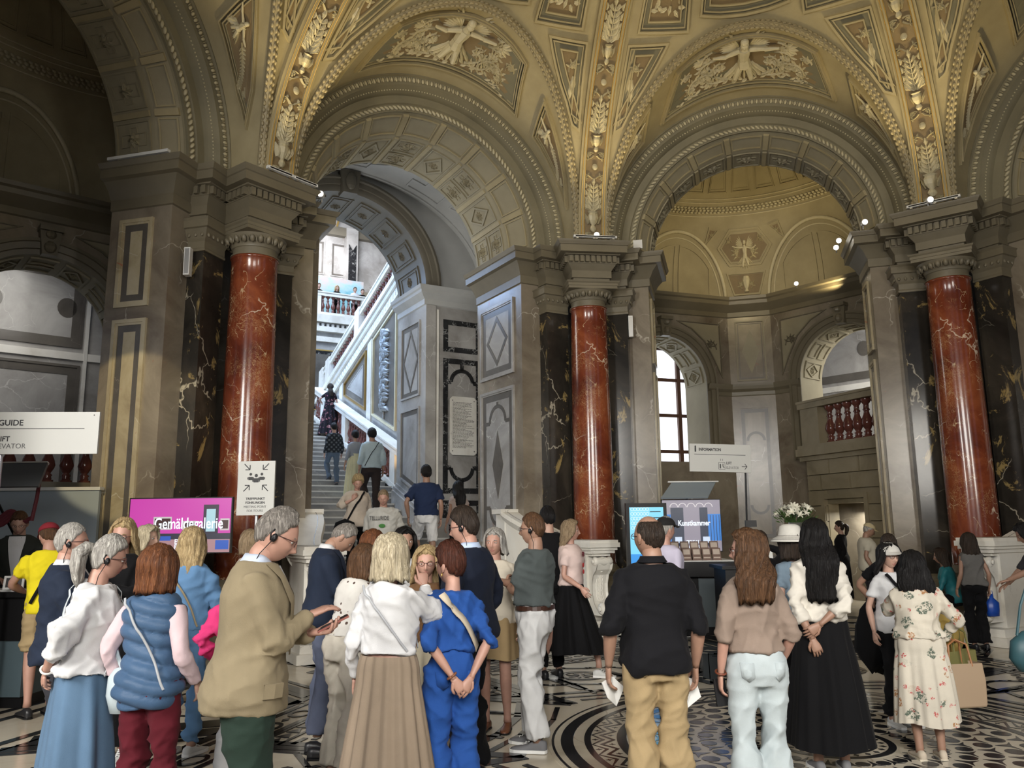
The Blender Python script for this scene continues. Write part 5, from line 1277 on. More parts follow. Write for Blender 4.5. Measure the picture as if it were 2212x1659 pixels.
# ------------------------------------------------------------------ people
def V3(*a): return np.array(a,float)
def nz(v): v=np.asarray(v,float); return v/(np.linalg.norm(v)+1e-9)
def cmat(name,c,kind='cloth',rough=.85,c2=None,sc=220):
    def f(nt,b):
        co=coords(nt)
        n=noise(nt,co,3.5,4,.6); d=tuple(x*.80 for x in c); col=ramp(nt,n,[(.3,d),(.7,c)])
        if kind=='dots':
            v=nd(nt,'TexVoronoi',{'Vector':co,'Scale':16.,'Randomness':.25}); col=mixc(nt,ramp(nt,v.outputs['Distance'],[(.17,1.),(.2,0.)]),col,c2)
        elif kind=='plaid':
            sp=nd(nt,'SeparateXYZ',{0:co}); 
            a=nd(nt,'Math',{0:nd(nt,'Math',{0:sp.outputs[0],1:55.},operation='MULTIPLY').outputs[0]},operation='SINE').outputs[0]; b_=nd(nt,'Math',{0:nd(nt,'Math',{0:sp.outputs[2],1:55.},operation='MULTIPLY').outputs[0]},operation='SINE').outputs[0]
            m=nd(nt,'Math',{0:a,1:b_},operation='MULTIPLY').outputs[0]; col=mixc(nt,ramp(nt,m,[(.1,0.),(.5,1.)]),col,c2)
        elif kind=='floral':
            wn=nd(nt,'TexNoise',{'Vector':co,'Scale':9.,'Detail':3}); wv=nd(nt,'VectorMath',{0:wn.outputs['Color'],1:(.10,.10,.10)},operation='MULTIPLY'); av=nd(nt,'VectorMath',{0:co,1:wv.outputs[0]},operation='ADD')
            for s_,t,cc in ((7.5,.30,c2[0]),(10.,.26,c2[1]),(15.,.22,c2[2])):
                v=nd(nt,'TexVoronoi',{'Vector':av.outputs[0],'Scale':s_}); sh=ramp(nt,v.outputs['Distance'],[(t,1.),(t+.04,0.)]); lf=ramp(nt,noise(nt,co,s_*5,3,.6,1.5),[(.47,0.),(.52,1.)]); pk=ramp(nt,nd(nt,'SeparateColor',{0:v.outputs['Color']}).outputs[0],[(.30,0.),(.34,1.)])
                m=nd(nt,'Math',{0:nd(nt,'Math',{0:sh,1:lf},operation='MULTIPLY').outputs[0],1:pk},operation='MULTIPLY').outputs[0]; col=mixc(nt,m,col,cc)
        nt.links.new(col,b.inputs['Base Color'])
        h=noise(nt,co,sc,2); n2=noise(nt,co,9,4,.6); bumpn(nt,b,nd(nt,'Math',{0:n2,1:h},operation='ADD').outputs[0],.13,.010)
    return mat('cloth_'+name,c,rough,build=f,sheen=.02,spec=.18)
def skinm(t):
    base={'fair':(.47,.285,.215),'pink':(.48,.27,.205),'tan':(.34,.195,.135),'deep':(.25,.125,.08)}[t]
    def f(nt,b):
        n=noise(nt,coords(nt),14,4); nt.links.new(ramp(nt,n,[(.35,tuple(x*.88 for x in base)),(.65,base)]),b.inputs['Base Color'])
    return mat('skin_'+t,base,.5,build=f)
def lipm(t): return mat('lips_'+t,(.38,.17,.14) if t!='tan' else (.27,.12,.095),.45)
M_eye=mat('eye_white',(.62,.60,.57),.25); M_iris=mat('iris_dark',(.03,.025,.02),.15)
def hairm(n,c,c2=None):
    def f(nt,b):
        co=coords(nt,(60,60,5)); k=noise(nt,co,1.6,4,.7,.6); nt.links.new(ramp(nt,k,[(.32,tuple(x*.45 for x in c)),(.52,c),(.68,c2 or tuple(min(1,x*1.7) for x in c))]),b.inputs['Base Color'])
        bumpn(nt,b,k,.8,.02)
    return mat('hair_'+n,c,.45,build=f,spec=.25)
HAIR={'black':hairm('black',(.005,.004,.004),(.014,.012,.012)),'dark':hairm('dark',(.03,.02,.014)),'brown':hairm('brown',(.09,.045,.022)),'auburn':hairm('auburn',(.14,.05,.02),(.27,.11,.045)),'darkred':hairm('darkred',(.06,.018,.010)),'blond':hairm('blond',(.42,.30,.15),(.66,.52,.30)),'pale':hairm('pale',(.52,.44,.30),(.78,.70,.53)),'grey':hairm('grey',(.36,.34,.31),(.62,.60,.55)),'salt':hairm('salt',(.20,.18,.16),(.42,.39,.35)),'sand':hairm('sand',(.28,.20,.12),(.42,.33,.22))}
# head shape: t polar from the crown, a azimuth from the face
def head_pt(t,a,off=0):
    wx,wy,hz=.0765,.097,.117; st=np.sin(t); x=wx*st*np.sin(a); y=wy*st*np.cos(a); z=hz*np.cos(t); zn=z/hz
    lo=np.clip(-zn,0,1); x=x*(1-.30*lo**1.6); front=np.clip(np.cos(a),0,1); back=np.clip(-np.cos(a),0,1)
    y=y*(1-.38*back*lo**.9); y=y-.004*front
    up=np.clip(zn,0,1); y=y-.012*back*0+.004*back*up
    G=lambda u,s: np.exp(-(u/s)**2)
    f=(np.cos(a)>0)*1.0
    y=y+f*(.011*G(z+.102,.022)*G(x,.028)+.005*G(z-.018,.010)*G(np.abs(x)-.02,.022)-.013*G(z+.001,.011)*G(np.abs(x)-.031,.014)
      +.013*G(x,.0075)*G(z+.012,.022)+.024*G(x,.0105)*G(z+.035,.013)+.006*G(np.abs(x)-.012,.006)*G(z+.040,.008)
      +.0075*G(x,.020)*G(z+.061,.0055)+.0065*G(x,.017)*G(z+.073,.006)-.003*G(x,.02)*G(z+.067,.0022)+.004*G(np.abs(x)-.042,.018)*G(z+.028,.018))
    p=np.stack([x,y,z],-1)
    if np.any(off): 
        n=np.stack([x/wx**2,y/wy**2,z/hz**2],-1); n/=np.linalg.norm(n,axis=-1,keepdims=True)+1e-9; p=p+n*np.asarray(off)[...,None]
    return p
def head_mesh(mb,T,nt_=40,na=56,fem=False,open_mouth=False):
    ts=np.linspace(.02,PI-.02,nt_+1); us=np.linspace(0,2*PI,na,endpoint=False); aa=us-.42*np.sin(us)
    Tm,A=np.meshgrid(ts,aa,indexing='ij'); P=head_pt(Tm,A)
    if fem: P=P*np.array([.95,.96,.97])
    b=len(mb.v); loc=P.reshape(-1,3); mb.smooth=True
    F=[];M=[]
    for j in range(nt_):
        for i in range(na):
            q=(j*na+i,j*na+(i+1)%na,(j+1)*na+(i+1)%na,(j+1)*na+i); c=loc[list(q)].mean(0)
            F.append(q[::-1]); M.append(1 if (abs(c[0])<.022-abs(c[2]+.067)*1.1 and abs(c[2]+.0665)<.0095 and c[1]>.05) else 0)
    mb.add([T(p) for p in loc],F); mb.m[-len(F):]=M; mb.add([T(loc[i]) for i in range(na)],[tuple(range(na))]); 
    for s in (-1,1):
        # ears
        for c,r in (((s*.0755,-.006,-.010),(.008,.017,.030)),((s*.081,-.012,-.004),(.006,.018,.026))):
            mb.mi=0; mb.grid(lambda u,v:T(np.array(c)+np.array([r[0]*math.cos(u*2*PI)*math.cos((v-.5)*3.1),r[1]*math.sin(u*2*PI)*math.cos((v-.5)*3.1),r[2]*math.sin((v-.5)*3.1)])),10,7,True)
        def el(c,r,mi,nu=12,nv=8):
            mb.mi=mi; mb.grid(lambda u,v:T(np.array(c)+np.array([r[0]*math.cos(u*2*PI)*math.cos((v-.5)*3.1),r[1]*math.sin(u*2*PI)*math.cos((v-.5)*3.1),r[2]*math.sin((v-.5)*3.1)])),nu,nv,True)
        el((s*.031,.0715,.0),(.0135,.0115,.0072),2); el((s*.031,.0812,.0),(.0052,.0025,.0052),3,10,6)
        el((s*.031,.0735,.0062),(.0165,.0115,.0045),0); el((s*.031,.0725,-.0072),(.0150,.0100,.0035),0)
        mb.mi=4; mb.tube([T(V3(s*x,y,z)) for x,y,z in ((.014,.0845,.0175),(.026,.085,.0225),(.038,.079,.022),(.047,.070,.016))],[.0022,.0034,.003,.0015],6)
    mb.mi=0
HL={'short':[(0,.066),(40,.060),(62,.040),(78,.010),(90,-.012),(104,.0),(120,-.045),(150,-.062),(180,-.066)],
    'receding':[(0,.100),(20,.098),(38,.072),(60,.055),(78,.012),(92,-.010),(104,.0),(120,-.045),(150,-.062),(180,-.066)],
    'bald':[(0,.5),(70,.5),(84,.02),(100,.0),(120,-.04),(150,-.062),(180,-.066)],
    'fem':[(0,.070),(40,.064),(62,.045),(85,.0),(100,-.03),(130,-.07),(180,-.08)]}
def hair_cap(mb,T,line='short',th=.014,top=.020,seed=0,fem=False,quiff=0):
    na,nt_=60,34; ts=np.linspace(.02,2.45,nt_+1); us=np.linspace(0,2*PI,na,endpoint=False); A0=us
    Tm,A=np.meshgrid(ts,A0,indexing='ij'); base=head_pt(Tm,A); z=base[...,2]; ad=np.degrees(np.abs((A+PI)%(2*PI)-PI))
    tab=HL[line]; zh=np.interp(ad,[q[0] for q in tab],[q[1] for q in tab]); rg=np.random.default_rng(seed)
    zh=zh+.004*np.sin(A*9+seed)+.002*np.sin(A*23+seed*2)
    m=np.clip((z-zh)/.010,0,1)
    if line=='bald': m=m*np.clip((.098-z)/.02,0,1)
    thick=th+top*np.clip(z/.117,0,1)**1.5+quiff*np.exp(-(ad/50)**2)*np.clip((z-.05)/.05,0,1)
    thick=thick*(1+.10*np.sin(A*17+Tm*6+seed)+.08*np.sin(A*31-Tm*9))
    off=m*thick+(1-m)*(-.009); P=head_pt(Tm,A,off)
    if fem: P=P*np.array([.95,.96,.97])
    loc=P.reshape(-1,3); mb.smooth=True
    F=[(j*na+i,(j+1)*na+i,(j+1)*na+(i+1)%na,j*na+(i+1)%na) for j in range(nt_) for i in range(na)]
    mb.add([T(p) for p in loc],F); mb.add([T(loc[i]) for i in range(na)],[tuple(range(na))])
def hair_drape(mb,T,L,open0=58,open1=75,w=1.0,back=.0,tip=.6,seed=0,part=0,body=None,vol=.022,wave=.004):
    # falling hair: thick shell open at the face, rings from the crown down to z=-L
    zs=np.concatenate([np.linspace(.128,.02,9),np.linspace(-.0,-L,max(6,int(L/.03)))]); n=44; mb.smooth=True; V=[];nr=0
    for k,z in enumerate(zs):
        if z>-.02: 
            q=max(0,1-(max(z,0)/.142)**2)**.5; rx=(.0765*q+vol*(.4+.6*q)); ry=(.099*q+vol*(.4+.6*q)); cy=-.004
        else:
            u=min(1,(-z-.02)/.12); v=max(0,(-z-.14)/max(.05,L-.14)); 
            rx=(.098+.012*u)*w*(1-.25*v*v*(1-tip+.3)); ry=(.118-.03*u-.018*v); cy=-.004-.018*u-back*min(1,max(0,(-z-.05)/.10))
        fo=math.radians(open0 if z>-.04 else open0+(open1-open0)*min(1,(-z-.04)/.15))
        if z>.066: fo=math.radians(max(2,open0*(.12-z)/.055*1.0)) if z<.12 else .03
        row=[]
        for i in range(n):
            a=fo+(2*PI-2*fo)*i/(n-1); rr=1+wave/.1*math.sin(a*13+seed+z*18)+.6*wave/.1*math.sin(a*29-z*31)+.04*math.sin(z*22+a*2+seed)
            row.append((rx*math.sin(a)*rr,cy+ry*math.cos(a)*rr,z-(.010*math.sin(a*9+seed) if k==len(zs)-1 else 0)))
        for i in range(n-1,-1,-1):
            a=fo+(2*PI-2*fo)*i/(n-1); row.append((rx*.80*math.sin(a),cy+ry*.80*math.cos(a),z+(.02 if k==len(zs)-1 else -.004)))
        V+=row; nr+=1
    m=2*n; F=[(j*m+i,(j+1)*m+i,(j+1)*m+(i+1)%m,j*m+(i+1)%m) for j in range(nr-1) for i in range(m)]
    F+=[(i,i+1,m-2-i,m-1-i) for i in range(n-1)]+[((nr-1)*m+i,(nr-1)*m+m-1-i,(nr-1)*m+m-2-i,(nr-1)*m+i+1) for i in range(n-1)]
    mb.add([T(np.array(p)) for p in V],F)
def tubel(mb,pts,rads,n=14,flat=None,side=None,cap=True):
    # loft with explicit side vector: rads [(rx,ry)]
    pts=[np.asarray(p,float) for p in pts]; V=[]
    for i,p in enumerate(pts):
        t=nz(pts[min(i+1,len(pts)-1)]-pts[max(i-1,0)]); s=np.asarray(side,float) if side is not None else V3(1,0,0); s=nz(s-t*np.dot(s,t)); w=np.cross(t,s)
        r=rads[i]; rx,ry=(r,r) if not hasattr(r,'__len__') else r
        for j in range(n):
            a=2*PI*j/n; V.append(p+s*math.cos(a)*rx+w*math.sin(a)*ry)
    m=len(pts); F=[(i*n+j,i*n+(j+1)%n,(i+1)*n+(j+1)%n,(i+1)*n+j) for i in range(m-1) for j in range(n)]
    if cap: F+=[tuple(range(n))[::-1],tuple((m-1)*n+j for j in range(n))]
    mb.add(V,F)
def ik(a,b,l1,l2,pole):
    a=np.asarray(a,float);b=np.asarray(b,float);d=b-a;D=np.linalg.norm(d); 
    if D>(l1+l2)*.995: b=a+d/D*(l1+l2)*.995; d=b-a; D=np.linalg.norm(d)
    u=d/D; c=(l1*l1-l2*l2+D*D)/(2*D); h=math.sqrt(max(0,l1*l1-c*c)); p=np.asarray(pole,float); p=nz(p-u*np.dot(p,u)); return a+u*c+p*h,b
def hand(mb,w,d,pn,S,side,curl=.5,spread=.06,point=False,lod=1):
    # w wrist, d direction of the hand, pn palm normal; S scale; fingers root inside the palm
    d=nz(d); pn=nz(pn-d*np.dot(pn,d)); x=np.cross(d,pn)*side
    n=8 if lod else 5
    tubel(mb,[w-d*.02*S,w+d*.02*S,w+d*.05*S,w+d*.085*S,w+d*.10*S],[(.024*S,.018*S),(.030*S,.017*S),(.040*S,.016*S),(.041*S,.014*S),(.036*S,.010*S)],10,side=x)
    L=[.075,.083,.077,.060]
    for k in range(4):
        o=(1.5-k)*.0205*S; cu=curl; 
        if point and k>=1: cu=1.5
        if point and k==0: cu=.08
        p=w+d*(.088-.004*abs(k-1.3))*S+x*o; pts=[p-d*.02*S,p]; dd=nz(d+x*(1.5-k)*spread); l=L[k]*S
        for q,(fr,ca) in enumerate(((.42,.55),(.32,.95),(.26,.65))):
            ang=cu*ca; ax=np.cross(dd,pn); dd=nz(dd*math.cos(ang)+pn*math.sin(ang)); pts.append(pts[-1]+dd*l*fr)
            pn_=pn
        tubel(mb,pts,[.0085*S,.0095*S,.0088*S,.0078*S,.0060*S],n,side=x)
    p=w+d*.025*S+x*.028*S; dd=nz(d*.75+x*.7+pn*.25); tubel(mb,[p-dd*.015*S,p,p+dd*.032*S,p+dd*.032*S+nz(d+x*.15+pn*(.15+.4*curl))*.028*S,p+dd*.032*S+nz(d+pn*(.2+.6*curl))*.050*S],[.011*S,.0135*S,.0115*S,.0100*S,.0070*S],n,side=pn)
def remesh(mb,vox,smooth=4):
    me=mb.mesh('tmp',M_white); o=bpy.data.objects.new('tmp',me); COL.objects.link(o)
    md=o.modifiers.new('r','REMESH'); md.mode='VOXEL'; md.voxel_size=vox; md.use_smooth_shade=True
    if smooth: sm=o.modifiers.new('s','SMOOTH'); sm.iterations=smooth; sm.factor=.5
    dg=bpy.context.evaluated_depsgraph_get(); me2=bpy.data.meshes.new_from_object(o.evaluated_get(dg)); bpy.data.objects.remove(o); bpy.data.meshes.remove(me); return me2
def wrinkle(me,amp,seed=0,zr=None,freq=1.0,elb=()):
    n=len(me.vertices); co=np.empty(n*3); me.vertices.foreach_get('co',co); co=co.reshape(-1,3); no=np.empty(n*3); me.vertices.foreach_get('normal',no); no=no.reshape(-1,3)
    r=np.random.default_rng(seed+11); d=np.zeros(n)
    for k in range(5):
        A=nz(r.normal(size=3)*[1,1,1.2]); B=nz(r.normal(size=3)); f=(13+7*k)*freq
        w=np.sin((co@A)*f+1.9*np.sin((co@B)*f*.55+k)+r.random()*6); d+=(1-np.abs(w))**1.6/(1+.45*k)
    d-=d.mean(); lw=np.sin(co@nz(r.normal(size=3))*5+r.random()*6)*.5+.5; loc=np.full(n,.45)+.75*lw
    for c,rad in elb: loc+=1.1*np.exp(-(np.linalg.norm(co-np.asarray(c),axis=1)/rad)**2)
    co+=no*(d*loc*amp)[:,None]; me.vertices.foreach_set('co',co.ravel()); me.update()
BODYCOUNT=[0]
def person(label,u,v,d,face,sex='m',skin='fair',hair='dark',hst='short',top=None,bot=None,shoes=(.03,.03,.03),H=None,group=None,lean=0,hyaw=0,hpitch=0,htilt=0,arms=('down','down'),feet=None,build=1.0,lod=None,acc=(),tops={},z0=0,pelvis=None,side=0,grp=None,hairk={},pos=None,hmul=1.0,twist=0):
    BODYCOUNT[0]+=1; sd=BODYCOUNT[0]
    q=ray_at(u,v,d) if pos is None else Vector(pos)
    Ht=(q.z-z0) if H is None else H
    lod=lod if lod is not None else (2 if d<5.2 else 1 if d<7.6 else 0); vox=(.022,.0155,.012)[lod]
    h=math.radians(face); root=thing('person',label,'person',(q.x,q.y,z0),-h,group)
    fem=sex=='f'; S=Ht/1.75
    if lean: Ht_=Ht
    ph=(pelvis if pelvis is not None else .525*Ht)
    P0=V3(0,0,ph); la=math.radians(lean); si=math.radians(side); tw=math.radians(twist)
    def U(p):
        p=np.asarray(p,float)*S; k=min(1,max(0,p[2]/(.35*S))); a=la; y,z=p[1]*math.cos(a)+p[2]*math.sin(a),p[2]*math.cos(a)-p[1]*math.sin(a); x=p[0]
        if tw: kk=tw*k; x,y=x*math.cos(kk)+y*math.sin(kk),y*math.cos(kk)-x*math.sin(kk)
        x,z=x*math.cos(si)+z*math.sin(si),z*math.cos(si)-x*math.sin(si)
        return P0+V3(x,y,z)
    sw=(.190 if not fem else .162)*build**.5
    # torso profile: (height above pelvis, half width, half depth, y offset)
    if fem: TP=[(-.13,.13,.11,0),(-.06,.172,.128,-.01),(.02,.168,.12,-.008),(.12,.132,.098,.004),(.20,.130,.100,.008),(.30,.150,.122,.012),(.36,.152,.118,.008),(.43,.150,.095,-.004),(.475,.110,.072,-.010),(.505,.062,.055,-.008),(.56,.050,.050,.0)]
    else: TP=[(-.13,.13,.11,0),(-.06,.168,.125,-.004),(.02,.165,.122,0),(.12,.158,.118,.006),(.20,.160,.118,.008),(.30,.176,.124,.006),(.36,.184,.122,.002),(.43,.178,.102,-.006),(.475,.125,.078,-.012),(.505,.072,.062,-.010),(.56,.058,.058,.0)]
    TP=[(z,w*(build if z<.42 else build**.5),dd*(build if z<.42 else 1),y) for z,w,dd,y in TP]
    tz=[t[0] for t in TP]
    def tor(z,a,off=0,ex=2.4):
        w=np.interp(z,tz,[t[1] for t in TP])+off; dd=np.interp(z,tz,[t[2] for t in TP])+off; y0=np.interp(z,tz,[t[3] for t in TP])
        c,s=math.cos(a),math.sin(a); return U((w*math.copysign(abs(s)**(2/ex),s),y0+dd*math.copysign(abs(c)**(2/ex),c),z))
    def torso(mb,z0_,z1_,off,flare=0,n=20,nz_=14,offf=None):
        V=[];zs=np.linspace(z0_,z1_,nz_)
        for z in zs:
            o=off+flare*max(0,(.1-z)/.3)+(offf(z) if offf else 0)
            V+=[tor(z,2*PI*j/n,o) for j in range(n)]
        m=len(zs); mb.add(V,[(i*n+j,(i+1)*n+j,(i+1)*n+(j+1)%n,i*n+(j+1)%n) for i in range(m-1) for j in range(n)]+[tuple(range(n)),tuple((m-1)*n+j for j in range(n))[::-1]])
    # head placement
    nb=U((0,-.006,.50)); hy=math.radians(hyaw); hp=math.radians(hpitch)+la*.55; ht=math.radians(htilt)
    hS=S**.6*(1.0 if not fem else .98)*hmul
    Rh=np.array(Matrix.Rotation(-hy,3,'Z')@Matrix.Rotation(-hp,3,'X')@Matrix.Rotation(ht,3,'Y'))
    hc=nb+Rh@V3(0,.018,.140*hS)-Rh@V3(0,.0,0)
    # keep the crown at the measured height
    crown=hc+Rh@V3(0,0,.120*hS); dz=Ht-crown[2] if pelvis is None else 0
    P0[2]+=dz; 
    nb=U((0,-.006,.50)); hc=nb+Rh@V3(0,.018,.140*hS)
    T=lambda p:hc+Rh@(np.asarray(p)*hS)
    if pos is None:
        rx,ry=hc[0]*math.cos(h)+hc[1]*math.sin(h),-hc[0]*math.sin(h)+hc[1]*math.cos(h); q=Vector((q.x-rx,q.y-ry,q.z)); root.location=(q.x,q.y,z0)
    sk=skinm(skin)
    # arms
    AR={}
    shs={}
    for sg,spec in ((-1,arms[0]),(1,arms[1])):
        sh=U((sg*(sw-.020),-.005,.418)); l1,l2=.285*S,.255*S
        if isinstance(spec,str):
            spec={'down':((sg*.245,.03,-.08),(sg*.2,-1,-.2),(0,.05,-1),(-sg,0,0),.55),
                  'swing':((sg*.25,-.16,-.02),(0,-1,-.2),(0,-.3,-1),(-sg,0,0),.5),
                  'fwd':((sg*.25,.20,.02),(0,-1,-.4),(0,.4,-.9),(-sg,0,0),.5),
                  'back':((sg*.055,-.185,.00),(sg*1,-.35,.1),(-sg*.8,-.1,-.6),(0,1,0),.8),
                  'pocket':((sg*.19,.06,-.03),(sg*1,-.6,0),(0,.2,-1),(-sg,0,0),.3),
                  'hip':((sg*.17,.10,.10),(sg*1,-.6,-.4),(-sg,.3,-.2),(0,-1,0),.6),
                  'cross':((-sg*.10,.27,.235+.02*sg),(sg*.6,-.1,-1),(-sg*1,.1,.1),(0,-1,0),.7),
                  'front':((sg*.05,.27,.13),(sg*.8,-.4,-.8),(-sg*.3,.9,.2),(0,0,-1),.7),
                  'phone':((sg*.045,.30,.245),(sg*.5,-.3,-1),(-sg*.2,.8,.5),(-sg*.3,-.5,.7),.8),
                  'photo':((sg*.10,.22,.66),(sg*1,.4,-.4),(-sg*.35,.35,.9),(-sg*.3,.9,0),.8),
                  'face':((sg*.06,.24,.50),(sg*.5,.2,-1),(-sg*.3,.1,1),(0,-1,0),.9),
                  'point':((sg*.12,.34,.46),(sg*.6,.2,-1),(0,.25,1),(-sg*.6,.6,0),.1),
                  'seat':((sg*.10,.32,.05),(sg*1,-.4,-.3),(-sg*.2,1,-.1),(0,0,-1),.5)}[spec]
        tg,pole,hd,pn,cu=spec; tg=U(tg) if pelvis is not None or True else tg
        el,wr=ik(sh,tg,l1,l2,pole); AR[sg]=(sh,el,wr,np.asarray(hd,float),np.asarray(pn,float),cu)
    # legs
    if feet is None: feet=((-.095,.0),(.095,.03))
    LG={}
    for sg,ft in ((-1,feet[0]),(1,feet[1])):
        fz=ft[2] if len(ft)>2 else 0; hip=P0+V3(sg*.088*S,0,-.02*S); ank=V3(ft[0]*S,ft[1]*S-.03,.085*S+fz); kn,an=ik(hip,ank,.43*S,.42*S,(sg*.10,1,0) if pelvis is None else (sg*.25,1,.5)); LG[sg]=(hip,kn,an,fz)
    # ---- body: one skin mesh
    mb=MB(); mb.smooth=True; nt_,na=((22,32),(32,44),(42,60))[lod]
    head_mesh(mb,T,nt_,na,fem); mb.mi=0
    tubel(mb,[U((0,-.01,.40)),U((0,-.01,.47)),nb*.5+hc*.5+Rh@V3(0,-.012,-.03),hc+Rh@V3(0,-.012,-.05)],[(.09*S,.06*S),(.062*S*(1 if not fem else .85),.058*S),(.052*S*(1.08 if not fem else .88),.056*S),(.052*S,.055*S)],18)
    torso(mb,-.12,.45,-.024,n=16,nz_=9)
    for sg in (-1,1):
        sh,el,wr,hd,pn,cu=AR[sg]; k=(1.0 if not fem else .84)*build**.4; hx=(wr-el); cl=.85 if (top is not None and tops.get('sleeve','long')=='long') else 1; 
        tubel(mb,[sh+(el-sh)*t for t in (0,.25,.6,.92)]+[el+(wr-el)*t for t in (.06,.25,.6,.9,1)],[.034*S*k*cl,.037*S*k*cl,.038*S*k*cl,.036*S*k*cl,.036*S*k*cl,.040*S*k*cl,.034*S*k*cl,(.027*S*k,.022*S*k),(.027*S*k,.021*S*k)],12,side=V3(0,1,.01))
        hand(mb,wr,nz(nz(hx)*.6+nz(hd)*.9),pn,S*(.98 if not fem else .88),sg,cu,.06,'point' in acc and sg==1,lod)
        hip,kn,an,fz=LG[sg]; cl=.78 if bot and bot['kind']=='trousers' else 1
        tubel(mb,[hip+(kn-hip)*t for t in (0,.3,.7,.95)]+[kn+(an-kn)*t for t in (.08,.3,.6,.9,1)]+[an-V3(0,0,.05*S)],[.070*S*cl,.070*S*cl,.060*S*cl,.054*S*cl,.052*S*cl,.054*S*build**.3*cl,.045*S*cl,.034*S,.033*S,.036*S],12,side=V3(1,0,0))
    o=mb.build('body',[sk,lipm(skin),M_eye,M_iris,HAIR[hair]],root,True)
    # ---- hair and hats
    def TH_(p):
        k=min(1,max(0,(-p[2]-.02)/.14)); a=hy*k; b=hp*k; x,y,z=p; x,y=x*math.cos(a)-y*math.sin(a),x*math.sin(a)+y*math.cos(a); y,z=y*math.cos(b)-z*math.sin(b)*1,z*math.cos(b)+y*math.sin(b)*1; return T((x,y,z))
    hm=HAIR[hair]; mb=MB()
    if hst in('short','receding','bald'): hair_cap(mb,T,hst,hairk.get('th',.010),hairk.get('top',.014),sd,fem,hairk.get('quiff',0))
    elif hst=='pony':
        hair_cap(mb,T,'fem',.012,.022,sd,fem); 
        mb.smooth=True; tubel(mb,[T((0,-.085,.05)),T((0,-.125,.045)),T((.0,-.155,.01)),T((0,-.150,-.06)),T((0,-.125,-.14)),T((0,-.12,-.18))],[(.022,.022),(.040,.036),(.048,.044),(.052,.040),(.036,.03),(.008,.008)],18)
        for q in range(9): a=q*.7; tubel(mb,[T((.03*math.cos(a),-.12,.03+.03*math.sin(a))),T((.055*math.cos(a),-.155,-.01+.04*math.sin(a))),T((.06*math.cos(a+.4),-.145,-.08-.01*(q%3))),T((.05*math.cos(a),-.12,-.15-.012*(q%4)))],[.012,.016,.012,.003],8)
        # bun hair tie
    else:
        hair_cap(mb,T,'fem',.010,.016,sd,fem); hair_drape(mb,TH_,**{'bob':dict(L=.145,open0=52,open1=62,vol=.030,w=1.10,tip=1),'long':dict(L=.34,open0=60,open1=88,w=1.12,back=.07,vol=.022),'xlong':dict(L=.52,open0=62,open1=92,w=1.12,back=.085,vol=.024),'shoulder':dict(L=.25,open0=56,open1=78,vol=.028,w=1.16,tip=.9,back=.035)}[hst]|dict(seed=sd)|hairk)
    o=mb.build('hair',hm,root,True)
    def ellp(mb,c,r,nu=16,nv=10,v0=0,v1=1): mb.grid(lambda u,v:T(np.array(c)+np.array([r[0]*math.cos(u*2*PI)*math.cos(((v0+(v1-v0)*v)-.5)*PI*.99),r[1]*math.sin(u*2*PI)*math.cos(((v0+(v1-v0)*v)-.5)*PI*.99),r[2]*math.sin(((v0+(v1-v0)*v)-.5)*PI*.99)])),nu,nv,True)
    for ac in acc:
        kind=ac[0] if isinstance(ac,tuple) else ac; arg=ac[1] if isinstance(ac,tuple) else None
        mb=MB(); mb.smooth=True
        if kind=='glasses' or kind=='sunglasses':
            gz=.002 if arg!='top' else .088; gy=.094 if arg!='top' else .066
            for s in (-1,1):
                mb.tube([T((s*.033+.022*math.cos(a),gy-.12*abs(s*.033+.022*math.cos(a))**1.5,gz+.016*math.sin(a))) for a in np.linspace(0,2*PI,17)],.0017 if kind=='glasses' else .004,6)
                mb.tube([T((s*.055,gy-.008,gz+.005)),T((s*.076,gy-.03,gz+.005)),T((s*.080,-.005,gz+.002)),T((s*.078,-.02,gz-.008))],.0020,6)
            mb.tube([T((-.011,gy,gz+.004)),T((0,gy+.003,gz+.007)),T((.011,gy,gz+.004))],.0018,6); mb.build('glasses',mat('spectacle_frame',(.05,.02,.02),.3),root,True)
            if kind=='sunglasses':
                mb=MB(); 
                for s in (-1,1): ellp(mb,(s*.033,gy-.003,gz),(.021,.004,.015),12,6)
                mb.build('lens',M_blackp,root,True)
        elif kind=='earpiece':
            s=arg or 1
            ellp(mb,(s*.090,-.006,-.012),(.010,.014,.020),12,8); ellp(mb,(s*.097,-.002,-.014),(.006,.008,.010),8,6); mb.tube([T((s*.086,-.02,.024)),T((s*.084,-.028,.0)),T((s*.086,-.015,-.03))],.004,6); mb.tube([T((s*.088,-.01,-.03)),T((s*.075,-.03,-.10)),T((s*.085,-.03,-.18)),T((s*.09,.0,-.26))],.0022,5); mb.build('earpiece',M_blackp,root,True)
        elif kind=='cap':
            ellp(mb,(0,-.004,.048),(.092,.112,.088),20,8,.5,1); ellp(mb,(0,.0,.05),(.0925,.1125,.012),20,4,.3,.7)
            def brim(u,v): a=(u-.5)*2.2; r=1+.62*v*math.cos(a*.72); return T((.090*math.sin(a)*(1+.05*v),.108*math.cos(a)*r+.0,.052-.012*v-.02*abs(math.sin(a))*v))
            mb.grid(brim,14,4); mb.grid(lambda u,v:tuple(np.array(brim(1-u,v))-np.array([0,0,.004])),14,4); mb.build('cap',cmat(arg[0],arg[1]),root,True)
        elif kind=='sunhat':
            mb.lathe([(.002,.150),(.05,.148),(.085,.13),(.097,.08),(.105,.045),(.14,.025),(.175,-.005),(.172,-.010),(.135,.018),(.10,.036)],28,f=lambda x,y,z:T((x,y*1.08,z+.03))); mb.build('sun_hat',cmat(arg[0],arg[1]),root,True)
            mb=MB(); 
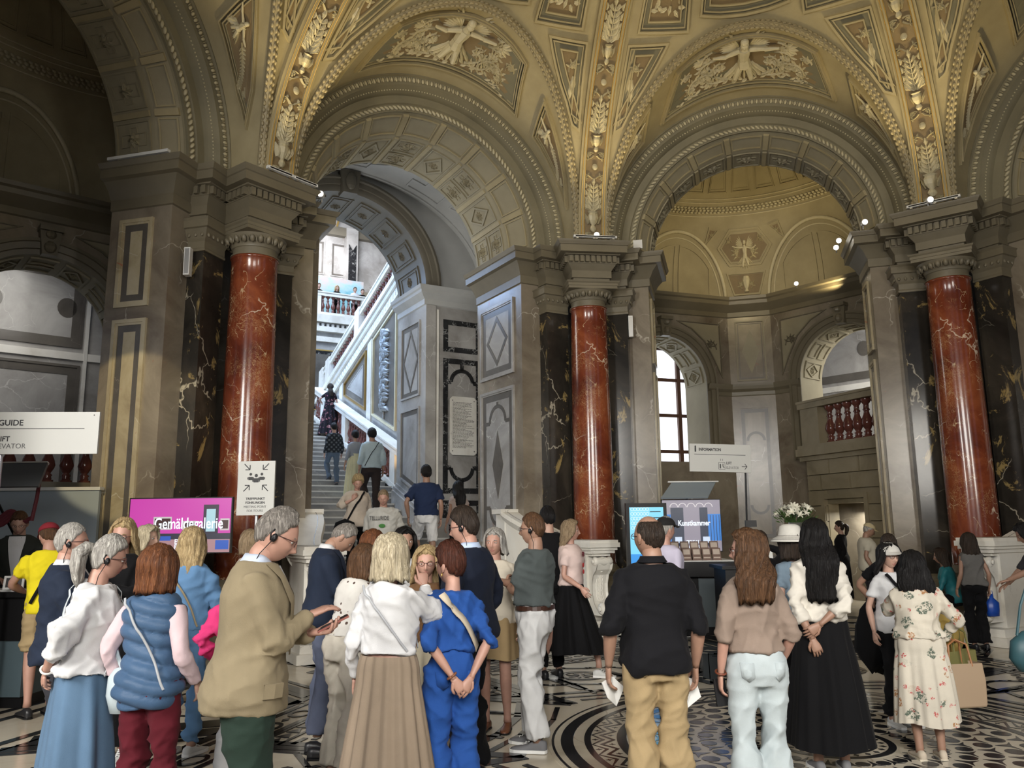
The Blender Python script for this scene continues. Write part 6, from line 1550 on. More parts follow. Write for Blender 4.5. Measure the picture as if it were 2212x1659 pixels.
            for q in range(4): mb.tube([T(((.108+.017*q)*math.sin(a),(.108+.017*q)*1.08*math.cos(a),.075-.011*q)) for a in np.linspace(0,2*PI,33)],.0022,5)
            mb.build('hat_stripe',M_slate,root,True)
        elif kind=='lanyard':
            mb.tube([tor(.49,.9*PI,.02),tor(.46,-.5,.02),tor(.40,-.25,.03),tor(.15,0,.04)],.0035,6); mb.tube([tor(.49,-.9*PI,.02),tor(.46,.5,.02),tor(.40,.25,.03),tor(.15,0,.04)],.0035,6); mb.build('lanyard',M_blackp,root,True)
        elif kind=='strap':
            c,wd,sg=arg[:3]; offs=arg[3] if len(arg)>3 else .035
            ptsA=[]; lo=arg[4] if len(arg)>4 else .0
            for t in np.linspace(0,1,30):
                a=sg*(.55*PI-2*PI*t*1.0*.5) if False else None
            # back half and front half from the shoulder sg to the opposite hip
            for half in (PI,0):
                pp=[]
                for t in np.linspace(0,1,16):
                    z=.475-(.475-lo)*t; x0=sg*(.085*(1-t))-sg*(.155)*t; w=np.interp(z,tz,[q_[1] for q_ in TP])+offs; sn=max(-.98,min(.98,x0/w)); a=math.asin(sn); a=a if half==0 else PI-a; pp.append(tor(z,a,offs+(.022 if z>.42 else 0)))
                for k_ in range(len(pp)-1):
                    a_,b_=pp[k_],pp[k_+1]
                V=[]
                for k_,p_ in enumerate(pp):
                    t_=nz(pp[min(k_+1,15)]-pp[max(k_-1,0)]); out=nz(p_-U((0,0,.2+.0*k_))); s_=nz(np.cross(t_,out)); V+=[p_-s_*wd/2,p_-s_*wd/2+out*.004,p_+s_*wd/2+out*.004,p_+s_*wd/2]
                mb.add(V,[(i*4+q_,i*4+(q_+1)%4,i*4+4+(q_+1)%4,i*4+4+q_) for i in range(15) for q_ in range(4)])
            mb.build('bag_strap',c if not isinstance(c,tuple) else cmat('strap%d'%sd,c),root)
        elif kind=='bracelet':
            sh,el,wr,hd,pn,cu=AR[arg[0]]; ax=nz(wr-el); u_=nz(np.cross(ax,V3(0,0,1)+.01)); w_=np.cross(ax,u_); c=wr-ax*.02; mb.tube([c+(u_*math.cos(a)+w_*math.sin(a))*.031*S for a in np.linspace(0,2*PI,17)],.006,6); mb.build('bracelet',mat('bracelet_%d'%sd,arg[1],.4),root,True)
        elif kind=='earring':
            for s in (-1,1): mb.tube([T((s*.083,-.006,-.04)),T((s*.085,-.006,-.055)),T((s*.085,-.006,-.062))],[.0025,.005,.004],8)
            mb.build('earring',M_gold,root,True)
    # ---- clothes
    elbc=[(AR[s][1],.10) for s in (-1,1)]
    sleeves=tops.get('sleeve','long'); off=tops.get('off',.014); hem=tops.get('hem',-.10); kind=tops.get('kind','shirt')
    if top is not None:
        mb=MB()
        zt=tops.get('neck',.505 if kind=='jacket' else .490); torso(mb,hem,zt,off,tops.get('flare',.0),24,18,(lambda z:.012*math.sin(min(1,max(0,(z+.1)/.25))*PI)) if tops.get('loose') else None)
        for sg in (-1,1):
            sh,el,wr,hd,pn,cu=AR[sg]; k=(1.0 if not fem else .86)*build**.4; jr=tops.get('sw',1.0)
            inn=U((sg*.09,-.005,.40))
            if sleeves=='none': continue
            if sleeves=='vest': 
                continue
            if sleeves=='short': L=[sh+(el-sh)*t for t in (0,.3,tops.get('sl',.62),tops.get('sl',.62)+.02)]; R_=[.054*jr,.058*jr,.060*jr,.058*jr]
            elif sleeves=='half': L=[sh+(el-sh)*t for t in (0,.35,.8,.98)]+[el+(wr-el)*.12]; R_=[.055*jr,.061*jr,.062*jr,.064*jr,.058*jr]
            elif sleeves=='elbow': L=[sh+(el-sh)*t for t in (0,.35,.8,.96)]+[el+(wr-el)*t for t in (.08,.35,.5)]; R_=[.054*jr,.058*jr,.055*jr,.053*jr,.050*jr,.052*jr,.052*jr]
            else: L=[sh+(el-sh)*t for t in (0,.3,.75,.95)]+[el+(wr-el)*t for t in (.06,.35,.75,.96)]; R_=[.056*jr,.060*jr,.054*jr,.050*jr,.050*jr,.048*jr,.040*jr,.038*jr]
            tubel(mb,[inn]+L,[.06*S*k]+[r*S*k for r in R_],16,side=V3(0,1,.01))
        me=remesh(mb,vox,2); wrinkle(me,tops.get('wr',.006)*((1.3 if kind=='jacket' else 1.8) if lod else 1.0),sd,freq=tops.get('wf',1.0),elb=elbc+[(U((0,0,.06)),.12),(U((.16,0,.36)),.07),(U((-.16,0,.36)),.07)])
        if tops.get('under'):
            for sg in (-1,1):
                sh,el,wr,hd,pn,cu=AR[sg]; mb=MB(); tubel(mb,[sh+(el-sh)*t for t in (0,.3,.75,.95)]+[el+(wr-el)*t for t in (.06,.35,.75,.96)],[r*S for r in (.052,.056,.052,.050,.050,.048,.042,.040)],18,side=V3(0,1,.01)); m2=remesh(mb,vox,2); wrinkle(m2,.008,sd+sg,elb=elbc); m2.materials.clear(); m2.materials.append(tops['under']); m2.polygons.foreach_set('use_smooth',[True]*len(m2.polygons)); obj('sleeve',m2,root)
        if kind=='puffer':
            n=len(me.vertices); co=np.empty(n*3); me.vertices.foreach_get('co',co); co=co.reshape(-1,3); no=np.empty(n*3); me.vertices.foreach_get('normal',no); no=no.reshape(-1,3)
            w=np.abs(np.sin((co[:,2]+.03*np.sin(co[:,0]*9))*PI/.075)); co+=no*(.026*(w**.5)-.016)[:,None]; me.vertices.foreach_set('co',co.ravel()); me.update()
        me.materials.clear(); me.materials.append(top); me.polygons.foreach_set('use_smooth',[True]*len(me.polygons)); me.name=kind
        obj(kind,me,root)
        if 'collar' in tops:
            cc=tops['collar']; mb=MB(); mb.smooth=True; n=24; V=[]
            for (z,o_,fr) in ((.500,.008,0),(.515,.006,0),(.535,.004,0),(.538,.008,0),(.522,.012,0),(.502,.016,0)):
                for j in range(n):
                    a=.22+(2*PI-.44)*j/(n-1); zz=z-(.035*max(0,math.cos(a))**2); V.append(tor(zz,a,o_*1.0-(.0 if z<.49 else .004),2.0)*1.0)
            mb.add(V,[(i*n+j,i*n+j+1,(i+1)*n+j+1,(i+1)*n+j) for i in range(5) for j in range(n-1)]); mb.build('collar',cc,root,True)
        if kind=='jacket':
            # shirt front, lapels, pocket flap, vent
            sc=tops.get('shirt',cmat('white_shirt',(.72,.73,.76)))
            mb=MB(); mb.smooth=True; V=[]; Z=np.linspace(.49,.06,10)
            for z in Z: 
                w=.055*(z-.06)/.43+.004
                for x in np.linspace(-w,w,5): 
                    wd=np.interp(z,tz,[q_[1] for q_ in TP]); V.append(tor(z,math.asin(x/wd),off+.010+.002))
            mb.add(V,[(i*5+j,i*5+j+1,(i+1)*5+j+1,(i+1)*5+j) for i in range(9) for j in range(4)]); mb.build('shirt',sc,root,True)
            mb=MB(); mb.smooth=True
            for sg in (-1,1):
                V=[]
                for z,x0,x1 in ((.50,.045,.085),(.44,.052,.115),(.36,.046,.125),(.33,.044,.100),(.22,.028,.070),(.10,.010,.030)):
                    wd=np.interp(z,tz,[q_[1] for q_ in TP])
                    for t in (0,.5,1): x=x0+(x1-x0)*t; V.append(tor(z,sg*math.asin(min(.95,x/wd)),off+.018+.006*math.sin(t*PI)))
                mb.add(V,[(i*3+j,i*3+j+1,(i+1)*3+j+1,(i+1)*3+j) for i in range(5) for j in range(2)])
            mb.build('lapel',top,root,True)
            mb=MB()
            for sg in (-1,1):
                V=[]
                for z in (.0,-.06):
                    for t in (0,.5,1): a=sg*(.65+.55*t); V.append(tor(z,a,off+.020+tops.get('flare',0)*.4)); V.append(tor(z,a,off+.008+tops.get('flare',0)*.4))
                mb=MB(); mb.add(V,[(0,2,8,6),(2,4,10,8),(1,3,2,0),(3,5,4,2),(6,8,9,7),(8,10,11,9)]); mb.build('pocket_flap',top,root)
    bk=bot.get('kind') if bot else None
    if bk=='trousers' or bk=='shorts':
        mb=MB(); torso(mb,-.14,bot.get('waist',min(.06,tops.get('hem',-.10)+.045)),bot.get('off',.010),0,20,8); w=bot.get('w',1.0); hemw=bot.get('hem',.062); L_=1.0 if bk=='trousers' else .62
        for sg in (-1,1):
            hip,kn,an,fz=LG[sg]
            if bk=='trousers': pts=[hip+V3(0,0,.04*S)]+[hip+(kn-hip)*t for t in (.15,.45,.8,1)]+[kn+(an-kn)*t for t in (.25,.6,.9,1.06)]; rr=[.092*w,.096*w,.086*w,.072*w,.067*w,(.064*w+hemw*.2),(.04*w+hemw*.45),hemw,hemw*1.03]
            else: pts=[hip+V3(0,0,.04*S)]+[hip+(kn-hip)*t for t in (.15,.45,.8,.95)]; rr=[.092*w,.098*w,.094*w,.088*w,.088*w]
            tubel(mb,pts,[r*S*(1 if not fem else .95)*build**.5 for r in rr],18,side=V3(1,0,0))
        me=remesh(mb,vox,3); wrinkle(me,bot.get('wr',.007)*(1.6 if lod else 1),sd+50,freq=1.0,elb=[(LG[s][1],.13) for s in (-1,1)]+[(LG[s][2],.12) for s in (-1,1)])
        me.materials.clear(); me.materials.append(bot['m']); me.polygons.foreach_set('use_smooth',[True]*len(me.polygons)); obj(bk,me,root)
        if bot.get('belt'):
            mb=MB(); n=28; V=[]
            for z,o_ in ((.035,.016),(.035,.024),(.068,.024),(.068,.016)): V+=[tor(z,2*PI*j/n,o_) for j in range(n)]
            mb.add(V,[(i*n+j,i*n+(j+1)%n,((i+1)%4)*n+(j+1)%n,((i+1)%4)*n+j) for i in range(4) for j in range(n)]); mb.build('belt',mat('leather_belt',(.05,.02,.012),.4),root)
        if bot.get('pockets') or True:
            if bk=='trousers' and lod==2 and abs(((face+180)%360)-180)<70:
                for sg in (-1,1):
                    mb=MB(); mb.smooth=True
                    V=[tor(z,PI-sg*a,.020) for z,a in ((.0,.30),(.0,.85),(-.08,.82),(-.11,.57),(-.08,.31))]; V2=[v+V3(0,.012,0) for v in V]; mb.add(V+V2,[(0,1,2,3,4)]+[(i,5+i,5+(i+1)%5,(i+1)%5) for i in range(5)])
                    mb.build('back_pocket',bot['m'],root)
    if bk=='skirt':
        zh=bot.get('hem',.25)*S; r1=bot.get('r',.24)*S; npl=bot.get('pleats',12); amp=bot.get('amp',.012); mb=MB(); mb.smooth=True; n=96; m=26; sx,sy=bot.get('sway',(0,0)); wz=bot.get('waist',.08)
        V=[]
        top_pts=[tor(wz,2*PI*j/n,.012) for j in range(n)]; c0=P0
        for i in range(m+1):
            t=i/m
            for j in range(n):
                a=2*PI*j/n; z=P0[2]+wz*S-(P0[2]+wz*S-zh)*t; hipw=np.interp(-.0+(z-P0[2])/S,tz,[q_[1] for q_ in TP])*S+.016; hipd=np.interp((z-P0[2])/S,tz,[q_[2] for q_ in TP])*S+.016
                if z<P0[2]-.06*S: hipw=.188*S*build**.5;hipd=.145*S
                k=max(0,(P0[2]-.06*S-z))/max(.01,(P0[2]-.06*S-zh)); rx=hipw+(r1-hipw)*k**bot.get('pw',.9); ry=hipd+(r1*.85-hipd)*k**bot.get('pw',.9)
                f_=amp*min(1,t*2.2)*math.sin(npl*a+1.3*math.sin(a*2+sd)+.5*math.sin(t*3))+.5*amp*t*math.sin(npl*2.3*a+sd)
                if bot.get('sharp'): w_=(npl*a/(2*PI))%1; f_=amp*min(1,.4+t)*(abs(w_-.5)*4-1)
                V.append(V3((rx+f_)*math.sin(a)+sx*t*t+P0[0],(ry+f_)*math.cos(a)+sy*t*t,z+.012*math.sin(3*a+sd)*t))
        mb.add(V,[(i*n+j,i*n+(j+1)%n,(i+1)*n+(j+1)%n,(i+1)*n+j) for i in range(m) for j in range(n)])
        V2=[v*1.0 for v in V]; V2=[(v-V3(P0[0]+sx*(i//n/m)**2,sy*(i//n/m)**2,v[2]))*.96+V3(P0[0]+sx*(i//n/m)**2,sy*(i//n/m)**2,v[2]) for i,v in enumerate(V)]
        mb.add(V2,[(i*n+j,(i+1)*n+j,(i+1)*n+(j+1)%n,i*n+(j+1)%n) for i in range(m) for j in range(n)])
        mb.add(V[-n:]+V2[-n:],[(j,(j+1)%n,n+(j+1)%n,n+j) for j in range(n)])
        mb.build('skirt',bot['m'],root,True)
    # shoes
    if shoes is not None:
        for sg in (-1,1):
            hip,kn,an,fz=LG[sg]; mb=MB(); mb.smooth=True; sp=bool(isinstance(shoes,dict) and shoes.get('sport')); col=shoes['m'] if isinstance(shoes,dict) else mat('shoe_leather_%.2f_%.2f'%(shoes[0],shoes[1]),shoes,.35)
            k=S*(1 if not fem else .9); x0,y0=an[0],an[1]; zz=fz
            prof=[(-.075,.010,.030,.050),(-.068,.030,.034,.082),(-.03,.036,.034,.092),(.02,.038,.034,.088),(.06,.044,.034,.062),(.11,.050,.030,.048),(.16,.046,.028,.040),(.195,.030,.024,.030),(.205,.008,.018,.020)]
            n=16; V=[]
            tow=sg*.12
            for yy,w,zc_,hh in prof:
                for j in range(n):
                    a=2*PI*j/n; c,s=math.cos(a),math.sin(a); z=max(.008,hh*.5*(1+math.copysign(abs(s)**.8,s))); V.append((x0+(w*math.copysign(abs(c)**.8,c)+tow*yy*.8)*k,y0+yy*k,zz+z*k))
            m=len(prof); mb.add(V,[(i*n+j,i*n+(j+1)%n,(i+1)*n+(j+1)%n,(i+1)*n+j) for i in range(m-1) for j in range(n)]+[tuple(range(n))[::-1],tuple((m-1)*n+j for j in range(n))])
            sh_=mb.build('shoe',col,root,True)
            mb=MB(); V=[]
            P=[(x0+(sx_*(w+.004)+tow*yy*.8)*k,y0+yy*k*1.02) for yy,w,_,_ in prof for sx_ in (1,)]+[(x0+(-(w+.004)+tow*yy*.8)*k,y0+yy*k*1.02) for yy,w,_,_ in prof[::-1]]
            n2=len(P); th=.022 if sp else .012; mb.add([(x,y,zz) for x,y in P]+[(x,y,zz+th) for x,y in P],[tuple(range(n2)),tuple(n2+j for j in range(n2))[::-1]]+[(j,(j+1)%n2,n2+(j+1)%n2,n2+j) for j in range(n2)])
            mb.build('sole',shoes.get('sole',M_whitem) if isinstance(shoes,dict) else M_blackp,sh_)
            if sp:
                mb=MB(); 
                for q_ in range(4): yy=.03+.025*q_; mb.tube([(x0+(-.02)*k,y0+yy*k,zz+(.088-.011*q_)*k),(x0,y0+(yy+.006)*k,zz+(.094-.011*q_)*k),(x0+.02*k,y0+yy*k,zz+(.088-.011*q_)*k)],.004,5)
                mb.build('lace',M_whitem,sh_)
    return dict(root=root,tor=tor,U=U,T=T,AR=AR,LG=LG,P0=P0,S=S,h=h,W=lambda p:Matrix.Translation((q.x,q.y,z0))@Matrix.Rotation(-h,4,'Z')@Vector(tuple(p)))
TR=lambda m,**k:dict(kind='trousers',m=m,**k)
SK=lambda m,**k:dict(kind='skirt',m=m,**k)
C_=cmat
navy=C_('navy_wool',(.016,.024,.046),rough=.8); navy2=C_('dark_navy_blazer',(.010,.014,.028)); black=C_('black_cotton',(.0045,.0045,.0055)); blackshirt=C_('black_polo',(.007,.007,.009)); white=C_('white_cotton',(.66,.66,.67)); cream=C_('cream_cotton',(.60,.54,.44))
khaki=C_('khaki_chino',(.38,.28,.15)); charcoal=C_('charcoal_wool',(.035,.035,.042)); steel=C_('steel_blue_linen',(.11,.19,.30)); vestb=C_('slate_blue_nylon',(.060,.115,.21),rough=.45); burg=C_('burgundy_cotton',(.10,.010,.018)); tan=C_('tan_blazer_wool',(.30,.245,.155)); greenw=C_('dark_green_wool',(.022,.040,.030)); denim=C_('blue_denim',(.13,.26,.46)); pink=C_('hot_pink_jacket',(.70,.05,.20)); bluegrey=C_('blue_grey_trousers',(.12,.14,.21)); taupe=C_('taupe_pleated_cloth',(.29,.225,.165)); royal=C_('royal_blue_crepe',(.022,.085,.33)); brown=C_('brown_knit',(.16,.085,.04)); greyt=C_('grey_green_tee',(.085,.10,.10)); whitetr=C_('white_chino',(.70,.70,.70)); pinktee=C_('pale_pink_tee',(.72,.56,.52)); mauve=C_('taupe_knit',(.27,.205,.165)); jeans=C_('light_wash_jeans',(.48,.54,.56)); ivory=C_('ivory_blouse',(.68,.64,.57)); yellow=C_('yellow_polo',(.80,.66,.02)); teal=C_('teal_satin',(.02,.16,.19),rough=.4); salmon=C_('salmon_shirt',(.62,.26,.18)); greysl=C_('grey_melange',(.13,.125,.12)); palepink=C_('pale_pink_shirt',(.68,.52,.55)); darkg=C_('dark_olive_jacket',(.03,.034,.03)); lightb=C_('light_blue_sweatshirt',(.40,.49,.53)); ltaupe=C_('pinkish_taupe_blouse',(.44,.35,.31)); lemon=C_('pale_lemon_skirt',(.58,.55,.36)); gsweat=C_('grey_sweater',(.25,.27,.30))
SPW=dict(sport=True,m=C_('white_trainer',(.66,.66,.64))); SPG=dict(sport=True,m=C_('grey_trainer',(.20,.20,.21))); BLK=(.018,.018,.02); BRN=(.16,.06,.03)
DOT=C_('white_dotted_blouse',(.66,.64,.60),'dots',c2=(.09,.06,.05)); FLO=C_('white_floral_dress',(.62,.57,.48),'floral',c2=((.10,.13,.10),(.32,.16,.07),(.42,.06,.06))); FLD=C_('dark_floral_dress',(.012,.010,.014),'floral',c2=((.46,.22,.22),(.40,.16,.18),(.30,.10,.14))); PLD=C_('dark_plaid_flannel',(.02,.023,.028),'plaid',c2=(.10,.11,.12))
A=person
SLV=dict(sleeve='short')
# ---- left group
A('man in black jacket, white open shirt and glasses behind the left desk',44,1108,8.9,158,hair='brown',hst='short',top=darkg,bot=TR(black),shoes=BLK,tops=dict(kind='jacket',off=.022,hem=-.10),acc=('glasses',),arms=(((-.12,.30,.10),(-1,-.3,-.5),(.4,.9,0),(0,0,-1),.4),((.12,.30,.08),(1,-.3,-.5),(-.4,.9,0),(0,0,-1),.4)),hpitch=22,lod=1)
p2=A('person in yellow polo shirt, maroon cap and khaki shorts leaning at the left desk',108,1133,7.7,-42,hair='brown',hst='short',skin='pink',top=yellow,bot=dict(kind='shorts',m=khaki),shoes=BLK,tops=dict(sleeve='short',sl=.6),acc=(('cap',('maroon_cap',(.22,.02,.03))),('strap',(black,.028,1))),arms=(((-.12,.34,.14),(-1,-.3,-.5),(.4,.9,0),(0,0,-1),.6),((.14,.34,.16),(1,-.3,-.5),(-.4,.9,0),(0,0,-1),.6)),hpitch=16,lean=8,lod=1)
A('older man in navy suit with short grey hair and earpiece, second from left',158,1131,5.15,66,hair='grey',hst='short',skin='pink',top=navy,bot=TR(charcoal,w=1.1,hem=.085),shoes=BLK,tops=dict(kind='jacket',off=.026,hem=-.11,flare=.035,sw=1.15,collar=white,wr=.007),acc=('glasses',('earpiece',1)),arms=('front','front'),hairk=dict(th=.007,top=.006),build=1.04)
A('woman in white blouse and long blue trousers, grey ponytail, hands clasped behind',238,1163,4.45,62,'f',hair='grey',hst='pony',skin='pink',top=white,bot=SK(steel,hem=.05,r=.27,pleats=6,amp=.016,waist=.12,pw=.8),shoes=BLK,tops=dict(off=.030,hem=-.13,flare=.08,sleeve='elbow',sw=1.15,loose=1,wr=.010,collar=None) if False else dict(off=.028,hem=.0,flare=.07,sleeve='elbow',sw=1.12,wr=.010),acc=('glasses',('earpiece',1),('strap',(C_('pale_strap',(.55,.60,.62)),.02,-1,.04)),('bracelet',(1,(.8,.8,.75)))),arms=('back','back'),hpitch=8,lean=6,build=1.02)
A('woman with auburn bob in quilted slate-blue vest and burgundy trousers, back turned',345,1180,4.35,8,'f',hair='auburn',hst='bob',top=vestb,bot=TR(burg,w=1.08,hem=.10,waist=-.12,off=0),shoes=BLK,tops=dict(kind='puffer',sleeve='none',under=palepink,off=.024,hem=-.14,flare=.0,wr=.002),acc=(('strap',(mat('grey_cord',(.35,.36,.38),.5),.012,-1,.046,-.02)),),arms=(((-.235,.10,-.02),(-.3,-1,-.2),(0,.3,-1),(1,0,0),.5),((.235,.10,-.02),(.3,-1,-.2),(0,.3,-1),(-1,0,0),.5)),build=1.0,hyaw=-6)
A('blond woman in black top with glasses, facing the camera beside the navy suit',268,1122,6.1,172,'f',hair='blond',hst='long',skin='pink',top=black,bot=TR(black,w=1.1),shoes=SPW,tops=dict(off=.014),acc=('glasses',),arms=(((.0,.22,.26),(-1,-.2,-.6),(.6,.5,.3),(0,0,1),.7),'down'),hpitch=10,htilt=-6)
A('woman with short pale blond hair behind the auburn bob, in front of the pink screen',322,1136,7.6,100,'f',hair='pale',hst='bob',top=ivory,bot=TR(black),shoes=BLK,tops=dict(off=.014),hairk=dict(L=.12),arms=('down','front'))
A('blond woman in blue denim shirt, sunglasses on her head, back to the camera',418,1141,6.3,12,'f',hair='blond',hst='shoulder',top=denim,bot=TR(denim,w=1.0),shoes=SPW,tops=dict(off=.020,hem=-.04,wr=.009,sw=1.1),acc=(('sunglasses','top'),('strap',(mat('khaki_cord',(.25,.20,.12),.6),.014,-1,.03))),arms=('front','front'))
A('person in hot pink jacket and white trousers mostly hidden by the tan blazer',528,1222,5.3,25,'f',hair='brown',hst='bob',top=pink,bot=TR(whitetr,w=1.0,hem=.085),shoes=SPW,tops=dict(off=.036,hem=-.16,flare=.03,sw=1.3,wr=.010),arms=(((-.30,.06,.02),(-.6,-1,-.2),(0,.4,-1),(1,0,0),.5),'front'),lod=1)
p10=A('older man in tan blazer and dark green trousers looking at his phone',600,1106,3.72,74,hair='salt',hst='receding',skin='pink',top=tan,bot=TR(greenw,w=1.22,hem=.10,wr=.006),shoes=BLK,tops=dict(kind='jacket',off=.024,hem=-.14,flare=.055,sw=1.1,wr=.008,collar=C_('pale_blue_collar',(.55,.62,.75))),acc=('glasses',('earpiece',1),('bracelet',(1,(.02,.02,.02)))),arms=(((-.03,.27,.19),(-.7,-.3,-1),(.1,1,.1),(.2,.1,1),.9),((.0,.25,.27),(.6,-.3,-1),(-.1,1,.25),(0,-.1,-1),.45)),hpitch=24,lean=4,build=1.08,hairk=dict(th=.012,top=.012))
A('woman with short brown-blond hair and dark glasses behind the tan blazer',541,1146,7.9,-60,'f',hair='sand',hst='bob',top=cream,bot=TR(black),shoes=BLK,acc=('sunglasses',),hairk=dict(L=.12))
A('grey-haired man in navy blazer and blue-grey trousers bowing his head beside the newel',742,1139,6.25,78,hair='salt',hst='receding',skin='tan',top=navy,bot=TR(bluegrey,w=1.0,hem=.078,wr=.006),shoes=BLK,tops=dict(kind='jacket',off=.024,hem=-.10,flare=.05,sw=1.12,collar=white),arms=('phone','phone'),hpitch=44,lean=5,hairk=dict(th=.008,top=.006))
A('woman with auburn hair in a blue top, behind the blond bob',806,1146,7.2,40,'f',hair='auburn',hst='bob',top=C_('mid_blue_top',(.05,.16,.42)),bot=TR(black),shoes=BLK,arms=('down','front'))
A('woman in white dotted blouse and cream trousers leaning in behind the denim jacket',788,1180,5.7,38,'f',hair='brown',hst='bob',top=DOT,bot=TR(C_('cream_trousers',(.60,.56,.48)),w=1.15,hem=.09,wr=.009),shoes=SPW,tops=dict(off=.022,hem=.04,flare=.04,sleeve='elbow'),lean=14,hpitch=10,arms=('front','front'),feet=((-.10,.0),(.10,-.04)))
p14=A('woman with blond bob in white denim jacket and long taupe pleated skirt, pointing',846,1156,4.5,22,'f',hair='pale',hst='bob',skin='pink',top=white,bot=SK(taupe,hem=.03,r=.34,pleats=16,amp=.014,waist=.075,sharp=1,pw=1.0),shoes=BLK,tops=dict(off=.024,hem=.085,flare=.03,sw=1.15,wr=.009,collar=white),acc=(('strap',(mat('grey_cord',(.10,.11,.12),.5),.012,-1,.034,.11)),('bracelet',(1,(.75,.72,.7))),'point'),arms=('down',((.04,.36,.44),(.9,-.2,-1),(.0,.1,1),(-.5,.6,0),.1)),hyaw=4)
A('woman with black hair between the blond bob and the navy blazers, face hidden',874,1141,6.9,150,'f',hair='black',hst='shoulder',skin='tan',top=white,bot=TR(black),shoes=BLK)
A('smiling blond woman with round glasses and brown top, facing the camera in the group',921,1181,5.6,176,'f',hair='blond',hst='shoulder',skin='pink',top=brown,bot=SK(C_('beige_skirt',(.45,.40,.30)),hem=.45,r=.22),shoes=BLK,acc=('glasses',),tops=dict(off=.020,sleeve='long'),hpitch=4,hairk=dict(L=.17))
p17=A('woman with short dark red hair in royal blue jumpsuit, hands clasped behind her back',972,1180,4.7,-22,'f',hair='darkred',hst='short',skin='pink',top=royal,bot=TR(royal,w=1.20,hem=.135,waist=.18,wr=.008),shoes=BLK,tops=dict(off=.026,hem=.12,sleeve='half',sw=1.1,wr=.008,loose=1),acc=(('strap',(C_('beige_rope_strap',(.58,.50,.38)),.042,-1,.040,.12)),('bracelet',(-1,(.25,.10,.05))),'earring'),arms=(((-.05,-.20,-.03),(-1,-.35,.1),(.6,-.1,-.8),(0,1,0),.7),((.06,-.20,-.03),(1,-.35,.1),(-.6,-.1,-.8),(0,1,0),.7)),hyaw=-32,hairk=dict(th=.020,top=.030),build=.92)
A('tall man in dark navy suit with glasses and earpiece, hand in pocket, facing left',1003,1101,5.55,-62,hair='dark',hst='short',skin='pink',top=navy2,bot=TR(black,w=1.1,hem=.085),shoes=BLK,tops=dict(kind='jacket',off=.028,hem=-.09,flare=.05,sw=1.2,collar=C_('light_blue_shirt',(.50,.60,.80)),shirt=C_('light_blue_shirt',(.50,.60,.80))),acc=('glasses',('earpiece',-1)),arms=('pocket','pocket'),hyaw=-10,hpitch=8,hairk=dict(th=.012,top=.022),build=1.04)
A('woman with grey bob in cream cardigan and tan skirt facing the camera',1068,1143,6.9,196,'f',hair='grey',hst='bob',skin='pink',top=cream,bot=SK(C_('tan_skirt',(.38,.27,.14)),hem=.62,r=.21,pleats=6,amp=.006),shoes=BRN,tops=dict(off=.018),hairk=dict(L=.11))
A('man with glasses in grey-green tee and white trousers, arms crossed, facing left',1150,1110,6.35,-70,hair='brown',hst='short',skin='tan',top=greyt,bot=TR(whitetr,w=1.08,hem=.09,belt=1,waist=.10,wr=.009),shoes=SPG,tops=dict(sleeve='short',sl=.75,sw=1.2,off=.026,hem=.07,wr=.008,loose=1),acc=('glasses',('earpiece',-1)),arms=('cross','cross'),hairk=dict(th=.008,top=.010),feet=((-.10,.0),(.10,.10)))
A('dark-haired man in black shirt seen from behind beside the stair cheek',1182,1096,9.2,-20,hair='black',hst='short',top=black,bot=TR(black),shoes=BLK,tops=dict(off=.02,sleeve='short'),lod=0)
p22=A('blond woman striding right in pale pink tee and long black skirt',1233,1124,9.1,112,'f',hair='sand',hst='shoulder',skin='pink',top=pinktee,bot=SK(black,hem=.30,r=.36,pleats=9,amp=.02,sway=(0,.06)),shoes=SPW,tops=dict(sleeve='short',sl=.6,off=.026,hem=.03,sw=1.1),acc=(('sunglasses','top'),),arms=('swing','fwd'),hyaw=-12,feet=((-.06,.34,.02),(.06,-.36)),lod=1)
p23=A('balding man in black polo shirt and khaki trousers, back to the camera',1400,1114,4.55,-6,hair='dark',hst='bald',skin='tan',top=blackshirt,bot=TR(khaki,w=1.10,hem=.085,wr=.009),shoes=BRN,tops=dict(sleeve='half',off=.026,hem=-.10,sw=1.05,wr=.008,flare=.02,kind='polo_shirt',collar=blackshirt),acc=('glasses',),arms=(((-.26,.05,-.07),(-.6,-1,-.2),(0,.1,-1),(1,0,0),.7),((.235,.02,-.08),(.3,-1,-.2),(0,.1,-1),(-1,0,0),.6)),hyaw=-24,build=.98,hairk=dict(th=.006,top=.003))
p24=A('woman with long brown hair in taupe knit top and light jeans, glancing left',1611,1146,4.6,-4,'f',hair='brown',hst='long',skin='pink',top=mauve,bot=TR(jeans,w=1.16,hem=.125,wr=.008,waist=.10),shoes=SPW,tops=dict(sleeve='half',off=.022,hem=.05,sw=1.0,wr=.005,loose=1),acc=('glasses',('bracelet',(-1,(.15,.04,.02)))),arms=(((-.22,.02,-.09),(-.5,-1,-.2),(0,.1,-1),(1,0,0),.7),((.19,.10,-.04),(.3,-1,-.2),(0,.2,-1),(-1,0,0),.6)),hyaw=-58,build=.92,hairk=dict(L=.30,open1=95,wave=.007))
p25=A('woman with very long black hair in ivory blouse and long black skirt, arms behind',1757,1124,5.75,6,'f',hair='black',hst='xlong',skin='tan',top=ivory,bot=SK(black,hem=.17,r=.30,pleats=8,amp=.014,waist=.10),shoes=SPG,tops=dict(sleeve='elbow',sw=1.12,off=.026,hem=.05,wr=.009,loose=1),arms=(((-.11,-.17,-.07),(-1,-.35,.1),(.3,-.1,-.9),(0,1,0),.8),((-.06,-.19,.03),(1,-.45,.1),(-.9,-.1,-.5),(0,1,0),.7)),hairk=dict(L=.46,wave=.006),lod=2,hyaw=6)
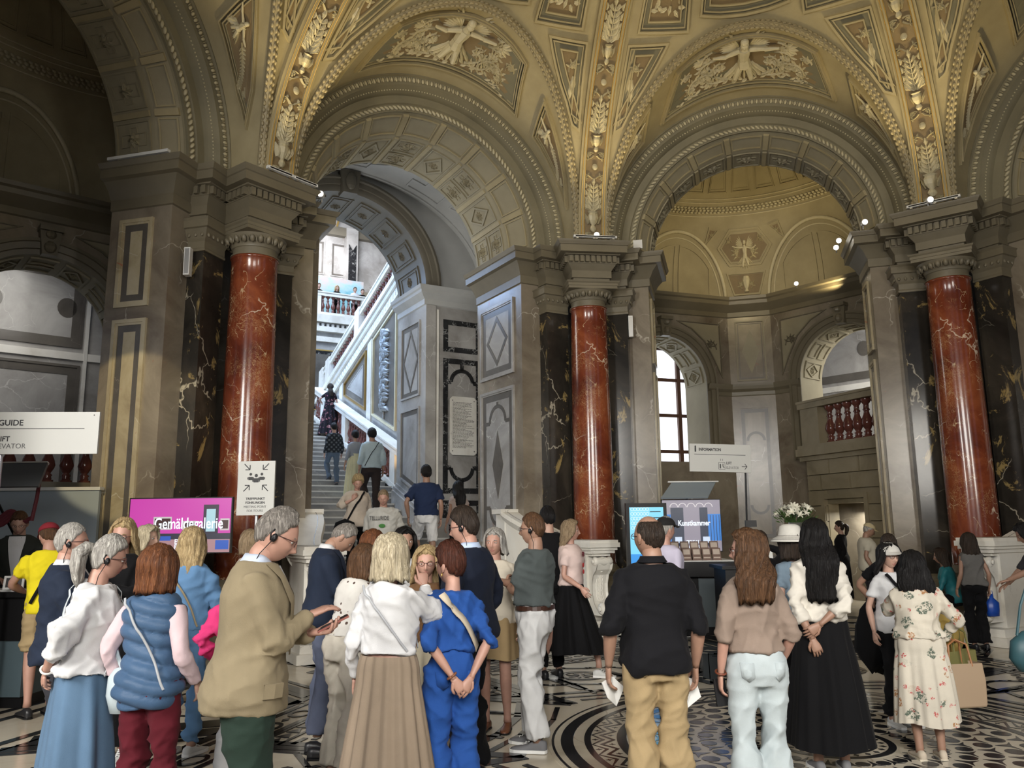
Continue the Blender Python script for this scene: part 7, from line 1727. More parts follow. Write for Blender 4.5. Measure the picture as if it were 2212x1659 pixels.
A('person in white striped sun hat and denim shirt behind the long black hair',1706,1146,6.9,-20,'f',hair='dark',hst='bob',top=C_('grey_blue_denim',(.20,.27,.34)),bot=TR(C_('cream_trousers',(.60,.56,.48)),hem=.09),shoes=BLK,acc=(('sunhat',('white_hat',(.62,.60,.55))),),tops=dict(sleeve='short'))
A('person in black long sleeves raising both arms to take a photograph',1640,1150,8.0,10,hair='dark',hst='short',top=black,bot=TR(black),shoes=BLK,arms=(((-.04,.16,.62),(-1,.2,-.4),(.3,.2,.9),(.3,.9,0),.9),((.06,.16,.62),(1,.2,-.4),(-.3,.2,.9),(-.3,.9,0),.9)),hpitch=-16,tops=dict(off=.02))
A('man in black cap and pale lilac shirt half hidden behind the black polo',1437,1119,8.2,60,hair='grey',hst='short',skin='pink',top=C_('lilac_shirt',(.60,.56,.70)),bot=TR(charcoal),shoes=BLK,acc=(('cap',('black_cap',(.02,.02,.02))),),tops=dict(off=.02,hem=-.14))
A('distant woman dressed all in black standing beside the porch doorway',1812,1127,16.6,-64,'f',hair='dark',hst='pony',top=black,bot=SK(black,hem=.15,r=.20,pleats=6),shoes=BLK,arms=('down','cross'),lod=0)
A('man in cream cap, white polo and lanyard before the bright doorway',1876,1132,14.2,100,hair='grey',hst='short',skin='tan',top=C_('cream_polo',(.60,.56,.46)),bot=TR(charcoal),shoes=BLK,acc=(('cap',('cream_cap',(.55,.46,.28))),'lanyard'),tops=dict(sleeve='short',off=.03,hem=-.12),hpitch=22,lod=0,build=1.12)
p31=A('tall dark-haired person in black tee carrying a black coat over the hand',1918,1156,8.1,40,hair='dark',hst='short',skin='tan',top=black,bot=TR(black),shoes=BLK,tops=dict(sleeve='short',off=.02),arms=(((-.26,.12,.02),(-1,-.4,0),(-.2,.4,-.8),(1,0,0),.9),'down'))
A('young woman with round glasses and pale grey cap, facing the floral dress',1918,1174,6.9,168,'f',hair='black',hst='shoulder',skin='fair',top=white,bot=TR(black,hem=.07),shoes=SPW,acc=(('cap',('pale_cap',(.56,.54,.50))),'glasses',('strap',(black,.03,1))),tops=dict(sleeve='short'),hpitch=4)
p33=A('woman with black hair in cream floral dress holding a tan tote bag',1968,1192,6.0,8,'f',hair='black',hst='shoulder',skin='tan',top=FLO,bot=SK(FLO,hem=.30,r=.26,pleats=8,amp=.014,waist=.10,pw=.7),shoes=dict(m=C_('cream_flat',(.56,.48,.38)),sole=M_fcream),tops=dict(off=.026,hem=.04,sw=1.2,wr=.009,loose=1,sleeve='long'),arms=(((-.05,.25,.42),(-.8,-.2,-1),(.2,.2,.9),(0,1,0),.9),((.24,.08,.02),(.8,-.8,-.2),(.1,.5,-.6),(-1,0,0),.9)),hyaw=8,build=1.1,hairk=dict(L=.24,w=1.3),lod=2)
p34=A('woman in grey sleeveless top and black trousers with a small blue bag',2090,1152,10.9,2,'f',hair='dark',hst='shoulder',skin='tan',top=greysl,bot=TR(black,w=1.1,hem=.09),shoes=BLK,tops=dict(sleeve='none',off=.026,hem=-.02),arms=('down','down'),lod=1,build=1.05)
A('woman in teal satin shirt sitting on the column base, facing left',2028,1192,12.0,-60,'f',hair='dark',hst='shoulder',skin='tan',top=teal,bot=TR(black),shoes=BLK,H=1.60,z0=0,pelvis=.55,feet=((-.12,.42),(.12,.46)),arms=('seat','seat'),lean=14,lod=0,pos=(6.35,12.0,0))
A('person in salmon shirt sitting on the plinth behind the blue bag',2142,1222,12.3,30,'m',hair='grey',hst='short',skin='pink',top=salmon,bot=TR(khaki),shoes=BLK,H=1.65,z0=0,pelvis=.55,feet=((-.12,.42),(.12,.46)),arms=('seat','seat'),lean=24,hpitch=30,lod=0,pos=(7.25,11.95,0))
A('dark-haired person in dark clothes leaning over the scrolled newel, right edge',2212,1134,9.2,-66,'m',hair='black',hst='shoulder',skin='tan',top=C_('charcoal_top',(.04,.04,.045)),bot=TR(black),shoes=BLK,tops=dict(sleeve='half',off=.024),arms=(((-.10,.42,.14),(-.6,-.3,-1),(.1,1,-.2),(0,0,-1),.5),((.10,.46,.04),(.8,-.3,-.6),(0,1,-.3),(0,0,-1),.5)),hpitch=22,lean=12,lod=1,hairk=dict(L=.14))
A('person in white top cut off by the right edge, carrying a dark teal bag',2262,1215,6.3,-10,'f',hair='dark',hst='bob',top=white,bot=TR(black),shoes=BLK,tops=dict(off=.03),lod=1)
# ---- on the stairs
def onstair(u,vh,s_n,label,H,**k):
    n=s_n; z=stz(n) if n>9.9 else (.78 if n>7.8 else max(0,.156*(1+int((n-6.45)/.33))))
    # find depth along the ray where bay-n equals n
    best=None
    for i in range(4000):
        y=9+i*.008; r=ray_at(u,vh,y); nn=(r.x-OX)*math.cos(LC)+(r.y-OY)*math.sin(LC)
        if nn>=n: best=r; break
    zz=round(z/.155)*.155 if n>9.9 else z
    if n>9.9: zz=.78+.155*math.ceil((n-9.9)/.43+1e-6)
    return A(label,0,0,best.y,pos=(best.x,best.y,0),z0=min(zz,best.z-1.2),H=(best.z-min(zz,best.z-1.2)) if H is None else H,**k)
UP=-29.9
onstair(714,829,19.6,'woman in dark floral dress with braided hair, highest on the stairs',None,face=UP,sex='f',hair='dark',hst='long',skin='pink',top=FLD,bot=SK(FLD,hem=.10,r=.36,pleats=12,amp=.02,waist=.12),shoes=BLK,tops=dict(sleeve='short',off=.02,hem=.03),arms=(((-.2,.22,.15),(-1,-.4,-.4),(0,1,0),(1,0,0),.5),'down'),lod=0,hairk=dict(L=.30,w=.7))
onstair(722,914,15.0,'man in dark plaid shirt and grey-blue jeans climbing the stairs',None,face=UP,hair='black',hst='short',top=PLD,bot=TR(C_('dull_jeans',(.10,.13,.17))),shoes=BLK,tops=dict(off=.03,hem=-.06),feet=((-.06,.16,.155),(.09,-.05)),lod=0)
onstair(768,931,13.6,'person in grey top and long pale lemon skirt climbing beside the blue sweatshirt',None,face=UP,sex='f',hair='black',hst='short',skin='tan',top=gsweat,bot=SK(lemon,hem=.12,r=.26,pleats=12,amp=.014,waist=.20),shoes=BLK,tops=dict(off=.02,hem=.12,sleeve='elbow'),lod=0,hairk=dict(th=.02,top=.02))
onstair(804,927,12.6,'person in light blue sweatshirt and black trousers with a crossbody strap',None,face=UP+6,hair='black',hst='short',skin='tan',top=lightb,bot=TR(C_('dark_brown_trousers',(.03,.022,.02)),w=1.15,hem=.09),shoes=SPW,tops=dict(off=.034,hem=-.04,sw=1.2,sleeve='elbow'),acc=(('strap',(black,.014,1,.042)),),feet=((-.08,.16,.155),(.1,-.1)),lod=0,hairk=dict(th=.02,top=.02))
onstair(772,1030,8.6,'blond woman in cream blouse with black crossbody bag coming down the stairs',None,face=160,sex='f',hair='blond',hst='short',skin='pink',top=C_('cream_blouse',(.56,.48,.40)),bot=TR(black),shoes=BLK,tops=dict(off=.036,hem=-.12,sw=1.4,flare=.04,sleeve='elbow'),acc=(('strap',(black,.03,-1,.05)),),arms=('down',((.10,.18,.34),(1,-.2,-.6),(-.3,.2,.9),(0,-1,0),.9)),hpitch=22,lod=1,hairk=dict(th=.03,top=.03),build=1.1)
p_tel=onstair(829,1060,7.4,'man in white lettered tee with lanyard coming down the stairs',None,face=176,hair='sand',hst='short',skin='pink',top=C_('off_white_tee',(.62,.61,.57)),bot=TR(khaki),shoes=SPW,tops=dict(off=.04,hem=-.14,sw=1.4,sleeve='half'),acc=('lanyard',),hpitch=14,lod=1,build=1.12,hairk=dict(th=.008,top=.014))
p_nv=onstair(921,1007,8.2,'young man in navy tee and white shorts climbing the stairs',None,face=UP+12,hair='black',hst='short',skin='tan',top=C_('navy_tee',(.018,.030,.075)),bot=dict(kind='shorts',m=whitetr),shoes=SPW,tops=dict(off=.026,hem=-.02,sw=1.25,sleeve='short',sl=.75),arms=(((-.28,-.02,-.05),(-1,-.6,0),(-.3,0,-1),(1,0,0),.8),'down'),feet=((-.08,.14,.156),(.1,-.12)),lod=1,hairk=dict(th=.014,top=.02))
onstair(990,1040,8.8,'woman with long dark hair in pinkish blouse climbing beside the navy tee',None,face=UP+4,sex='f',hair='black',hst='long',skin='tan',top=ltaupe,bot=TR(black),shoes=BLK,tops=dict(off=.026,hem=-.06,sleeve='short',sl=.35),lod=1)
# ---- leaning on the gallery balustrade
for i,(u_,v_,lab,hr,tp) in enumerate(((689,618,'dark-haired visitor at the far left of the gallery balustrade','dark',black),(728,621,'blond visitor in black leaning on the gallery balustrade','blond',black),(767,621,'visitor in white shirt leaning on the gallery balustrade','dark',white),(783,629,'visitor in black beside the white shirt on the gallery','dark',black))):
    best=None
    for j in range(5000):
        y=20+j*.005; r=ray_at(u_,v_,y); nn=(r.x-OX)*math.cos(LC)+(r.y-OY)*math.sin(LC)
        if nn>=26.45: best=r; break
    A(lab,0,0,best.y,pos=(best.x,best.y,0),z0=9.85,H=max(1.45,min(1.8,best.z-9.85)),face=150,hair=hr,hst='short' if i!=1 else 'bob',top=tp,bot=TR(black),shoes=BLK,arms=('cross','cross'),lod=0,hairk={})
# ------------------------------------------------------------------ signs, screens, desks, lamps, bags
def em(name,c,s=1.0): return mat('screen_'+name,tuple(x*.1 for x in c),.3,emit=c,es=s)
def at(u,v,y): return ray_at(u,v,y)
def pxm(y,v=1100): return y/FPX*1.0
ink=mat('sign_ink',(.02,.02,.022),.5); inkg=mat('sign_ink_grey',(.12,.12,.12),.5); signw=mat('sign_panel_white',(.56,.56,.53),.45)
def panelbox(mb,x0,x1,z0,z1,y0=0,y1=.03): mb.box(x0,x1,y0,y1,z0,z1)
def strokes(mb,segs,w,y=-.0015,t=.0015):
    for (x0,z0),(x1,z1) in segs:
        d=Vector((x1-x0,z1-z0)).normalized(); n=Vector((-d.y,d.x))*w/2
        P=[(x0+n.x,z0+n.y),(x0-n.x,z0-n.y),(x1-n.x,z1-n.y),(x1+n.x,z1+n.y)]; V=[(a,y,b) for a,b in P]+[(a,y+t,b) for a,b in P]; mb.add(V,[(0,1,2,3),(4,7,6,5),(0,4,5,1),(1,5,6,2),(2,6,7,3),(3,7,4,0)])
RT=(PI/2,0,0)
# meeting point sign on its pole
p=at(550,1113,8.7); t=thing('meeting_point_sign','white meeting point sign with three figures and four arrows on a pole',"sign",(p.x,p.y,0),math.radians(-6)); z0=p.z; w=.205; hh=.575
mb=MB(); mb.box(-w,w,0,.025,z0,z0+hh); mb.build('panel',signw,t)
mb=MB(); mb.tube([(0,.05,0.02),(0,.05,z0+.4)],.018,12); mb.build('pole',M_metal,t); mb=MB(); mb.lathe([(.001,.0),(.2,.0),(.2,.02),(.02,.035),(.001,.035)],28,(0,.05)); mb.build('base',M_blackp,t)
for sx in (-1,1):
    for sz in (-1,1):
        cx,cz=sx*.105,z0+.40+sz*.115; mb=MB(); e=.032
        strokes(mb,[((cx+sx*e,cz+sz*e),(cx-sx*e,cz-sz*e)),((cx-sx*e,cz-sz*e),(cx+sx*e*.6,cz-sz*e)),((cx-sx*e,cz-sz*e),(cx-sx*e,cz+sz*e*.6))],.010); mb.build('arrow',ink,t)
for x,s in ((-.062,.85),(.062,.85),(0,1)):
    mb=MB(); c=z0+.425 if s<1 else z0+.41; mb.add([(x+.018*s*math.cos(a),-.002,c+.018*s*math.sin(a)+.01) for a in np.linspace(0,2*PI,17)[:-1]],[tuple(range(16))])
    strokes(mb,[((x,c-.018),(x,c-.062*s))],.056*s,-.002-.001*(s>1-.01)); strokes(mb,[((x-.036*s,c-.022),(x-.036*s,c-.055*s)),((x+.036*s,c-.022),(x+.036*s,c-.055*s))],.012*s); mb.build('figure_symbol',ink,t)
for i,(tx,sz,m) in enumerate((('TREFFPUNKT',.036,ink),('FÜHRUNGEN',.036,ink),('MEETING POINT',.034,inkg),('FOR TOURS',.034,inkg))): text('lettering',tx,sz,m,t,(0,-.002,z0+.155-.042*i),RT,'CENTER',off=.0008 if m==ink else 0)
# hanging GUIDE / LIFT sign at the far left
p=at(209,980,7.6); q=at(209,890,7.6); t=thing('wayfinding_sign','white horizontal guide and lift sign hanging at the far left edge','sign',(p.x,p.y,p.z),math.radians(4)); hh=q.z-p.z
mb=MB(); mb.box(-1.45,0,0,.03,0,hh); mb.build('panel',signw,t); mb=MB(); strokes(mb,[((-1.35,hh*.60),(-.13,hh*.60))],.006); mb.build('rule',ink,t)
text('lettering','AUDIOGUIDE',.077,ink,t,(-.69,-.002,hh*.64),RT,'RIGHT',off=.0015); text('lettering','LIFT',.066,ink,t,(-.80,-.002,hh*.27),RT,'RIGHT',off=.0012); text('lettering','ELEVATOR',.066,inkg,t,(-.65,-.002,hh*.10),RT,'RIGHT')
mb=MB(); mb.tube([(-.9,.06,hh*.7),(-.9,.06,-p.z)],.022,10); mb.build('post',M_metal,t)
for x in (-.05,-1.4): mb=MB(); mb.ell((x,-.002,hh-.03),(.006,.003,.006),8,5); mb.build('rivet',ink,t)
# INFORMATION sign
p=at(1490,1018,12.3); q=at(1485,958,12.3); t=thing('information_sign','white information sign with lift symbol and right arrow hanging by the side room','sign',(p.x,p.y,p.z),math.radians(-4),rot=(0,math.radians(2.0),0)); hh=q.z-p.z; w=.93
mb=MB(); mb.box(0,w,0,.03,0,hh); mb.build('panel',signw,t); mb=MB(); strokes(mb,[((.07,hh*.62),(w-.08,hh*.62))],.007); mb.build('rule',ink,t)
text('lettering','INFORMATION',.062,ink,t,(.14,-.002,hh*.72),RT,off=.002,sx=.80); text('lettering','i',.13,ink,t,(.075,-.002,hh*.66),RT,off=.006)
text('lettering','LIFT',.058,ink,t,(.555,-.002,hh*.25),RT,off=.0012,sx=.8); text('lettering','ELEVATOR',.055,inkg,t,(.555,-.002,hh*.09),RT,sx=.72)
mb=MB(); strokes(mb,[((.44,hh*.1),(.535,hh*.1)),((.535,hh*.1),(.535,hh*.34)),((.535,hh*.34),(.44,hh*.34)),((.44,hh*.34),(.44,hh*.1))],.005); strokes(mb,[((.465,hh*.13),(.465,hh*.29))],.018); strokes(mb,[((.505,hh*.2),(.505,hh*.3)),((.505,hh*.2),(.525,hh*.15))],.010); strokes(mb,[((.47,hh*.40),(.47,hh*.47)),((.50,hh*.40),(.50,hh*.47))],.005); mb.build('lift_symbol',ink,t)
mb=MB(); strokes(mb,[((.79,hh*.21),(.87,hh*.21)),((.87,hh*.21),(.835,hh*.31)),((.87,hh*.21),(.835,hh*.11))],.009); mb.build('arrow',ink,t)
mb=MB(); mb.tube([(.86,.06,hh*.7),(.86,.06,-p.z)],.014,10); mb.build('post',M_blackp,t)
# gallery screen (pink) on stand
p=at(272,1197,9.0); q=at(272,1076,9.0); r_=at(500,1197,9.0); t=thing('gallery_screen','pink wide screen showing a picture gallery beneath the left pier','screen',(p.x,p.y,0),math.radians(-2)); W_=r_.x-p.x; z0,z1=p.z,q.z
mb=MB(); mb.box(0,W_,0,.05,z0,z1); mb.build('bezel',M_blackp,t); mb=MB(); mb.box(W_*.42,W_*.58,.02,.08,.02,z0+.2); mb.box(W_*.2,W_*.8,-.05,.3,0,.02); mb.build('stand',M_blackp,t)
H_=z1-z0; X=lambda a:.012+(W_-.024)*a; Z=lambda b:z0+.012+(H_-.024)*b
def sp(a0,a1,b0,b1,m,y,nm,par=t):
    mb=MB(); mb.box(X(a0),X(a1),-y,-y+.0008,Z(b0),Z(b1)); mb.build(nm,m,par)
pk=em('magenta',(.62,.06,.42),.9); sp(0,1,.35,1,pk,.0015,'screen_image'); sp(0,1,.24,.35,em('darkrail',(.03,.03,.05)),.0015,'screen_image'); sp(0,1,0,.24,em('parquet',(.42,.24,.26),.9),.0015,'screen_image')
for a0,a1,b0,b1 in ((.24,.42,.42,.66),(.53,.66,.42,.58),(.90,.99,.40,.62)): sp(a0,a1,b0,b1,em('pale_frame',(.55,.5,.5)),.0025,'picture_frame'); sp(a0+.012,a1-.012,b0+.03,b1-.03,em('old_painting',(.05,.02,.02)),.0035,'painting')
sp(.73,.88,.35,.88,em('portal_black',(.03,.02,.04)),.0025,'portal'); sp(.76,.85,.38,.8,em('portal_glass',(.35,.55,.62),1.1),.0035,'portal_glass'); sp(.86,.99,.05,.22,em('sofa_blue',(.03,.10,.45)),.0025,'sofa'); sp(.30,.42,.22,.30,em('sofa_blue',(.03,.10,.45)),.0025,'sofa')
tw=em('letter_white',(.85,.92,1),1.1); text('lettering','Gemäldegalerie',.17,tw,t,(X(.25),-.006,Z(.38)),RT,off=.002,sx=.72); text('lettering','EBENE 1',.075,tw,t,(X(.46),-.006,Z(.13)),RT,off=.0015,sx=.8); text('lettering','FLOOR 1',.075,tw,t,(X(.46),-.006,Z(.03)),RT,off=.0015,sx=.8)
# left desk with partition and canopy
p=at(60,1278,7.9); t=thing('ticket_desk','long black-topped desk with blue-grey front at the far left','desk',(p.x,p.y,0),math.radians(-4)); z=p.z
mb=MB(); mb.box(-3,.05,-.05,.75,z-.05,z); mb.box(-3,.03,0,.7,z-.45,z-.05); mb.build('counter',M_blackp,t); mb=MB(); mb.box(-3,0,.02,.68,.1,z-.45); mb.build('front_panel',mat('blue_grey_laminate',(.09,.13,.15),.35),t); mb=MB(); mb.box(-3,.0,.05,.65,0,.1); mb.build('kick_plate',M_blackp,t)
ct=thing('paper_tray','white paper sheets lying on the left desk','paper',(p.x,p.y,z),math.radians(-4)); mb=MB(); mb.box(-.5,-.05,.02,.3,0,.012); mb.build('sheet',M_wplast,ct)
tb=thing('tablet_holder','white framed tablet holder on the left desk','tablet',(p.x-.2,p.y+.1,z+.012),math.radians(8),rot=(math.radians(-12),0,math.radians(12)))
mb=MB(); frame(mb,lambda x,zz,h=0:(x,-h,zz),rect(-.09,.09,.0,.13),.02,.02,0,9); mb.build('frame',M_wplast,tb); mb=MB(); mb.box(-.07,.07,-.008,-.003,.02,.11); mb.build('display',M_blackp,tb)
p=at(208,1190,10.3); q=at(205,1052,10.3); t=thing('partition_board','pale grey-blue partition board behind the left desk','partition',(p.x,p.y,0),math.radians(2)); mb=MB(); mb.box(-2.6,-.02,0,.06,.0,q.z); mb.build('board',mat('pale_grey_board',(.40,.46,.50),.4),t); mb=MB(); mb.box(-2.65,0,-.03,.09,q.z-.04,q.z); mb.build('top_rail',M_wplast,t)
p=at(82,1050,8.6); q=at(82,998,8.6); t=thing('tilted_light_panel','tilted dark grey lighting panel above the left desk','panel',(p.x,p.y,p.z),0,rot=(math.radians(-28),0,0)); mb=MB(); mb.box(-1.3,0,0,.03,0,(q.z-p.z)*1.15); mb.build('panel',mat('grey_panel',(.13,.14,.15),.5),t); mb=MB(); mb.box(-1.3,0,-.005,.035,(q.z-p.z)*1.15,(q.z-p.z)*1.15+.015); mb.build('edge',M_wplast,t); mb=MB(); mb.tube([(-.6,.03,.1),(-.6,1.0,-.2),(-.6,1.2,-1.9)],.015,8); mb.build('arm',M_blackp,t)
p=at(60,1125,8.8); t=thing('rope_bundle','dark red barrier ropes hung over the left desk partition','rope',(p.x,p.y+.35,p.z)); 
for j in range(4): mb=MB(); mb.tube([(-.6+.5*u+.03*j,.01*j-.3,.05*math.sin(u*9+j)+.02*j) for u in np.linspace(0,1,16)],.022,8); mb.build('rope',mat('wine_rope',(.10,.012,.02),.7),t)
mb=MB(); mb.tube([(-.0,-.28,.0),(.03,-.27,.25),(.04,-.26,.5)],.02,8); mb.build('rope',mat('wine_rope',(.1,.012,.02),.7),t)
p=at(60,1200,9.4); t=thing('dark_cabinet','black cabinet standing behind the left desk','cabinet',(p.x,p.y,0)); mb=MB(); mb.box(-1.2,1.05,0,.35,0,1.42); mb.build('body',M_blackp,t); 
for x in (-1.15,-.40,.33): mb=MB(); mb.box(x,x+.70,-.02,0,.05,1.38); d=mb.build('door',M_blackp,t); mb=MB(); mb.box(x+.62,x+.64,-.04,-.02,.6,.8); mb.build('handle',M_metal,d)
# kiosk with the Kunstkammer screen
yk=12.7; p=at(1433,1193,yk); q=at(1433,1079,yk); r_=at(1562,1193,yk); t=thing('exhibition_screen','landscape screen showing a blue-lit treasury gallery on a black stand','screen',(p.x,p.y,0),0); W_=r_.x-p.x; z0,z1=p.z,q.z; H_=z1-z0
mb=MB(); mb.box(0,W_,0,.05,z0,z1); mb.build('bezel',M_blackp,t); mb=MB(); mb.box(W_*.45,W_*.55,.03,.1,.9,z0+.1); mb.build('stand',M_blackp,t)
sp(0,1,0,1,em('hall_grey',(.30,.27,.33),.9),.0015,'screen_image',t); sp(.0,.14,.15,.72,em('case_blue',(.03,.20,.60),1.),.0025,'display_case',t); sp(.78,1,.2,.72,em('case_blue',(.03,.20,.60),1.),.0025,'display_case',t); sp(.14,.36,.1,.85,em('case_dark',(.02,.03,.06)),.0025,'display_case',t); sp(.64,.78,.1,.85,em('case_dark',(.02,.03,.06)),.0025,'display_case',t); sp(.20,.32,.16,.28,em('plinth_white',(.6,.7,.85)),.0035,'plinth',t); sp(.68,.80,.16,.28,em('plinth_white',(.6,.7,.85)),.0035,'plinth',t)
mb=MB()
for i in range(5): arcband(mb,lambda x,z,h=0:(x,-.0030-h*.01,z),(X(.2+.15*i),Z(.86)),.06,0,PI,.012,.05,10)
mb.build('vault_drawing',em('vault_pale',(.62,.58,.60)),t)
for a in (.03,.07,.11,.82,.87,.92,.97): sp(a,a+.01,.2,.7,em('case_dark',(.02,.03,.06)),.0035,'case_bar',t)
text('lettering','Kunstkammer',.115,tw,t,(X(.26),-.006,Z(.47)),RT,off=.003,sx=.76); text('lettering','EBENE 0.5',.062,tw,t,(X(.5),-.006,Z(.14)),RT,'CENTER',off=.002,sx=.72); text('lettering','FLOOR 0.5',.062,tw,t,(X(.5),-.006,Z(.04)),RT,'CENTER',off=.002,sx=.72)
kt=thing('brochure_counter','black counter with grey side panel under the treasury screen','counter',(p.x,p.y-.15,0),0)
zc_=at(1500,1212,yk-.2).z; mb=MB(); mb.box(-.35,W_+.1,-.25,.6,zc_-.22,zc_); mb.box(-.3,W_*.5,-.1,.5,0,zc_-.22); mb.build('body',M_blackp,kt); mb=MB(); mb.box(W_*.5,W_+.02,-.12,.5,.12,zc_-.25); mb.build('side_panel',mat('grey_laminate',(.10,.12,.13),.3),kt); mb=MB(); mb.box(W_*.5,W_+.02,-.08,.5,0,.12); mb.build('kick_plate',M_blackp,kt); mb=MB(); mb.box(-.35,W_+.1,-.25,.6,zc_,zc_+.012); mb.build('top',M_wplast,kt)
mb=MB(); mb.tube([(.25,-.25,zc_-.2),(.32,-.28,.6),(.42,-.3,.35),(.40,-.3,.08),(.30,-.32,.012),(.1,-.35,.01)],.006,6); ck=mb.build('cable',M_wplast,kt)
mb=MB(); mb.box(-.1,.02,.0,.03,0,.24)
for row in range(2):
    for j in range(5):
        b=thing('brochure_stack','brown museum leaflet pile with pale picture, %s row of the rack, %s'%(('lower','upper')[row],('leftmost','second from the left','in the middle','second from the right','rightmost')[j]),'leaflet',(p.x+.17+j*.15,p.y-.22+row*.13,zc_+.012+row*.10),0,'leaflets in the counter rack',rot=(math.radians(-20),0,0)); mb=MB(); mb.box(-.065,.065,0,.03,0,.19); mb.build('cover',mat('brown_leaflet',(.16,.10,.08),.5),b); mb=MB(); mb.box(-.05,.05,-.002,0,.09,.17); mb.build('picture',mat('leaflet_picture',(.5,.42,.36),.5),b); mb=MB(); mb.box(-.05,.05,-.002,0,.03,.05); mb.build('title_bar',mat('leaflet_picture',(.5,.42,.36),.5),b)
p=at(1428,1075,12.5); q=at(1562,1038,12.5); t=thing('tilted_canopy_panel','tilted grey-blue panel above the treasury screen','panel',(p.x,p.y,p.z),0)
mb=MB(); mb.mi=0; w=.72; dz=q.z-p.z; V=[(0,0,0),(w,0,0),(w+.24,.45,dz),(.26,.45,dz)]; V=V+[(a,b+.02,c-.02) for a,b,c in V]; mb.add(V,[(0,1,2,3),(4,7,6,5),(0,4,5,1),(1,5,6,2),(2,6,7,3),(3,7,4,0)]); mb.build('panel',mat('grey_blue_panel',(.26,.31,.35),.45),t); mb=MB(); mb.tube([(.5,.45,dz),(.5,.5,.0),(.5,.6,-p.z)],.015,8); mb.build('post',M_blackp,t); mb=MB(); mb.box(.2,1.0,.42,.5,dz,dz+.02); mb.build('edge',M_wplast,t)
p=at(1356,1218,11.9); q=at(1356,1087,11.9); r_=at(1446,1218,11.9); t=thing('info_kiosk','upright touch kiosk with bright cyan screen beside the black polo shirt','kiosk',(p.x,p.y,0),math.radians(3)); W_=r_.x-p.x; z0,z1=.9,q.z; H_=z1-z0
mb=MB(); mb.box(0,W_,0,.09,z0-.1,z1); mb.box(W_*.3,W_*.7,.03,.12,.02,z0); mb.box(0,W_,-.1,.3,0,.02); mb.build('housing',M_blackp,t); X=lambda a:.05+(W_-.10)*a; Z=lambda b:z0+.02+(H_-.08)*b
sp(0,1,0,1,em('cyan',(.20,.66,.92),1.0),.0015,'screen_image',t); sp(0,1,0,.30,em('cobalt',(.03,.30,.78),1.),.0025,'screen_band',t)
mb=MB(); 
for i in range(6):
    for j in range(5): arcband(mb,lambda x,z,h=0:(x,-.003-h*.01,z),(X(.08+.09*i),Z(.97-.07*j)),.022,0,2*PI,.006,.05,8)
mb.build('lattice_pattern',em('lattice_white',(.75,.88,.98),1.),t)
mb=MB()
for i in range(3): strokes(mb,[((X(.6),Z(.93-.09*i)),(X(.92),Z(.93-.09*i)))],.012,-.004)
mb.build('lettering',ink,t)
# information counter with flowers
p=at(1650,1215,10.6); t=thing('information_counter','dark counter standing behind the sun hat, crowded with leaflets','counter',(p.x,p.y,0)); mb=MB(); mb.box(-.5,.65,0,.6,0,1.05); mb.build('body',M_blackp,t); mb=MB(); mb.box(-.55,.7,-.05,.65,1.05,1.09); mb.build('top',M_blackp,t)
cols=((.6,.1,.08),(.7,.65,.55),(.1,.3,.55),(.75,.5,.1),(.6,.12,.1),(.65,.65,.62))
cn=('red','cream','blue','orange','dark red','white')
for i,c in enumerate(cols): b=thing('booklet','%s booklet standing on the counter behind the raised arms'%cn[i],'booklet',(p.x-.30+i*.085,p.y+.1,1.09),rot=(math.radians(-12),0,0)); mb=MB(); mb.box(-.035,.035,0,.02,0,.14+.02*(i%3)); mb.build('cover',mat('booklet_%d'%i,c,.5),b)
p=at(1719,1150,10.9); zv=p.z-.42
pd=thing('flower_pedestal','slim dark pedestal carrying the vase of lilies','pedestal',(p.x,p.y,0)); mb=MB(); mb.box(-.14,.14,-.14,.14,0,zv-.03); mb.build('shaft',M_blackp,pd); mb=MB(); mb.box(-.17,.17,-.17,.17,zv-.03,zv); mb.build('top',M_blackp,pd)
t=thing('vase','tall brushed metal vase','vase',(p.x,p.y,zv)); t['label']='tall brushed metal cylinder vase holding white lilies'; mb=MB(); mb.lathe([(.001,0),(.075,0),(.075,.01),(.085,.55),(.08,.55),(.07,.03),(.001,.03)],28); mb.build('body',M_metal,t,True)
t=thing('lily_bouquet','large bouquet of white lilies with green leaves in the metal vase','flowers',(p.x,p.y,zv+.5)); rg=random.Random(3)
M_leafg=mat('lily_leaf',(.06,.12,.03),.5); M_petal=mat('lily_petal',(.74,.72,.60),.5)
mb=MB(); idf=lambda x,y,h=0:(x,y,h)
for i in range(34):
    a=rg.random()*6.28; r=.08+.17*rg.random(); z=.10+.16*rg.random(); e=Vector((r*math.cos(a),r*math.sin(a)*.8,z)); mb.tube([(0,0,-.2),(e.x*.3,e.y*.3,.05),tuple(e)],[.006,.005,.004],5)
mb.build('stem',M_leafg,t)['kind']='stuff'
mb=MB()
for i in range(90):
    a=rg.random()*6.28; r=.05+.20*rg.random(); z=.03+.15*rg.random(); c=Vector((r*math.cos(a),r*math.sin(a),z)); d=Vector((math.cos(a+rg.random()-.5),math.sin(a),.2+rg.random()*.8)).normalized(); u_=d.orthogonal().normalized(); V=[c,c+d*.05+u_*.012,c+d*.05-u_*.012,c+d*.10]; mb.add(V,[(0,1,3,2)])
mb.build('leaves',M_leafg,t)['kind']='stuff'
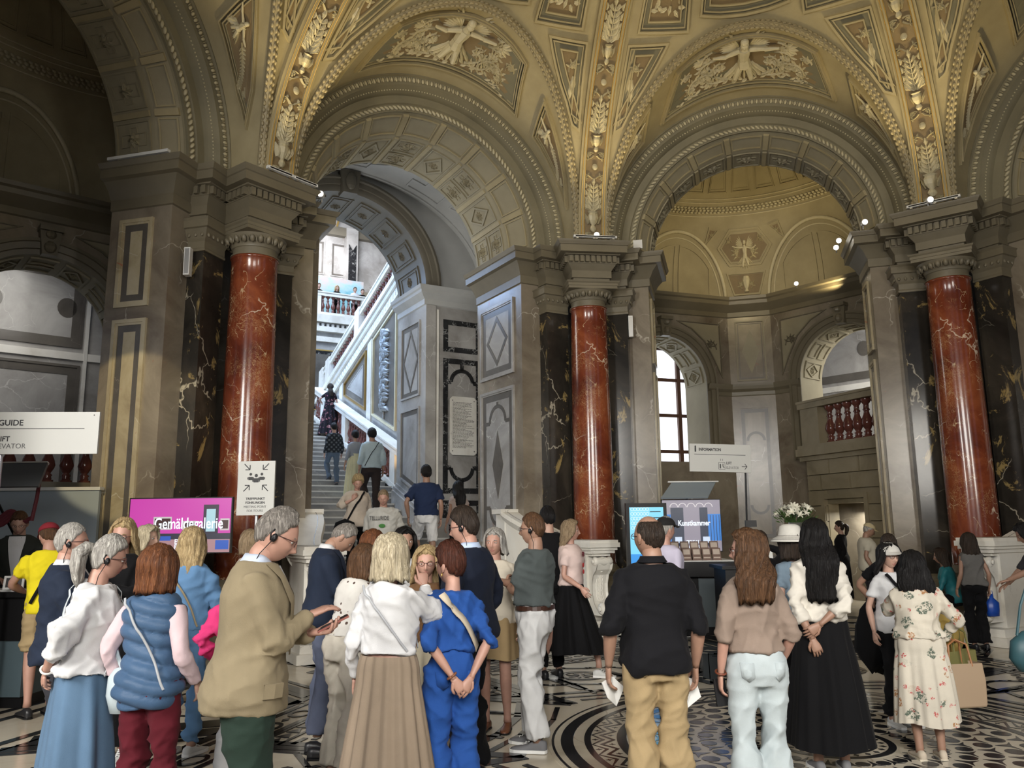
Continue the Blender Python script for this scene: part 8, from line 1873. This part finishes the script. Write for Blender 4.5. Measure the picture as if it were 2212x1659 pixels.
for i in range(34):
    a=rg.random()*6.28; r=.06+.20*rg.random(); z=.16+.13*rg.random()-.25*r; c=Vector((r*math.cos(a),r*math.sin(a),z)); ax=Vector((math.cos(a)*.9,math.sin(a)*.9,.6+rg.random()*.5)).normalized(); u_=ax.orthogonal().normalized(); w_=ax.cross(u_)
    mb=MB(); mb.smooth=True
    for k in range(6):
        b=k*PI/3; o=u_*math.cos(b)+w_*math.sin(b); s_=ax.cross(o)*.014
        V=[c,c+ax*.03+o*.018+s_,c+ax*.03+o*.018-s_,c+ax*.045+o*.045+s_*.8,c+ax*.045+o*.045-s_*.8,c+ax*.035+o*.068]; mb.add(V,[(0,1,2),(1,3,4,2),(3,5,4)])
    mb.build('lily_bloom',M_petal,t)
# loudspeakers
for (u,v0,v1,lab,yy) in ((410,541,600,'slim grey column loudspeaker fixed beside the left dark pilaster',None),(1361,686,731,'slim grey column loudspeaker right of the central red column',None)):
    k=LL if u<500 else CR; s_=2.2 if u<500 else -2.3
    best=W(k,s_,7.60)
    d=best.y; a=at(u,v1,d); b=at(u,v0,d); t=thing('loudspeaker',lab,'speaker',(a.x,a.y,a.z),0)
    mb=MB(); mb.box(-.04,.04,-.14,-.04,0,b.z-a.z); mb.build('cabinet',M_whitem,t); mb=MB(); mb.box(-.03,.03,-.143,-.139,.02,b.z-a.z-.02); mb.build('grille',M_metal,t); mb=MB(); mb.box(-.015,.015,-.04,.12,.1,.14); mb.build('bracket',M_metal,t)
# fixtures on the cornices
def local(k,s,n,z): return W(k,s,n,z)
def strip(label,k,s,n,L,rz,z=6.51):
    q=local(k,s,n,z); t=thing('strip_light',label,'lamp',q,k-PI/2+rz); mb=MB(); mb.box(-L/2,L/2,-.03,.03,.02,.06); mb.build('housing',M_whitem,t); mb=MB(); mb.box(-L/2+.03,L/2-.03,-.034,-.03,.03,.05); mb.build('slot',M_blackp,t)
    for x in (-L*.35,L*.35): mb=MB(); mb.box(x-.02,x+.02,-.02,.02,0,.02); mb.build('foot',M_metal,t)
strip('long white strip light on the cornice at the upper left pier',LL,1.60,8.0,.95,PI/2,)
for nm,k,s,n,rz in (('left',LC,-2.75,6.40,.39),('left column right',LC,-2.35,6.57,.39),('centre',LC,2.52,6.50,-.39),('centre right',CR,-2.50,6.51,.39),('right',CR,2.52,6.50,-.39),('far right',RR,-2.5,6.51,.39)):
    strip('short white strip light on the cornice above the '+nm+' capital',k,s,n,.42,rz)
def spotlamp(label,pos,aim,glow=True):
    t=thing('spotlight',label,'lamp',pos); d=(Vector(aim)-Vector(pos)).normalized(); R=d.to_track_quat('Y','Z'); t.rotation_mode='QUATERNION'; t.rotation_quaternion=R
    mb=MB(); mb.tube([(0,-.09,0),(0,-.02,0),(0,.05,0),(0,.09,0)],[.03,.045,.05,.052],16); mb.build('housing',M_whitem,t,True); mb=MB(); mb.tube([(0,.088,0),(0,.093,0)],.042,16); mb.build('lens',M_glow,t); mb=MB(); mb.tube([(0,-.02,-.045),(0,-.02,-.10)],.01,8); mb.build('yoke',M_metal,t)
def shift(p,up=0): return Vector(p)+Vector((0,0,up))
C0=Vector((0,0,1.6))
for lab,k,s,n,z in (('small bright spotlight on the cornice above the left red column',LC,-1.98,7.0,6.58),('small bright spotlight on the cornice above the central red column',LC,2.75,6.5,6.60),('bright spotlight on the cornice above the right red column',RR,-2.72,6.42,6.58),('bright spotlight at the inner corner of the right pier cornice',CR,1.78,7.25,6.6),):
    p=local(k,s,n,z); spotlamp(lab,p,p+Vector((-p.x*.25,-p.y,-1.5)))
for lab,(u,v),y in (('upper lamp of the pair on the far side of the right arch',(1812,519),13.9),('lower lamp of the pair on the far side of the right arch',(1806,534),13.85),('track spotlight on the cornice inside the side room',(1720,612),17.0)):
    p=at(u,v,y); spotlamp(lab,p,(0,0,.5))
for lab,k,s,n in (('white junction box on the cornice beside the left rib',LL,2.75,7.1),('white junction box on the cornice right of the central rib',CR,-2.0,7.15)):
    t=thing('junction_box',lab,'box',local(k,s,n,6.505),k-PI/2); mb=MB(); mb.box(-.08,.08,-.02,.02,0,.16); mb.build('cover',M_whitem,t)
# ---- things carried
def place(name,label,cat,P,loc,rot=(0,0,0)):
    w=P['W'](loc); t=thing(name,label,cat,w); t.rotation_euler=(rot[0],rot[1],rot[2]-P['h']); return t
def wr(P,s,o=(0,0,0)): return tuple(np.asarray(P['AR'][s][2])+np.asarray(o,float))
c=np.asarray(p10['AR'][1][2])*.5+np.asarray(p10['AR'][-1][2])*.5
t=place('phone','dark smartphone with reddish edge in the hands of the tan blazer man','phone',p10,(c[0]+.0,c[1]+.10,c[2]-.005),(math.radians(25),0,0)); mb=MB(); mb.box(-.038,.038,-.075,.075,0,.009); mb.build('case',mat('copper_case',(.25,.08,.06),.4),t); mb=MB(); mb.box(-.034,.034,-.07,.07,.009,.010); mb.build('glass',M_blackp,t)
t=place('phone','black smartphone in the left hand of the woman in light jeans','phone',p24,wr(p24,-1,(.0,.02,-.09)),(math.radians(80),0,.3)); mb=MB(); mb.box(-.036,.036,-.07,.07,0,.009); mb.build('case',M_blackp,t)
for s,lab in ((-1,'crumpled white leaflet in the left hand of the black polo man'),(1,'folded white leaflet in the right hand of the black polo man')):
    t=place('leaflet',lab,'leaflet',p23,wr(p23,s,(-.02*s,.03,-.12)),(0,.3*s,.4)); mb=MB(); mb.add([(-.05,0,.05),(.03,.01,.05),(.08,.0,-.03),(.01,.02,-.11),(-.04,.0,-.04),(-.05,.006,.05),(.03,.016,.05),(.08,.006,-.03),(.01,.026,-.11),(-.04,.006,-.04)],[(0,1,2,3,4),(9,8,7,6,5)]+[(i,5+i,5+(i+1)%5,(i+1)%5) for i in range(5)]); mb.build('sheet',M_wplast,t)
def tote(name,label,P,loc,w,h,d,m,hm,strap=None,rz=0):
    t=place(name,label,'bag',P,loc,(0,0,rz)); mb=MB(); V=[]
    for z,k in ((-h,.92),(-h*.95,1.0),(-h*.4,1.03),(0,.96)):
        V+=[(-w/2*k,-d/2*k,z),(w/2*k,-d/2*k,z),(w/2*k,d/2*k,z),(-w/2*k,d/2*k,z)]
    mb.add(V,[(0,3,2,1)]+[(i*4+j,i*4+(j+1)%4,i*4+4+(j+1)%4,i*4+4+j) for i in range(3) for j in range(4)]); me=mb.build('body',m,t)
    md=me.modifiers.new('b','BEVEL'); md.width=.012; md.segments=2
    for y in (-d/2*.9,d/2*.9): mb=MB(); mb.tube([(-w*.25,y,-.02),(-w*.2,y*.7,(strap or .14)*.8),(0,y*.3,strap or .14),(w*.2,y*.7,(strap or .14)*.8),(w*.25,y,-.02)],.008,6); mb.build('handle',hm,t)
    return t
tote('tote_bag','tan leather tote bag hanging from the arm of the floral dress woman',p33,wr(p33,1,(.06,.02,-.17)),.36,.30,.12,mat('tan_leather',(.33,.24,.16),.45),mat('brown_handle',(.30,.13,.05),.5),.16,.3)
tote('tote_bag','olive cloth bag behind the tan tote of the floral dress woman',p33,wr(p33,1,(.12,.13,-.10)),.30,.40,.08,mat('olive_cloth',(.13,.12,.035),.8),mat('olive_cloth',(.13,.12,.035),.8),.16,.5)
t=place('straw_hat','mustard straw sun hat carried behind the tan tote bag','hat',p33,wr(p33,1,(.04,.14,.02)),(math.radians(90),0,.5)); mb=MB(); mb.lathe([(.001,.08),(.07,.075),(.085,.02),(.10,.0),(.20,.0),(.20,.008),(.09,.012)],28); mb.build('straw',mat('straw',(.36,.25,.06),.8),t,True)
t=place('plastic_bag','small blue plastic bag held by the woman in the grey sleeveless top','bag',p34,wr(p34,1,(.03,.02,-.10))); mb=MB(); mb.smooth=True; mb.lathe([(.001,-.26),(.07,-.25),(.10,-.18),(.09,-.08),(.03,-.02),(.02,.03),(.001,.03)],14,f=lambda x,y,z:(x*(1+.2*math.sin(z*40)),y*.6,z)); mb.build('body',mat('blue_plastic',(.01,.06,.35),.3),t); mb=MB(); mb.tube([(-.02,0,.0),(-.015,0,.07),(.015,0,.07),(.02,0,.0)],.004,6); mb.build('handle',mat('blue_plastic',(.01,.06,.35),.3),t)
t=place('folded_coat','long black coat hanging from the hand of the tall person in black','coat',p31,wr(p31,-1,(-.03,.05,-.05))); mb=MB(); mb.smooth=True
V=[];n=18
for i,(z,w,d) in enumerate(((.03,.05,.04),(-.04,.12,.06),(-.2,.17,.08),(-.42,.19,.09),(-.55,.15,.08),(-.62,.07,.05))):
    for j in range(n): a=2*PI*j/n; V.append(((w+.02*math.sin(a*5+i))*math.cos(a),(d+.015*math.sin(a*7))*math.sin(a),z+.04*math.sin(a*3+i)*(i>3)))
mb.add(V,[(i*n+j,i*n+(j+1)%n,(i+1)*n+(j+1)%n,(i+1)*n+j) for i in range(5) for j in range(n)]+[tuple(range(n)),tuple(5*n+j for j in range(n))]); mb.build('cloth',black,t)
q=at(2210,1385,6.1); t=thing('shoulder_bag','dark teal soft bag at the right edge of the picture','bag',(q.x+.06,q.y,q.z)); mb=MB(); mb.smooth=True; mb.lathe([(.001,-.22),(.11,-.21),(.17,-.12),(.15,.0),(.06,.07),(.001,.08)],18,f=lambda x,y,z:(x,y*.5,z)); mb.build('body',mat('teal_leather',(.03,.09,.11),.45),t); mb=MB(); mb.tube([(-.1,0,.04),(-.05,0,.25),(.06,0,.5)],.01,6); mb.build('strap',mat('teal_leather',(.03,.09,.11),.45),t)
q=at(258,1490,4.3); t=thing('shoulder_bag','small pale blue-white shoulder bag at the hip of the white blouse woman','bag',(q.x,q.y+.02,q.z)); mb=MB(); mb.smooth=True; mb.lathe([(.001,-.12),(.05,-.115),(.075,-.03),(.07,.06),(.04,.10),(.001,.11)],16,f=lambda x,y,z:(x,y*.6,z)); mb.build('body',mat('pale_bag',(.45,.52,.55),.5),t); mb=MB(); mb.tube([(0,0,.1),(-.03,0,.16),(-.05,-.01,.24)],.012,6); mb.build('strap',mat('pale_bag',(.45,.52,.55),.5),t)
q=at(757,1130,13.35); t=thing('shoulder_bag','black shoulder bag of the cream blouse woman coming down the stairs','bag',(q.x-.02,q.y-.35,q.z-.05)); mb=MB(); mb.smooth=True; mb.lathe([(.001,-.2),(.14,-.19),(.19,-.08),(.15,.06),(.001,.12)],16,f=lambda x,y,z:(x,y*.5,z)); mb.build('body',black,t)
q=at(1700,1425,6.05); t=thing('shoulder_bag','long black bag hanging behind the ivory blouse woman','bag',(q.x,q.y+.15,q.z)); mb=MB(); mb.smooth=True; mb.lathe([(.001,-.24),(.05,-.2),(.10,.0),(.10,.25),(.05,.34),(.001,.36)],14,f=lambda x,y,z:(x,y*.5,z)); mb.build('body',black,t)
q=at(876,1155,9.0)
t=thing('camera','small dark camera held up by the raised black sleeves','camera',at(1622,1136,8.15)); mb=MB(); mb.box(-.055,.055,-.015,.015,-.01,.055); mb.build('body',M_blackp,t); mb=MB(); mb.tube([(0,.01,.02),(0,.04,.02)],.02,14); mb.build('lens',M_blackp,t)
# lettering on the tees
T_=p_tel['tor']; a=Vector(tuple(T_(.30,0,.055))); text('lettering','TELLURIDE',.085,mat('tee_print',(.10,.10,.10),.8),p_tel['root'],(a.x+.19,a.y+.012,a.z-.02),(PI/2,0,PI),off=.001,sx=.70)
mb=MB(); mb.ell((a.x,a.y+.008,a.z-.09),(.05,.006,.03),10,6); mb.build('green_emblem',mat('tee_green',(.06,.22,.05),.8),p_tel['root'])
T_=p22['tor']; a=Vector(tuple(T_(.34,.1,.030))); text('lettering','FIR',.07,mat('tee_red_dark',(.16,.02,.03),.8),p22['root'],(a.x+.055,a.y+.006,a.z),(PI/2,0,PI),off=.002)
for dz in (.08,.15): mb=MB(); mb.ell((a.x,a.y+.002,a.z-dz),(.03,.006,.025),8,6); mb.build('red_print',mat('tee_red',(.5,.05,.05),.8),p22['root'])
